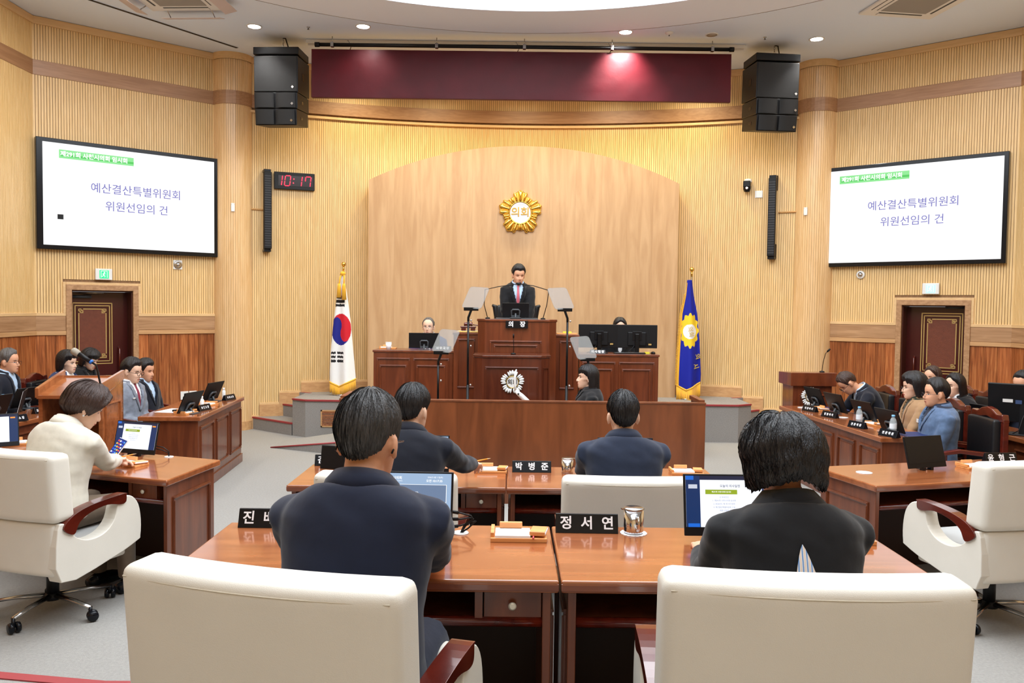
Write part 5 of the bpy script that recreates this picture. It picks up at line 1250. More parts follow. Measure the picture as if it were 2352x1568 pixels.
nameplate('black name board on the right dais desk below the left big monitor', T(PY(1372, 808, 10.7).x, 10.68, zR), '의사팀장', 0.2, 0.05, 0.044, 0.04)
ms = thing('computer_mouse', 'black computer mouse at the right end of the right dais desk', 'mouse', (PY(1500, 808, 10.75).x, 10.75, zR)); MB().ellipsoid((0, 0, 0.012), (0.03, 0.05, 0.02)).build('body', M_black, ms); MB().tube([(0, 0.05, 0.01), (-0.03, 0.09, 0.006), (-0.2, 0.1, 0.005)], 0.003, 6).build('cord', M_black, ms)
yp_ = thing('note_pad', 'small yellow note pad by the mouse on the right dais desk', 'notepad', (PY(1487, 808, 10.8).x, 10.83, zR)); MB().box(-0.03, 0.03, -0.03, 0.03, 0, 0.02).build('sheets', mat('yellow_note', S(220, 210, 60), 0.7), yp_); MB().box(-0.03, 0.03, 0.02, 0.03, 0.02, 0.021).build('glue_edge', M_gfr, yp_)
kb2 = thing('keyboard', 'slim black keyboard lying before the two big dais monitors', 'keyboard', M=T(PY(1445, 808, 10.7).x, 10.72, zR) @ RZ(4)); MB().box(-0.2, 0.2, -0.05, 0.05, 0, 0.014).build('body', M_black, kb2, 0.003); MB().box(-0.19, 0.19, -0.04, 0.04, 0.014, 0.017).build('key_field', M_greyplastic, kb2)
# gavel set
zg = ZD+WLH; gx = PY(1075, 760, 10.6).x
tg = thing('gavel_block', 'round wooden gavel block on little feet on the left podium side unit', 'block', (gx, 10.68, zg+0.02)); MB().box(-0.1, 0.1, -0.06, 0.06, 0.035, 0.06).build('top_plate', M_maho, tg, 0.008); MB().box(-0.09, -0.03, -0.05, 0.05, 0, 0.035).box(0.03, 0.09, -0.05, 0.05, 0, 0.035).build('feet', M_maho, tg, 0.006)
cl = thing('cloth_pad', 'pale patterned cloth pad under the gavel block', 'cloth', (gx+0.0, 10.68, zg)); MB().box(-0.14, 0.14, -0.09, 0.09, 0.0, 0.02).build('pad', mat('brocade', S(190, 180, 140), 0.8, var=0.5, vscale=60), cl, 0.008, None, 3); MB().box(-0.145, 0.145, -0.094, -0.088, 0.004, 0.012).build('piping', M_gfr, cl)
gv = thing('gavel', 'turned wooden gavel lying on its block beside the podium', 'gavel', (gx, 10.65, zg+0.106)); MB().tube([(-0.055, 0, 0), (-0.045, 0, 0), (-0.03, 0, 0), (0.0, 0, 0), (0.03, 0, 0), (0.045, 0, 0), (0.055, 0, 0)], [0.022, 0.026, 0.022, 0.026, 0.022, 0.026, 0.022], 16).build('head', M_maho, gv); MB().tube([(0.0, -0.02, 0), (0.1, -0.03, -0.012), (0.16, -0.035, -0.02)], [0.008, 0.007, 0.01], 10).build('handle', M_maho, gv)
gx2 = PY(1302, 765, 10.65).x; bx = thing('wooden_box', 'small wooden box with yellow top on the right podium side unit', 'box', (gx2, 10.68, ZD+WRH)); MB().box(-0.13, 0.13, -0.06, 0.06, 0, 0.018).build('tray_base', M_traywood, bx, 0.003); MB().box(-0.05, 0.06, -0.045, 0.045, 0.018, 0.035).build('note_block', mat('yellow_note', S(220, 210, 60), 0.7), bx)
# podium: laptop-like monitor on pad, microphones, chair
zp = ZD+PDH; pxm = PY(1187, 730, 10.3).x
pd = thing('desk_pad', 'flat dark pad on top of the podium under the monitor', 'pad', (pxm, 10.3, zp)); MB().box(-0.26, 0.26, -0.14, 0.17, 0, 0.012).build('pad', M_greyplastic, pd, 0.003); MB().box(-0.24, 0.24, 0.0, 0.18, 0.012, 0.014).build('leather_field', M_blkleather, pd)
m = monitor('monitor seen from behind on the podium before the standing chairman', T(PY(1184, 730, 10.3).x, 10.27, zp+0.012) @ RZ(180), 0.33, 0.18, 12, 0, 'loop', 0.012)
for sx, pts in ((-1, [(1120, 731), (1112, 700), (1114, 665), (1145, 658), (1188, 652)]), (1, [(1247, 731), (1256, 700), (1260, 672), (1258, 666), (1225, 656), (1195, 652)])):
    b0 = PY(*pts[0], 10.25); P = [PY(x, y, 10.25-0.06*(k/len(pts)))-Vector((b0.x, 10.25, zp)) for k, (x, y) in enumerate(pts)][1:]
    gooseneck('long gooseneck microphone on the %s side of the podium' % ('left' if sx < 0 else 'right'), (b0.x, 10.25, zp), [tuple(p) for p in P], 0.0055, 0.016)
b0 = PY(1179, 815, 9.5); gooseneck('short gooseneck microphone on the emblem lectern', (b0.x, 9.62, LCH), [(0.005, 0, 0.08), (0.0, 0, 0.15), (0.0, -0.01, 0.19)], 0.004, 0.01)
# teleprompter plates
def prompter(label, Y, pole_px, py_plate, quad, group):
    base = PY(pole_px, 900, Y); top = PY(pole_px, py_plate, Y)
    t = thing('teleprompter', label, 'teleprompter', (base.x, Y, 0), 0, group)
    H = top.z
    MB().lathe([(0.0, 0), (0.11, 0), (0.11, 0.012), (0.03, 0.03)], 24).build('base', M_blackmetal, t)
    MB().tube([(0, 0, 0.02), (0, 0, H*0.55)], 0.016, 10).build('lower_pole', M_blackmetal, t); MB().tube([(0, 0, H*0.5), (0, 0, H-0.12)], 0.012, 10).build('upper_pole', M_blackmetal, t)
    MB().tube([(0, 0, H-0.14), (0, 0, H-0.1), (0.03*quad, 0.0, H-0.02)], 0.014, 8).box(-0.08+0.03*quad, 0.08+0.03*quad, -0.02, 0.01, H-0.025, H+0.012).build('clamp', M_blackmetal, t, 0.004)
    for zz in (H*0.55, H-0.13, H*0.78): MB().ellipsoid((0.03, -0.01, zz), (0.012, 0.012, 0.012), 10, 6).build('knob', M_chrome, t)
    w, h, sh = 0.245, 0.29, 0.07*quad
    c = 0.035; pts = []
    for (x, z, a0_) in ((w/2-c, h-c, 0), (-w/2+c, h-c, 90), (-w/2+c, c, 180), (w/2-c, c, 270)):
        for k in range(5): a_ = R(a0_+22.5*k); pts.append((x+c*math.cos(a_), z+c*math.sin(a_)))
    pl = MB().extrude_xz([(x, z) for x, z in pts][::-1], -0.003, 0.003).build('glass_plate', M_glass, t, 0, T(0.03*quad, -0.01, H) @ RZ(-24*quad) @ Matrix.Rotation(R(-36), 4, 'X') @ Matrix.Rotation(R(4*quad), 4, 'Y'))
    MB().tube([(x, 0, z) for x, z in pts], 0.0025, 6, 0, True).build('plate_edge', mat('acrylic_edge', S(235, 238, 240), 0.3), t, 0, pl.matrix_local)
    return t
prompter('tall acrylic teleprompter plate on black pole left of the chairman', 9.0, 1074, 708, 1, 'acrylic teleprompter stands')
prompter('tall acrylic teleprompter plate on black pole right of the chairman', 9.0, 1301, 710, -1, 'acrylic teleprompter stands')
prompter('short acrylic teleprompter plate in front of the left dais desk', 8.8, 1006, 808, 1, 'acrylic teleprompter stands')
prompter('short acrylic teleprompter plate behind the profile woman', 8.9, 1355, 824, -1, 'acrylic teleprompter stands')
# white document camera arm standing in the pit
t = thing('document_camera', 'white folding desk arm standing edge-on before the lectern emblem', 'camera', (0, 0, 0)); Yd = 8.3
A_, B_, C_, D_ = PY(1186, 848, Yd), PY(1183, 885, Yd), PY(1184, 897, Yd), PY(1212, 922, Yd)
MB().tube([A_, (A_+B_)/2+Vector((-0.008, 0, 0)), B_, C_], [0.006, 0.013, 0.011, 0.014], 8).build('upper_arm', M_white, t)
MB().tube([C_, (C_+D_)/2, D_, D_+Vector((0.05, 0, -0.18))], [0.018, 0.026, 0.026, 0.026], 8).build('lower_arm', M_white, t)
MB().ellipsoid(C_+Vector((0.03, -0.02, -0.03)), (0.01, 0.01, 0.01), 8, 6).build('pivot', M_black, t)
z_ = D_.z-0.18; xb_ = D_.x+0.05
MB().tube([(xb_, Yd, z_+0.01), (xb_, Yd, 0.78)], 0.02, 8).box(xb_-0.1, xb_+0.1, Yd-0.08, Yd+0.08, 0.75, 0.77).build('base', M_white, t, 0.004)
cd = thing('clerks_desk', "low wooden clerks' desk hidden behind the long partition", 'desk', (-0.3, 8.1, 0)); MB().box(0, 0.8, 0, 0.45, 0.71, 0.75).build('desk_top', M_desk, cd, 0.004); MB().box(0, 0.03, 0, 0.42, 0, 0.71).build('side_panel', M_deskside, cd); MB().box(0.77, 0.8, 0, 0.42, 0, 0.71).build('side_panel', M_deskside, cd)

# ================================================================== CHAIRS
def rounded_block(x0, x1, y0, y1, z0, z1, bow=0.0, n=10, puff=0.0, lean=0.0):
    """cushion: subdivided block; back bows by `bow`; edges bevelled later"""
    mb = MB(); P = []
    def pt(u, v, s):      # u across, v up, s 0 back face,1 front face
        x = x0+(x1-x0)*u; z = z0+(z1-z0)*v; b = bow*(1-(2*u-1)**2)
        return (x, (y0 if s == 0 else y1)-b+lean*v, z+0.02*bow*0)
    vs = []; idx = {}
    for s in (0, 1):
        for i in range(n+1):
            for j in range(n+1): idx[(s, i, j)] = len(vs); vs.append(pt(i/n, j/n, s))
    fs = []
    for i in range(n):
        for j in range(n):
            fs.append((idx[0, i, j], idx[0, i+1, j], idx[0, i+1, j+1], idx[0, i, j+1])); fs.append((idx[1, i, j], idx[1, i, j+1], idx[1, i+1, j+1], idx[1, i+1, j]))
    for i in range(n):
        fs.append((idx[0, i, n], idx[0, i+1, n], idx[1, i+1, n], idx[1, i, n])); fs.append((idx[0, i, 0], idx[1, i, 0], idx[1, i+1, 0], idx[0, i+1, 0]))
        fs.append((idx[0, 0, i], idx[0, 0, i+1], idx[1, 0, i+1], idx[1, 0, i])); fs.append((idx[0, n, i], idx[1, n, i], idx[1, n, i+1], idx[0, n, i+1]))
    mb.add(vs, fs, 0, True); return mb
def exec_chair():
    t = thing('swivel_armchair', '', 'chair')
    # upper cushion
    MBb = rounded_block(-0.36, 0.36, -0.30, -0.15, 0.635, 1.026, 0.035, 8, lean=-0.035)
    bk = MBb.build('back_cushion', M_leather, t, 0.035, None, 5)
    P = [(-0.343+0.686*k/16, -0.337-0.035*(1-(2*k/16-1)**2)+0.002, 0.993) for k in range(17)]
    seam = [(x, y+0.004, z+0.006) for x, y, z in P]
    MB().tube(seam, 0.0022, 5).build('seam', mat('leather_seam', S(206, 196, 176), 0.6), t)
    lo = rounded_block(-0.335, 0.335, -0.29, -0.13, 0.33, 0.632, 0.025, 8).build('lower_back', M_leather, t, 0.025, None, 3)
    rounded_block(-0.27, 0.27, -0.15, 0.30, 0.38, 0.5, 0, 8).build('seat', mat('seat_grey_cover', S(176, 176, 174), 0.8, bump=0.3, bscale=80, stretch=(1, 6, 1)), t, 0.03, None, 3)
    for s in (-1, 1):
        # upholstered side shell with scooped opening under the arm
        prof = [(-0.26, 0.30), (-0.28, 0.60), (-0.22, 0.62), (-0.17, 0.545), (-0.10, 0.505), (-0.02, 0.495), (0.06, 0.515), (0.12, 0.57), (0.15, 0.655), (0.20, 0.69), (0.26, 0.68), (0.31, 0.62), (0.33, 0.52), (0.325, 0.42), (0.30, 0.395), (0.1, 0.34)]
        xa, xb = (s*0.27, s*0.36)
        if xa > xb: xa, xb = xb, xa
        MB().extrude_yz(smooth_poly(prof, 3)[::-1], xa, xb).build('side_shell', M_leather, t, 0.018, None, 3)
        # wooden arm rest arching from the back to the front of the shell
        pa = [(-0.25, 0.60), (-0.2, 0.655), (-0.1, 0.69), (0.05, 0.708), (0.2, 0.712)]; pb = [(0.205, 0.70), (0.2, 0.66), (0.16, 0.652), (0.06, 0.672), (-0.06, 0.655), (-0.14, 0.615), (-0.18, 0.555)]
        xm = s*0.335
        MB().extrude_yz(smooth_poly(pa+pb, 4)[::-1], xm-0.035, xm+0.035).build('armrest', M_maho, t, 0.008, None, 3)
    MB().box(-0.28, 0.28, -0.2, 0.29, 0.30, 0.385).build('seat_base', M_leather, t, 0.02, None, 3)
    MB().tube([(0, 0, 0.1), (0, 0, 0.31)], 0.035, 16).build('column', M_black, t)
    bs = MB().lathe([(0.03, 0.075), (0.05, 0.08), (0.045, 0.115), (0.03, 0.12)], 16).build('hub', M_black, t)
    for k in range(5):
        a = R(282+72*k); c, s = math.cos(a), math.sin(a); leg = MB()
        leg.tube([(0.04*c, 0.04*s, 0.105), (0.2*c, 0.2*s, 0.098), (0.33*c, 0.33*s, 0.082)], [0.024, 0.019, 0.016], 8, flat=0.6)
        lg = leg.build('leg', M_steel, t)
        cs = MB(); Mx = T(0.33*c, 0.33*s, 0) @ RZ(math.degrees(a)+60)
        for q in (-1, 1): cs.lathe([(0.0, q*0.008), (0.03, q*0.008), (0.032, q*0.018), (0.028, q*0.03), (0, q*0.031)], 16, 0, Mx @ T(0.012, 0, 0.032) @ Matrix.Rotation(R(90), 4, 'X'))
        cs.tube([Mx @ Vector((0, 0, 0.085)), Mx @ Vector((0, 0, 0.05)), Mx @ Vector((0.012, 0, 0.034))], 0.011, 8)
        cs.build('caster', M_blackgloss, lg)
    return t
ec = exec_chair(); ec['group'] = 'cream leather swivel armchairs'
KIDS.clear()
spots = [((-0.505, 2.18), -14.9, ZT, 'cream armchair back filling the lower left foreground, behind the navy-suited man'),
         ((0.735, 2.2), -3, ZT, 'cream armchair back filling the lower right foreground, behind the woman in black'),
         ((-0.61, 4.41), -4, 0, 'cream armchair of the front row, behind the dark-suited reaching man'),
         ((0.62, 4.39), 0, 0, 'cream armchair of the front row, beyond the near steel mug'),
         ((-2.75, 4.92), -aw, 0, 'cream swivel armchair at left, on which the woman in cream sits'),
         ((2.93, 4.98), 15, 0, 'empty cream swivel armchair at the right edge of the picture')]
chairs = []
for i, ((x, y), rz, z, lb) in enumerate(spots):
    c = ec if i == 0 else dup(ec); c.location = (x, y, z); c.rotation_euler = (0, 0, R(rz)); c['label'] = lb; chairs.append(c)
def official_chair():
    t = thing('official_chair', '', 'chair')
    MB().box(-0.25, 0.25, -0.2, 0.25, 0.42, 0.5).build('seat', M_blkleather, t, 0.025, None, 3)
    rounded_block(-0.22, 0.22, -0.28, -0.2, 0.5, 0.95, 0.03, 6).build('backrest', M_blkleather, t, 0.02, None, 3)
    pr = [(-0.27, 0.93), (-0.25, 1.0), (-0.16, 0.995), (-0.08, 1.03), (0.0, 1.045), (0.08, 1.03), (0.16, 0.995), (0.25, 1.0), (0.27, 0.93), (0.2, 0.93), (0, 0.96), (-0.2, 0.93)]
    MB().extrude_xz(pr, -0.315, -0.255).build('crest_rail', M_maho, t, 0.01, None, 3)
    for s in (-1, 1):
        MB().box(s*0.245-0.022, s*0.245+0.022, -0.31, -0.26, 0.0, 0.96).build('back_post', M_maho, t, 0.006)
        MB().box(s*0.25-0.022, s*0.25+0.022, 0.2, 0.245, 0.0, 0.66).build('leg', M_maho, t, 0.006)
        MB().extrude_yz([(-0.28, 0.66), (0.1, 0.70), (0.27, 0.67), (0.27, 0.64), (0.1, 0.665), (-0.28, 0.62)][::-1], s*0.26-0.028, s*0.26+0.028).build('armrest', M_maho, t, 0.006)
    MB().box(-0.24, 0.24, 0.2, 0.23, 0.36, 0.43).build('seat_rail', M_maho, t, 0.004)
    return t
oc = official_chair(); oc['group'] = 'black and mahogany official chairs'
ospots = [((-4.08, 8.62), -90, 'mahogany chair under the man in the grey checked suit'), ((-4.22, 9.4), -90, 'mahogany chair under the man in navy beside the grey checked suit'),
          ((-5.3, 8.4), -90, 'mahogany chair under the grey-haired man at far left'), ((-5.42, 9.0), -86, 'empty mahogany chair with black pad, left of the two seated women'),
          ((-5.25, 9.58), -86, 'mahogany chair under the seated woman in blue at left'), ((-5.2, 10.2), -90, 'mahogany chair under the seated woman in black by the left door'),
          ((3.98, 9.35), 90, 'mahogany chair of the bowed man at right'), ((3.98, 8.62), 96, 'empty mahogany chair between the bowed man and the brown jacket'),
          ((4.0, 7.98), 90, 'mahogany chair under the woman in the brown jacket'), ((3.95, 7.3), 88, 'mahogany chair under the man in the blue-grey jacket'),
          ((4.98, 9.6), 90, 'mahogany chair under the rear woman in beige by the right door'), ((4.95, 8.95), 90, 'mahogany chair under the rear woman with long straight hair'),
          ((5.1, 8.0), 100, 'mahogany chair under the man at the right edge')]
for i, ((x, y), rz, lb) in enumerate(ospots):
    c = oc if i == 0 else dup(oc); c.location = (x, y, 0); c.rotation_euler = (0, 0, R(rz)); c['label'] = lb
# chairman's chair and its raised platform, clerks' chairs
stg = struct(MB().box(-0.62, 0.76, 10.85, 12.2, ZD, ZD+0.25).build('floor_podium_platform', M_stepcarpet))
cc_ = thing('chairman_chair', "black leather high-backed chair behind the chairman's podium", 'chair', (PY(1186, 700, 11.1).x, 11.35, ZD+0.25), R(180))
rounded_block(-0.27, 0.27, -0.3, -0.17, 0.42, 1.12, 0.05, 8).build('backrest', M_blkleather, cc_, 0.03, None, 3)
for s in (-1, 1): MB().tube([(s*0.24, -0.24, 0.5), (s*0.265, -0.25, 0.95), (s*0.3, -0.24, 1.1), (s*0.33, -0.22, 1.11)], [0.05, 0.045, 0.035, 0.02], 10).build('back_wing', M_blkleather, cc_)
MB().box(-0.26, 0.26, -0.2, 0.26, 0.38, 0.48).build('seat', M_blkleather, cc_, 0.03, None, 3); MB().tube([(0, 0, 0.02), (0, 0, 0.4)], 0.04, 12).lathe([(0.28, 0), (0.26, 0.03), (0.04, 0.06)], 20).build('base', M_blackmetal, cc_)
# ================================================================== PEOPLE
def voxel(mb, size, smooth=1):
    me = mb.mesh('tmp'); o = bpy.data.objects.new('tmp', me)
    m = o.modifiers.new('r', 'REMESH'); m.mode = 'VOXEL'; m.voxel_size = size; m.use_smooth_shade = True
    if smooth:
        q = o.modifiers.new('s', 'SMOOTH'); q.factor = 0.5; q.iterations = smooth
    out = realise(o); bpy.data.objects.remove(o); bpy.data.meshes.remove(me)
    out.polygons.foreach_set('use_smooth', [True]*len(out.polygons)); return out
def bvh_of(me): return BVHTree.FromPolygons([v.co.copy() for v in me.vertices], [tuple(p.vertices) for p in me.polygons])
def skin(n, c): return mat('skin_'+n, c, 0.5, 0, 0.4, 0.08, 200, 0, 0.05, 25)
SK1, SK2, SK3 = skin('tan', S(222, 172, 142)), skin('fair', S(230, 188, 162)), skin('ruddy', S(216, 160, 128))
def hairmat(n, c, g=0.25): return mat('hair_'+n, c, 0.38, 0, 0.5, 0.5, 90, 0, g, 60, stretch=(3, 3, 0.4))
HB, HG, HBR = hairmat('black', S(26, 24, 26)), hairmat('grey', S(92, 88, 86), 0.4), hairmat('brown', S(62, 44, 38), 0.3)
HDG = hairmat('dark_greying', S(62, 60, 60), 0.4)
def cloth(n, c, var=0.06, bump=0.35, sc=9, rough=0.8, st=None): return mat('cloth_'+n, c, rough, 0, 0.25, bump, sc, 0, var, 25, sheen=0.15, stretch=st)
C_NAVY, C_DNAVY, C_BLACK = cloth('navy', S(24, 30, 50)), cloth('dark_navy', S(20, 23, 35)), cloth('black', S(20, 20, 23))
C_SLATE, C_CREAM, C_BROWN = cloth('slate_navy', S(34, 42, 61)), cloth('cream_linen', S(212, 206, 192), 0.05), cloth('camel', S(158, 124, 90))
C_GREYCHK, C_BLUEGREY, C_BLUE = cloth('grey_check', S(122, 128, 140), 0.2), cloth('blue_grey', S(84, 104, 134), 0.18), cloth('blue', S(34, 52, 98))
C_SHIRT, C_LBLUE, C_GREEN = cloth('white_shirt', S(236, 238, 240), 0.02, 0.15), cloth('light_blue_shirt', S(180, 204, 230), 0.04, 0.15), cloth('dark_green', S(36, 46, 34))
C_BEIGE, C_PANTS = cloth('beige', S(196, 176, 150)), cloth('brown_trouser', S(110, 94, 78))
M_lip, M_lip2 = mat('lip', S(176, 98, 88), 0.5), mat('lip_red', S(190, 84, 84), 0.45)
M_eye, M_iris = mat('eye_white', S(222, 214, 208), 0.3), mat('eye_iris', S(28, 20, 18), 0.2)
M_frame_ = mat('spectacle_frame', S(70, 66, 66), 0.3, 0.7)
HEADP = [(-0.004, .012, .06, -.02), (0.003, .03, .082, .005), (.018, .043, .089, -.01), (.038, .052, .091, -.03), (.058, .058, .091, -.05), (.078, .064, .089, -.068), (.098, .069, .085, -.08), (.115, .0715, .082, -.088),
         (.135, .074, .087, -.095), (.16, .0755, .086, -.099), (.185, .072, .077, -.094), (.207, .06, .061, -.08), (.222, .042, .041, -.056), (.231, .02, .018, -.03), (.234, .004, .0, -.01)]
def head_rings(mb, M, fem=0):
    P = []; n = 44
    for z, w, f, b in HEADP:
        if fem and z < 0.08: w *= 0.9
        cy = (f+b)/2; d = (f-b)/2; row = []
        for k in range(n):
            a = 2*math.pi*k/n; c, s = math.cos(a), math.sin(a)
            e = 2.25; q = (abs(c)**e+abs(s)**e)**(-1/e)
            x = w*q*s; y = cy+d*q*c
            if c > 0.3:     # eye sockets, cheeks
                for sx in (-1, 1):
                    y -= 0.009*math.exp(-((x-sx*0.031)/0.016)**2-((z-0.113)/0.011)**2); y += 0.004*math.exp(-((x-sx*0.036)/0.02)**2-((z-0.08)/0.014)**2)
            row.append(M @ Vector((x, y, z)))
        P.append(row)
    mb.grid(P, 0, True, True, True)
    mb.tube([M @ Vector(p) for p in ((0, .079, .122), (0, .092, .102), (0, .1, .086), (0, .102, .079), (0, .088, .071))], [.006, .0085, .0115, .012, .007], 8)
    for s in (-1, 1): mb.ellipsoid(M @ Vector((s*.011, .089, .076)), (.0085, .009, .007), 8, 6)
    mb.ellipsoid(M @ Vector((0, .088, .053)), (.021, .009, .0065), 12, 6); mb.ellipsoid(M @ Vector((0, .087, .043)), (.018, .009, .0065), 12, 6)
    M3 = M.to_3x3().to_4x4()
    for s in (-1, 1):
        mb.ellipsoid(M @ Vector((s*.078, -.008, .103)), (.009, .019, .03), 10, 8, 0, M3 @ Matrix.Rotation(R(s*18), 4, 'Z')); mb.ellipsoid(M @ Vector((s*.077, -.004, .08)), (.007, .011, .013), 8, 6, 0, M3)
def patch(bv, M, pts, w, name, m, parent, off=0.0012, front=True):
    """ribbon laid on the face: pts (x,z) with half widths w, found by casting from the front"""
    Mi = M; V = []; d = (M.to_3x3() @ Vector((0, -1, 0))).normalized()
    for i, (x, z) in enumerate(pts):
        for s in (-1, 0, 1):
            o = M @ Vector((x, 0.3, z+s*w[i])); h = bv.ray_cast(o, d)
            V.append((h[0] if h[0] else M @ Vector((x, 0.085, z)))-d*off)
    mb = MB(); mb.grid([V[i*3:i*3+3] for i in range(len(pts))]); return mb.build(name, m, parent)
def face(bv, M, parent, brow, lip, closed=False, glasses=None):
    for s in (-1, 1):
        xs = [s*(0.018+0.026*k/6) for k in range(7)]
        e = patch(bv, M, [(x, 0.1125-0.0015*abs(k-3)/3) for k, x in enumerate(xs)], [(0.0052 if not closed else 0.0015)*math.sin(math.pi*(k+0.6)/7.2) for k in range(7)], 'eye', M_eye if not closed else M_iris, parent)
        if not closed: patch(bv, M, [(s*(0.031+q), 0.1125) for q in (-0.0045, -0.003, 0, 0.003, 0.0045)], [0.001, 0.0036, 0.005, 0.0036, 0.001], 'iris', M_iris, e, 0.002)
        patch(bv, M, [(x, 0.1178-0.002*abs(k-3)/3) for k, x in enumerate(xs)], [0.0011]*7, 'eyelid_line', M_iris, e, 0.0018)
        patch(bv, M, [(s*(0.014+0.034*k/6), 0.130+0.003*math.sin(k/6*2.6)) for k in range(7)], [0.0028, .0036, .0036, .0032, .0028, .002, .0008], 'eyebrow', brow, parent)
    patch(bv, M, [(-0.023+0.046*k/8, 0.048) for k in range(9)], [0.0004, .003, .0045, .005, .0052, .005, .0045, .003, .0004], 'lips', lip, parent)
    patch(bv, M, [(-0.021+0.042*k/8, 0.0485) for k in range(9)], [0.0005]*9, 'mouth_line', mat('mouth_dark', S(120, 62, 56), 0.6), parent, 0.002)
    if glasses:
        mb = MB()
        for s in (-1, 1):
            mb.tube([M @ Vector((s*0.033+0.024*math.cos(a), 0.102, 0.108+0.018*math.sin(a))) for a in [2*math.pi*k/18 for k in range(18)]], 0.0014 if glasses != 'thick' else 0.0024, 6, 0, True)
            mb.tube([M @ Vector((s*0.057, 0.102, 0.114)), M @ Vector((s*0.074, 0.09, 0.114)), M @ Vector((s*0.081, 0.0, 0.112)), M @ Vector((s*0.08, -0.02, 0.1))], 0.0014 if glasses != 'thick' else 0.002, 5)
        mb.tube([M @ Vector((-0.009, 0.102, 0.11)), M @ Vector((0, 0.106, 0.113)), M @ Vector((0.009, 0.102, 0.11))], 0.0014, 5)
        mb.build('glasses', M_frame_ if glasses != 'thick' else M_blackgloss, parent)
def lerp_t(tab, x):
    for (a, va), (b, vb) in zip(tab, tab[1:]):
        if a <= x <= b: return va+(vb-va)*(x-a)/(b-a)
    return tab[-1][1]
STY = {   # azimuth from the front (deg) -> end polar angle; T crown volume; drop: hanging length past the equator
    'short': dict(end=[(0, 52), (30, 54), (48, 66), (62, 84), (76, 104), (84, 92), (105, 88), (122, 110), (150, 124), (180, 129)], T=.021, side=.003),
    'quiff': dict(end=[(0, 60), (30, 60), (50, 66), (62, 82), (76, 102), (84, 92), (105, 88), (122, 116), (150, 127), (180, 130)], T=.027, side=.006),
    'receding': dict(end=[(0, 34), (30, 38), (50, 62), (62, 84), (76, 104), (84, 92), (105, 88), (122, 116), (150, 128), (180, 130)], T=.011, side=.008),
    'bob': dict(end=[(0, 66), (28, 64), (40, 80), (54, 78), (70, 86), (80, 90), (180, 90)], T=.030, side=.024, drop=[(0, 0), (72, 0.0), (82, .10), (95, .115), (180, .105)]),
    'bobfringe': dict(end=[(0, 76), (40, 78), (54, 84), (70, 88), (80, 90), (180, 90)], T=.024, side=.020, drop=[(0, 0), (72, 0), (82, .09), (95, .11), (180, .10)]),
    'wavybob': dict(end=[(0, 66), (28, 66), (40, 80), (52, 90), (180, 90)], T=.030, side=.037, drop=[(0, 0), (56, 0.0), (70, .085), (100, .10), (140, .085), (180, .065)], wave=.014),
    'nape': dict(end=[(0, 66), (28, 66), (40, 80), (52, 94), (66, 118), (80, 122), (95, 118), (120, 134), (150, 148), (180, 152)], T=.034, side=.026, wave=.006),
    'long': dict(end=[(0, 78), (50, 80), (64, 84), (80, 90), (180, 90)], T=.016, side=.010, drop=[(0, 0), (78, 0), (88, .05), (102, .34), (180, .38)]),
    'longparted': dict(end=[(0, 46), (18, 50), (40, 70), (60, 84), (76, 90), (180, 90)], T=.016, side=.012, drop=[(0, 0), (70, .0), (82, .20), (100, .24), (180, .26)]),
}
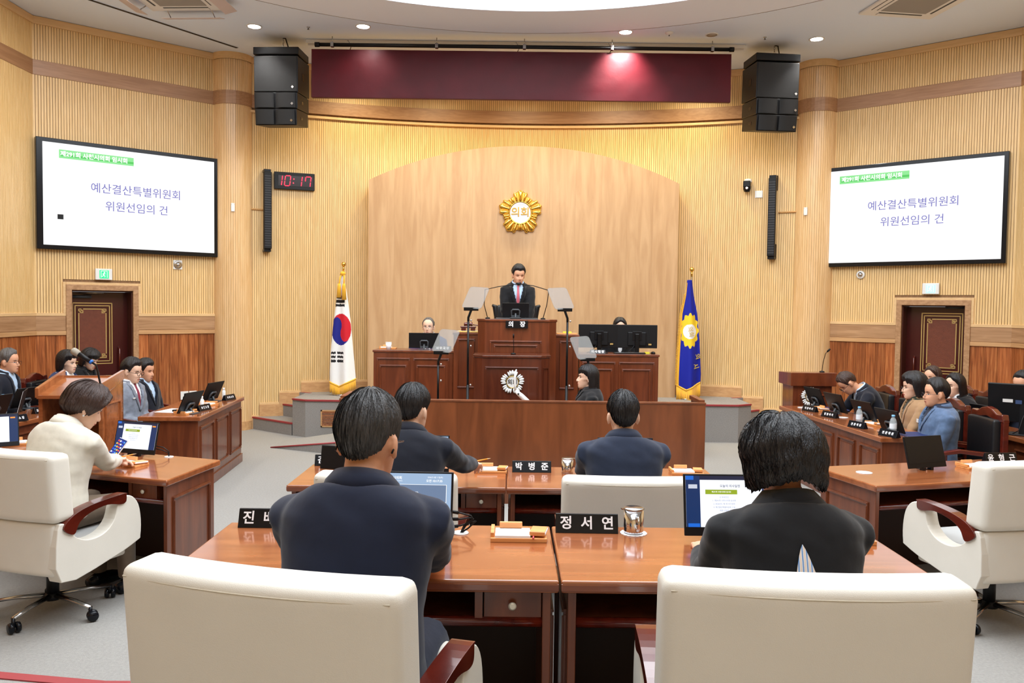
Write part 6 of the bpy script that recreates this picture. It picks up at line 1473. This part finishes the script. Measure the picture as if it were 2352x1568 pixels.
def hair(M, style, m, parent, tufts=0, res=1):
    S_ = STY[style]; NC = int(96*res); NR = int(22*res); c = Vector((0, -.007, .130)); rx, ry, rz = .0745, .096, .105
    T_, sd, wv = S_['T'], S_['side'], S_.get('wave', 0); drop = S_.get('drop'); seed = random.random()*50
    def surf(phi, f, lift=0.0):
        ad = abs(phi); te = lerp_t(S_['end'], ad); L = lerp_t(drop, ad) if drop else 0.0
        arc = R(te)*0.1; tot = arc+L; s = f*tot
        th = T_*(0.45+0.55*math.cos(min(R(te)*min(1, s/arc), math.pi/2)))+sd*math.sin(min(R(te)*min(1, s/arc), math.pi/2))
        edge = 1 if L > 0.01 else max(0.04, min(1, (1-f)*4)); th *= edge
        n1 = noise.noise(Vector((math.sin(R(phi))*2.4+seed, math.cos(R(phi))*2.4, f*2.2))); n2 = noise.noise(Vector((math.sin(R(phi))*14, math.cos(R(phi))*14+seed, f*2.5)))
        th += (n1*0.006+n2*0.0045+wv*noise.noise(Vector((phi*0.03, f*7, seed))))*edge+lift
        the = R(te)*min(1, s/arc); p = R(phi)
        q = Vector(((rx+th)*math.sin(the)*math.sin(p), (ry+th)*math.sin(the)*math.cos(p), (rz+th)*math.cos(the)))
        if s > arc and L > 0:
            d = s-arc; g = d/max(L, 1e-4); q.z -= d; k = 1-(0.10*g*g if L < 0.2 else 0.0)-0.02*g; q.x *= k; q.y *= k
            if L > 0.2 and ad > 90: q.y -= 0.02*g; 
        q.z += (0.012 if L > 0.01 else 0.007)*noise.noise(Vector((phi*0.25, seed, 0)))*f*f
        return c+q
    P = []
    for i in range(NR+1):
        f = max(0.02, i/NR); P.append([surf(-180+360*k/NC, f) for k in range(NC)])
    P.append([c+(p-c)*0.93 for p in P[-1]]); P.append([c+(p-c)*0.86 for p in P[NR*3//4]])
    mb = MB(); mb.grid([[M @ p for p in r] for r in P], 0, True, True, True)
    for _ in range(tufts):
        phi = random.uniform(-180, 180); f0 = random.uniform(0.05, 0.93); fl = random.uniform(0.12, 0.3); sw = random.uniform(-6, 6)*(1 if wv < .01 else 2.4)
        w_ = random.uniform(0.5, 1.3); lf = random.uniform(0.0, 0.0028); row = []
        for k in range(5):
            f = min(1.03, f0+fl*k/4); ph = phi+sw*k/4
            ph = (ph+180) % 360-180; ph2 = (ph+w_+180) % 360-180
            l = lf*math.sin(math.pi*(k+0.7)/5)-0.0006
            row.append([M @ surf(ph, min(f, 1), l), M @ surf(ph2, min(f, 1), l*0.3)])
        row[-1][1] = row[-1][0]+(row[-1][1]-row[-1][0])*0.1; row[0][1] = row[0][0]+(row[0][1]-row[0][0])*0.2
        mb.grid(row, 0, False, True)
    return mb.build('hair', m, parent)
def hand(mb, M, curl=25, grip=0):
    """M: wrist frame, y along the hand, z back of the hand up"""
    M3 = M.to_3x3().to_4x4()
    mb.ellipsoid(M @ Vector((0, .045, 0)), (.037, .052, .015), 12, 8, 0, M3); mb.tube([M @ Vector((0, -.03, 0)), M @ Vector((0, .02, 0))], [.026, .028], 10, flat=0.75)
    for i, (x, L) in enumerate(((-.029, .062), (-.0098, .074), (.0098, .07), (.029, .055))):
        a = 0; p = Vector((x, .075-abs(x)*0.25, 0)); pts = [p.copy()]
        for k, fr in enumerate((.45, .32, .23)):
            a += R(curl*(0.7+0.3*k)+(22 if grip else 0)); p = p+Vector((x*0.04, math.cos(a)*L*fr, -math.sin(a)*L*fr)); pts.append(p.copy())
        mb.tube([M @ Vector((x*0.9, .04, 0))]+[M @ q for q in pts], [.0095, .0092, .0085, .0078, .006], 8)
    s = -1 if grip != 2 else 1
    mb.tube([M @ Vector(q) for q in ((s*.02, .01, -.004), (s*.042, .035, -.012), (s*.046, .06, -.02), (s*.034, .08, -.027))], [.0135, .0125, .0105, .008], 8)
RINGS = [(-.04, .165, .12, 0), (0, .185, .14, 0), (.15, .178, .135, 0), (.35, .165, .122, .004), (.55, .176, .125, .008), (.72, .188, .125, .004), (.82, .192, .115, -.002), (.89, .178, .1, -.008), (.945, .142, .088, -.01), (.99, .102, .076, -.008), (1.03, .072, .067, -.004), (1.08, .056, .058, .0)]
def person(label, head_px, Y, rz, a1=4, a2=10, a3=18, yaw=0, nod=0, roll=0, s=1.0, sk=None, hairstyle='short', hm=None, jacket=None, shirt=None, tie=None, open_v=0.45, lapel=True, arms=None, fem=0, facefeat=True, glasses=None, closed=False, near=False, stand=False, pants=None, seatz=None, wide=1.0, grip=(0, 0), skirt=False, curl=25, floor_z=0.0, lip=None, tufts=0, vclosed=False, headz=0):
    sk = sk or SK1; hm = hm or HB; jacket = jacket or C_NAVY; shirt = shirt or C_SHIRT
    t = thing('person', label, 'person')
    p0 = Vector((0, 0, 0)); A1, A2, A3 = R(a1), R(a2), R(a3)
    p1 = p0+Vector((0, math.sin(A1), math.cos(A1)))*0.25; p2 = p1+Vector((0, math.sin(A2), math.cos(A2)))*0.27
    H0 = p2+Vector((0, +.05*math.sin(A3)+.016, .035*math.cos(A3)-.04))
    HM = Matrix.Translation(H0) @ RZ(yaw) @ Matrix.Rotation(R(-nod), 4, 'X') @ Matrix.Rotation(R(roll), 4, 'Y')
    piv = Vector((0, -0.02, 0.03)); HM = HM @ Matrix.Translation((0, 0, 0.0))
    hc = HM @ Vector((0, 0, 0.118))
    tgt = PY(head_px[0], head_px[1], Y); Rt = RZ(rz)
    root = tgt-Rt @ (hc*s)
    hz = root.z-floor_z
    t.matrix_world = Matrix.Translation((root.x, root.y, floor_z)) @ Rt @ Matrix.Scale(s, 4)
    Up = Vector((0, 0, hz/s)); p0 = p0+Up; p1 = p1+Up; p2 = p2+Up; HM = Matrix.Translation(Up) @ HM
    Wi = t.matrix_world.inverted()
    def spine(q):
        L = q*0.52
        if L <= 0.25: c = p0+(p1-p0)*(L/0.25); d = (p1-p0).normalized()
        else: c = p1+(p2-p1)*((L-0.25)/0.27); d = (p2-p1).normalized()
        f = min(1, max(0, (q-0.3)/0.35)); d = ((p1-p0).normalized()*(1-f)+(p2-p1).normalized()*f).normalized(); return c, d
    def ring(q, a, b, yo, n=32, e=2.3):
        c, d = spine(q); fw = Vector((1, 0, 0)).cross(d)*-1; row = []
        for k in range(n):
            an = 2*math.pi*k/n; cs, sn = math.cos(an), math.sin(an); w_ = (abs(cs)**e+abs(sn)**e)**(-1/e)
            row.append(c+Vector((1, 0, 0))*(a*w_*sn)+fw*(b*w_*cs+yo))
        return row
    sx_sh = .178*wide
    sh = [spine(0.855)[0]+Vector((q*sx_sh, 0, -.012)) for q in (-1, 1)]
    A = []
    for i, q in enumerate((-1, 1)):
        ar = 'lap' if arms == 'lap' else (arms or {}).get(i)
        if ar == 'lap': e_, w_ = sh[i]+Vector((q*.08, -.05, -.27)), p0+Vector((q*.07, .26, .10))
        elif ar is None: e_, w_ = sh[i]+Vector((q*.07, .10+.2*math.sin(A2), -.25)), sh[i]+Vector((-q*.05, .36, -.245))
        else:
            e_, w_ = [Wi @ Vector(v) if flag else Vector((v[0], v[1], v[2]))+Vector((0, 0, hz/s)) for v, flag in ((ar[0], ar[2]), (ar[1], ar[2]))]
        # keep human arm lengths
        LU, LF = .285, .25
        D_ = (w_-sh[i]); dist = D_.length
        if dist > (LU+LF)*0.99: w_ = sh[i]+D_.normalized()*(LU+LF)*0.99; D_ = w_-sh[i]; dist = D_.length
        a_ = (LU*LU-LF*LF+dist*dist)/(2*dist); hgt = math.sqrt(max(LU*LU-a_*a_, 0)); u = D_.normalized(); pref = (e_-sh[i]); pref = pref-u*pref.dot(u)
        pref = pref.normalized() if pref.length > 1e-4 else Vector((q, 0, -1)).normalized()
        e_ = sh[i]+u*a_+pref*hgt; A.append((sh[i], e_, w_))
    # ---- body
    vx = 0.0052 if (near or facefeat == 2) else 0.0066
    mb = MB(); head_rings(mb, HM, fem)
    nk = .053 if not fem else .045
    mb.tube([spine(0.93)[0], p2+Vector((0, -.002, .0)), HM @ Vector((0, -.018, -.01)), HM @ Vector((0, -.02, .05)), HM @ Vector((0, -.02, .09))], [nk*1.25, nk*1.08, nk, nk*0.98, nk*0.9], 20)
    mb.grid([ring(q, (a-.012)*(wide if q < .95 else 1)*(0.93 if fem else 1), b-.012, yo) for q, a, b, yo in RINGS], 0, True, True, True)
    for i, (a, e, w_) in enumerate(A):
        mb.tube([a, (a+e)/2, e, (e*2+w_)/3, w_], [.052, .045, .038, .038, .025], 12)
        d = (w_-e).normalized(); x = Vector((0, 0, 1)).cross(d)*-1; x = x.normalized() if x.length > 0.1 else Vector((1, 0, 0)); z = x.cross(d)
        Mh = Matrix(((x.x, d.x, z.x, w_.x), (x.y, d.y, z.y, w_.y), (x.z, d.z, z.z, w_.z), (0, 0, 0, 1)))
        if i == 0: Mh = Mh @ Matrix.Scale(-1, 4, (1, 0, 0))
        hb = MB(); hand(hb, Mh, curl, 1 if grip[i] else 0)
        if i == 0: hb.f = [f[::-1] for f in hb.f]
        mb.add(hb.v, hb.f, 0, True)
        t['w%d' % i] = 0.0; del t['w%d' % i]
    body = voxel(mb, vx, 1); body.materials.append(sk); put('body', body, t)
    if facefeat: face(bvh_of(body), HM, t, hm, lip or (M_lip2 if fem else M_lip), closed, glasses)
    elif glasses: 
        g = MB()
        for q in (-1, 1): g.tube([HM @ Vector((q*0.06, 0.1, 0.114)), HM @ Vector((q*0.082, 0.0, 0.114)), HM @ Vector((q*0.082, -0.02, 0.098)), HM @ Vector((q*0.08, -0.03, 0.085))], 0.0028, 6)
        g.build('glasses', M_blackgloss, t)
    hair(HM, hairstyle, hm, t, tufts, 1.5 if near else 1)
    # ---- jacket
    jb = MB(); wf = wide*(0.93 if fem else 1)
    jb.grid([ring(q, (a+.016)*(wf if q < .95 else 1), b+.018, yo) for q, a, b, yo in RINGS if q < 1.0], 0, True, True, True)
    for i, (a, e, w_) in enumerate(A):
        q = (-1, 1)[i]
        jb.tube([a+Vector((-q*.10, 0, .022)), a+Vector((-q*.04, 0, .014)), a+Vector((q*.004, 0, -.004)), (a*2+e)/3+Vector((q*.006, 0, 0)), (a+e*2)/3, e, e+(w_-e)*.35, e+(w_-e)*.7, e+(w_-e)*.93], [.045, .058, .070 if not fem else .062, .066 if not fem else .057, .06 if not fem else .052, .056 if not fem else .05, .053, .046, .041], 16)
    me = voxel(jb, 0.0085 if near else 0.011, 14 if near else 6)
    sd = random.random()*40; sp0, spd = spine(0.0)[0], None
    e1, e2 = A[0][1], A[1][1]
    # creases, stronger near elbows, shoulders and waist
    co = [v.co.copy() for v in me.vertices]; nr = [v.normal.copy() for v in me.vertices]; out = []
    for c, nn in zip(co, nr):
        k = 0.5+1.6*math.exp(-min((c-e1).length, (c-e2).length)**2/0.008)+0.8*math.exp(-min((c-sh[0]).length, (c-sh[1]).length)**2/0.006)
        n1 = noise.noise(Vector((c.x*7+sd, c.y*9, c.z*22+c.x*8))); n2 = noise.noise(Vector((c.x*20, c.y*20+sd, c.z*16)))
        out.extend(c+nn*((0.007*n1+0.003*n2)*k))
    me.vertices.foreach_set('co', out); me.update()
    q1 = (p2-p1).normalized(); fwd = Vector((1, 0, 0)).cross(q1)*-1
    def tq(c):
        v = c-p1; return (0.25+v.dot(q1))/0.52
    vw = .072
    if not vclosed:
        bm = bmesh.new(); bm.from_mesh(me); dl = []
        for f in bm.faces:
            c = f.calc_center_median(); q = tq(c)
            if (c-p1).dot(fwd) > 0.02 and q > open_v and abs(c.x) < vw*(q-open_v)/(1-open_v)+0.002: dl.append(f)
        bmesh.ops.delete(bm, geom=dl, context='FACES'); bm.to_mesh(me); bm.free()
    me.materials.append(jacket); jo = put('jacket', me, t)
    so = jo.modifiers.new('thick', 'SOLIDIFY'); so.thickness = 0.003; so.offset = -1
    bj = bvh_of(me)
    if not vclosed:
        sb_ = MB(); sb_.grid([ring(q, a*wf-.002, b+.004, yo) for q, a, b, yo in RINGS if .1 < q < 1.05], 0, True, True, True); so_ = sb_.build('shirt', shirt, t)
        bs_ = bvh_of(so_.data)
    def cast(bv, x, q, off):
        c = p1+q1*((q*0.52)-0.25)+Vector((x, 0, 0)); h = bv.ray_cast(c+fwd*0.4, -fwd); return (h[0] if h[0] else c+fwd*0.1)+fwd*off
    if lapel and not vclosed:
        for sx in (-1, 1):
            rows = []
            for k in range(11):
                q = open_v-0.02+(0.985-open_v)*k/10; x0 = vw*max(0, (q-open_v))/(1-open_v); wd_ = 0.008+0.042*math.sin(min(1, k/7)*math.pi/2)*(1 if k < 8 else 0.75)
                rows.append([cast(bj, sx*(x0+0.001+wd_*j/3), q, 0.005+0.003*(j in (1, 2))) for j in range(4)])
            lo_ = MB().grid(rows, 0, False, True).build('lapel', jacket, t); m_ = lo_.modifiers.new('t', 'SOLIDIFY'); m_.thickness = 0.004; m_.offset = 0
    def collar(name, m, r0, r1, z0, z1, gap, back=0.0):
        n = 36; rows = [[], [], []]
        for k in range(n+1):
            an = R(gap)+R(360-2*gap)*k/n; cs, sn = math.cos(an), math.sin(an); bk = (1-cs)/2
            for j, (r_, zz) in enumerate(((r0, z0-.02*(1-bk)), ((r0+r1)/2+.004, (z0+z1)/2-.012*(1-bk)), (r1, z1-.03*(1-bk)+back*bk))):
                c = p2+q1*zz; rows[j].append(c+Vector((1, 0, 0))*(r_*1.06*sn)+fwd*(r_*cs-.004))
        o = MB().grid(rows, 0, False, True).build(name, m, t); q = o.modifiers.new('t', 'SOLIDIFY'); q.thickness = 0.005; q.offset = 0
    if lapel: collar('jacket_collar', jacket, .098 if not fem else .092, .073 if not fem else .07, -.018, .036, 38)
    if not vclosed or shirt is not C_SHIRT: collar('shirt_collar', shirt, .078 if not fem else .07, .064 if not fem else .058, .0, .046, 18 if tie else 30)
    if tie:
        rows = []
        for k in range(12):
            q = 0.985-(0.985-open_v+0.02)*k/11; w_ = 0.016 if k == 0 else 0.011+0.017*k/11
            rows.append([cast(bs_, w_*j, q, 0.006+0.003*(j == 0)) for j in (-1, 0, 1)])
        o = MB().grid(rows, 0, False, True).build('tie', tie, t); q = o.modifiers.new('t', 'SOLIDIFY'); q.thickness = 0.004
    # ---- legs
    lb = MB(); hzl = hz/s
    kn = []
    for q in (-1, 1):
        if stand: pts = [p0+Vector((q*.08, 0, .04)), Vector((q*.1, .0, hzl*0.55)), Vector((q*.11, .0, .09))]
        else: pts = [p0+Vector((q*.08, -.02, -.0)), p0+Vector((q*.12, .40, -.01)), Vector((q*.12, .42, .09))]
        pts[1].z = max(pts[1].z, 0.3)
        lb.tube([pts[0], (pts[0]+pts[1])/2, pts[1]], [.1, .085, .066], 14); lb.tube([pts[1], (pts[1]+pts[2])/2, pts[2]], [.066, .058, .05], 14)
        f = pts[2]; sh_ = MB(); sh_.tube([Vector((f.x, f.y-.07, .035)), Vector((f.x, f.y, .05)), Vector((f.x, f.y+.1, .035)), Vector((f.x, f.y+.19, .022))], [.034, .042, .04, .025], 12, flat=1.0)
        sh_.build('shoe', M_blackgloss, t)
    me = voxel(lb, 0.016, 2); me.materials.append(pants or jacket); put('trousers', me, t)
    t['_A'] = 0; del t['_A']
    return t, HM, A, bj, spine
def wv3(px, py, z): p = PZ(px, py, z); return (p.x, p.y, p.z)
E_NAVYSH = None
# 1 near man, back to us
pn, HM1, A1_, bj1, sp1 = person('person from behind in navy suit with glasses and greying hair at near left desk', (847, 1008), 2.36, -6, a1=8, a2=16, a3=16, yaw=-8, nod=8, s=1.07, sk=SK3, hairstyle='short', hm=HDG, jacket=C_NAVY, facefeat=False, glasses=True, near=True, wide=.98, vclosed=True, floor_z=ZT, tufts=5200,
    arms={0: ((-.72, 2.3, .5), (-.55, 2.78, 1.02), True), 1: ((-.12, 2.3, .5), (-.26, 2.80, 1.02), True)})
# 2 near woman, black jacket with an open back vent
pw, HM2, A2_, bj2, sp2 = person('person from behind with wavy black bob, black jacket and striped blouse at back vent', (1797, 1062), 2.52, 2, a1=8, a2=16, a3=20, nod=12, s=1.0, sk=SK3, hairstyle='wavybob', hm=HB, jacket=C_BLACK, facefeat=False, near=True, wide=1.08, fem=1, vclosed=True, floor_z=ZT, tufts=5200,
    arms={0: ((.52, 2.5, .5), (.68, 2.88, 1.02), True), 1: ((1.1, 2.5, .5), (.95, 2.88, 1.02), True)})
# the vent: striped blouse showing through a wedge on the back
Wp = pw.matrix_world; Wi_ = Wp.inverted()
def stripes():
    m = mat('striped_blouse', S(236, 232, 230), 0.7); nt = m.node_tree; b = nt.nodes['Principled BSDF']
    tc = nt.nodes.new('ShaderNodeTexCoord'); wv_ = nt.nodes.new('ShaderNodeTexWave'); wv_.bands_direction = 'X'; wv_.inputs['Scale'].default_value = 26; wv_.inputs['Distortion'].default_value = 0.6
    r = nt.nodes.new('ShaderNodeValToRGB'); nt.links.new(tc.outputs['Object'], wv_.inputs[0]); nt.links.new(wv_.outputs[0], r.inputs[0]); nt.links.new(r.outputs[0], b.inputs[0])
    e = r.color_ramp.elements; e[0].position = 0.1; e[0].color = S(110, 150, 205); e[1].position = 0.5; e[1].color = S(238, 234, 230); k = e.new(0.9); k.color = S(226, 206, 190); return m
rows = []
for k in range(12):
    py = 1250+k*13; hw = 25*(k/6)**0.75 if k else 0.5; cx_ = 1843+k*1.0
    row = []
    for j in range(7):
        px = cx_-hw+2*hw*j/6+k*0.8; o = Wi_ @ CAM; d = (Wi_.to_3x3() @ ray(px, py)).normalized(); h = bj2.ray_cast(o, d)
        q = h[0] if h[0] else (Wi_ @ PY(px, py, 2.3)); row.append(q-d*0.006)
    rows.append(row)
MB().grid(rows, 0, False, True).build('blouse_back', stripes(), pw)
rows = [r[0] for r in rows]+[r[-1] for r in rows][::-1]
# flat revers collar
def wide_collar(t, spine_fn, m, r0=.12, r1=.07):
    c0, d = spine_fn(0.985); fw = Vector((1, 0, 0)).cross(d)*-1; R_ = [[], [], []]
    for k in range(33):
        an = R(50)+R(260)*k/32; cs, sn = math.cos(an), math.sin(an)
        for j, (r_, z) in enumerate(((r0, -.032), (r0-.02, .004), (r1, .04))): R_[j].append(c0+d*z+Vector((1, 0, 0))*(r_*1.05*sn)+fw*(r_*cs*0.9-.002))
    o = MB().grid(R_, 0, False, True).build('collar_flap', m, t); q = o.modifiers.new('t', 'SOLIDIFY'); q.thickness = 0.006; q.offset = 0
wide_collar(pw, sp2, C_BLACK)
# 3, 4 front row men
p3 = person('person from behind in dark suit reaching a hand to the front row tray', (948, 940), 4.72, -8, a1=8, a2=20, a3=20, yaw=-14, nod=6, s=1.08, sk=SK2, hairstyle='quiff', jacket=C_DNAVY, facefeat=False, near=True, wide=1.0, vclosed=True, tufts=2600, grip=(0, 1),
    arms={0: ((-.80, 5.0, .80), (-.62, 5.22, .80), True), 1: ((-.24, 4.95, .80), wv3(1112, 1078, .81), True)})
p4 = person('person in a slate navy suit, front row right, facing the partition, back to us', (1431, 953), 4.72, 0, a1=6, a2=14, a3=14, s=1.07, sk=SK2, hairstyle='short', jacket=C_SLATE, facefeat=False, near=True, wide=1.02, vclosed=True, tufts=2600,
    arms={0: ((.35, 5.0, .80), (.52, 5.22, .80), True), 1: ((.92, 5.0, .80), (.75, 5.22, .80), True)})
# 5 woman in cream at left
q5 = wv3(286, 1052, .83)
p5 = person('person in a cream linen jacket with short brown hair writing at the left side desk', (197, 934), 5.12, -22, a1=7, a2=17, a3=42, yaw=-30, nod=30, s=1.05, sk=SK2, hairstyle='nape', hm=HBR, jacket=C_CREAM, pants=C_PANTS, facefeat=2, near=True, fem=1, wide=1.12, shirt=C_CREAM, open_v=.7, tufts=2600, grip=(0, 1), closed=True,
    arms={0: ((-2.95, 5.35, .80), (-2.66, 5.50, .82), True), 1: ((-2.42, 4.95, .4), (q5[0]-.02, q5[1]-.06, q5[2]), True)})
TIE_R, TIE_P, TIE_N = mat('tie_wine', S(132, 34, 58), 0.6, var=0.4, vscale=60, stretch=(1, 1, 6)), mat('tie_pink', S(206, 104, 118), 0.6), mat('tie_navy', S(60, 70, 100), 0.6)
def check_mat():
    m = MATS['cloth_grey_check']; return m
# 6, 7 suited men in profile at left
p6 = person('person in a grey checked suit and wine tie with dark-framed glasses, profile, left desk', (303, 851), 8.62, -98, a1=-4, a2=2, a3=12, nod=12, s=1.02, sk=SK2, hairstyle='quiff', jacket=C_GREYCHK, tie=TIE_R, glasses='thick', closed=True, wide=1.05, arms='lap')
p7 = person('person in a navy jacket and open pale blue shirt, leaning back beside the checked suit', (334, 850), 9.35, -100, a1=-10, a2=-4, a3=14, nod=10, s=1.0, sk=SK3, hairstyle='quiff', jacket=C_DNAVY, shirt=C_LBLUE, closed=True, wide=1.05, arms='lap')
p8 = person('grey-haired person with glasses in navy jacket at far left edge', (20, 829), 8.5, -84, a1=4, a2=10, a3=16, nod=4, s=1.0, sk=SK3, hairstyle='short', hm=HG, jacket=C_DNAVY, shirt=C_LBLUE, glasses='thin', wide=1.05, arms='lap')
p9 = person('person in blue jacket with black bob, beside the one in black by left door', (156, 832), 9.62, -96, a1=2, a2=6, a3=14, nod=6, sk=SK2, hairstyle='bob', jacket=C_BLUE, fem=1, open_v=.6, arms='lap')
p10 = person('person in black with short fringe looking down before the left door', (207, 825), 10.15, -104, a1=4, a2=10, a3=22, nod=24, sk=SK2, hairstyle='bobfringe', jacket=C_BLACK, fem=1, open_v=.7, closed=True, shirt=C_BLACK, arms='lap')
# 11 chairman
p11 = person('person in a black suit and pink tie leaning on the podium in the centre', (1191, 631), 10.72, 184, a1=14, a2=16, a3=8, yaw=10, nod=14, s=1.0, sk=SK3, hairstyle='quiff', jacket=C_BLACK, shirt=C_LBLUE, tie=TIE_P, stand=True, floor_z=ZD+.25, facefeat=2, closed=True, wide=.9,
    arms={0: ((PY(1226, 690, 10.7).x, 10.75, PY(1224, 680, 10.6).z), (PY(1208, 700, 10.56).x, 10.56, 1.5), True), 1: ((PY(1155, 680, 10.7).x, 10.75, PY(1158, 680, 10.6).z), (PY(1172, 700, 10.56).x, 10.56, 1.5), True)})
# 12, 13 dais officials
p12 = person('person with thin grey hair and glasses behind the left dais desk', (984, 750), 11.4, 176, sk=SK2, hairstyle='receding', hm=HG, jacket=C_BLUE, tie=TIE_N, glasses='thin', floor_z=ZD)
p13 = person('person with black fringe, top of head above the two dais monitors', (1424, 750), 11.45, 180, nod=14, sk=SK2, hairstyle='longparted', jacket=C_BLACK, fem=1, floor_z=ZD, closed=True, arms='lap')
# 14 profile woman in the pit
p14 = person('person in profile with long straight black hair and fringe, behind the partition', (1349, 866), 8.35, 92, a1=0, a2=4, a3=10, nod=-2, sk=SK2, hairstyle='long', jacket=C_BLACK, fem=1, facefeat=2, shirt=C_BLACK, open_v=.8, tufts=500, arms='lap')
# 15-17 right desk
p15 = person('person bowed far forward over the right desk, dark suit, near the side lectern', (1946, 879), 9.25, 84, a1=8, a2=30, a3=50, nod=48, sk=SK3, hairstyle='short', hm=HBR, jacket=C_DNAVY, shirt=C_LBLUE, glasses='thick', closed=True)
p16 = person('person in a camel brown jacket with black bob and round glasses at the right desk', (2098, 887), 7.95, 78, a1=-2, a2=4, a3=14, nod=6, sk=SK2, hairstyle='bob', jacket=C_BROWN, shirt=C_GREEN, fem=1, glasses='thin', closed=True, wide=1.12)
p17 = person('person in a blue-grey jacket and glasses at the near end of the right desk', (2150, 902), 7.4, 82, a1=-6, a2=0, a3=12, nod=4, s=1.04, sk=SK3, hairstyle='short', jacket=C_BLUEGREY, shirt=C_SLATE, glasses='thin', wide=1.14, open_v=.6, arms='lap')
# 18-20 right rear row
p18 = person('person in beige with dark shoulder-length hair in front of the right door', (2141, 866), 9.45, 118, sk=SK1, hairstyle='longparted', hm=HBR, jacket=C_BEIGE, fem=1, closed=True, open_v=.7, arms='lap')
p19 = person('person in black with long straight parted hair at the right rear row', (2193, 884), 8.85, 104, nod=4, sk=SK2, hairstyle='longparted', jacket=C_BLACK, fem=1, shirt=C_SHIRT, open_v=.55, closed=True, arms='lap')
p20 = person('person with glasses cut off by the right edge of the picture', (2350, 882), 8.0, 110, a1=4, a2=12, a3=16, nod=10, sk=SK3, hairstyle='short', jacket=C_SLATE, shirt=C_LBLUE, open_v=.75, glasses='thick', arms={0: ((4.75, 7.7, .84), wv3(2262, 960, .82), True)})

# ---- what the people hold or wear apart from their clothes
def local_add(t, mb, name, m): return mb.build(name, m, t[0])
M_orange = mat('pencil_orange', S(240, 150, 40), 0.4)
def pencil(label, a, b):
    t = thing('pencil', label, 'pencil', a); d = Vector(b)-Vector(a)
    MB().tube([(0, 0, 0), d*0.86], 0.0042, 6).build('shaft', M_orange, t); MB().tube([d*0.86, d*0.97, d], [0.0042, 0.0014, 0.0004], 6).build('tip', mat('pencil_wood', S(232, 200, 160), 0.6), t); return t
def hand_tip(P, i, f=0.09, z=0.0):
    t, HM_, A_, _, _2 = P; a, e, w_ = A_[i]; d = (w_-e).normalized(); return t.matrix_world @ (w_+d*f+Vector((0, 0, z)))
bpy.context.view_layer.update()
h = hand_tip(p3, 1); pencil('orange pencil in the outstretched hand of the front row man', h+Vector((-.06, -.01, .01)), h+Vector((.085, .02, .035)))
h = hand_tip(p5, 1); pencil('orange pencil in the hand of the woman in cream', h+Vector((-.06, -.02, .0)), h+Vector((.09, .03, .03)))
ph = thing('smartphone', 'smartphone with glowing app icons propped by the hand of the woman in cream', 'phone', M=Matrix.Translation(PY(268, 1030, 5.5)) @ RZ(-20) @ Matrix.Rotation(R(16), 4, 'Y') @ Matrix.Rotation(R(-36), 4, 'X'))
MB().box(-.037, .037, 0, .009, -.078, .078).build('body', M_white, ph, 0.004); sc = MB().box(-.034, .034, -.001, 0, -.074, .074).build('screen', mat('phone_blue', (0, 0, 0, 1), 0.2, emit=S(40, 60, 130), es=0.9), ph)
ic = [S(230, 80, 70), S(90, 160, 240), S(240, 240, 245), S(250, 200, 60), S(60, 90, 220)]
for i in range(4):
    for j in range(6):
        c_ = (i*2+j*3) % 5; MB().box(-.029+i*.0155, -.018+i*.0155, -.0018, -.001, .05-j*.021, .061-j*.021).build('app_icon', mat('icon_%d' % c_, (0, 0, 0, 1), 0.3, emit=ic[c_], es=0.9), sc)
for (P, x, y, z, nm, m, r_) in ((p5, .079, -.003, .068, 'pearl_earring', M_white, .006), (p5, -.079, -.003, .068, 'pearl_earring', M_white, .006)):
    MB().ellipsoid(P[1] @ Vector((x, y, z)), (r_, r_, r_), 8, 6).build(nm, m, P[0])
def badge(P, q, x, w=.035, h=.018, m=M_white, name='name_badge'):
    t, HM_, A_, bj, spf = P; c, d = spf(q); fw = Vector((1, 0, 0)).cross(d)*-1; hh = bj.ray_cast(c+Vector((x, 0, 0))+fw*0.4, -fw)
    if hh[0]:
        Mx = frame(hh[0]+fw*0.006, (1, 0, 0), d); 
        n = hh[1]; MB().box(-w/2, w/2, -0.003, 0.003, -h/2, h/2, 0, Mx @ RZ(180)).build(name, m, t)
badge(p17, .72, .1, .045, .03); badge(p16, .68, .09, .045, .02); badge(p19, .6, .06, .045, .028); badge(p15, .75, .09, .03, .016)
badge(p11, .86, .085, .014, .014, M_gold, 'lapel_pin'); badge(p6, .7, .09, .05, .012, M_white, 'pocket_square'); badge(p9, .75, .08, .02, .02, M_white, 'brooch')
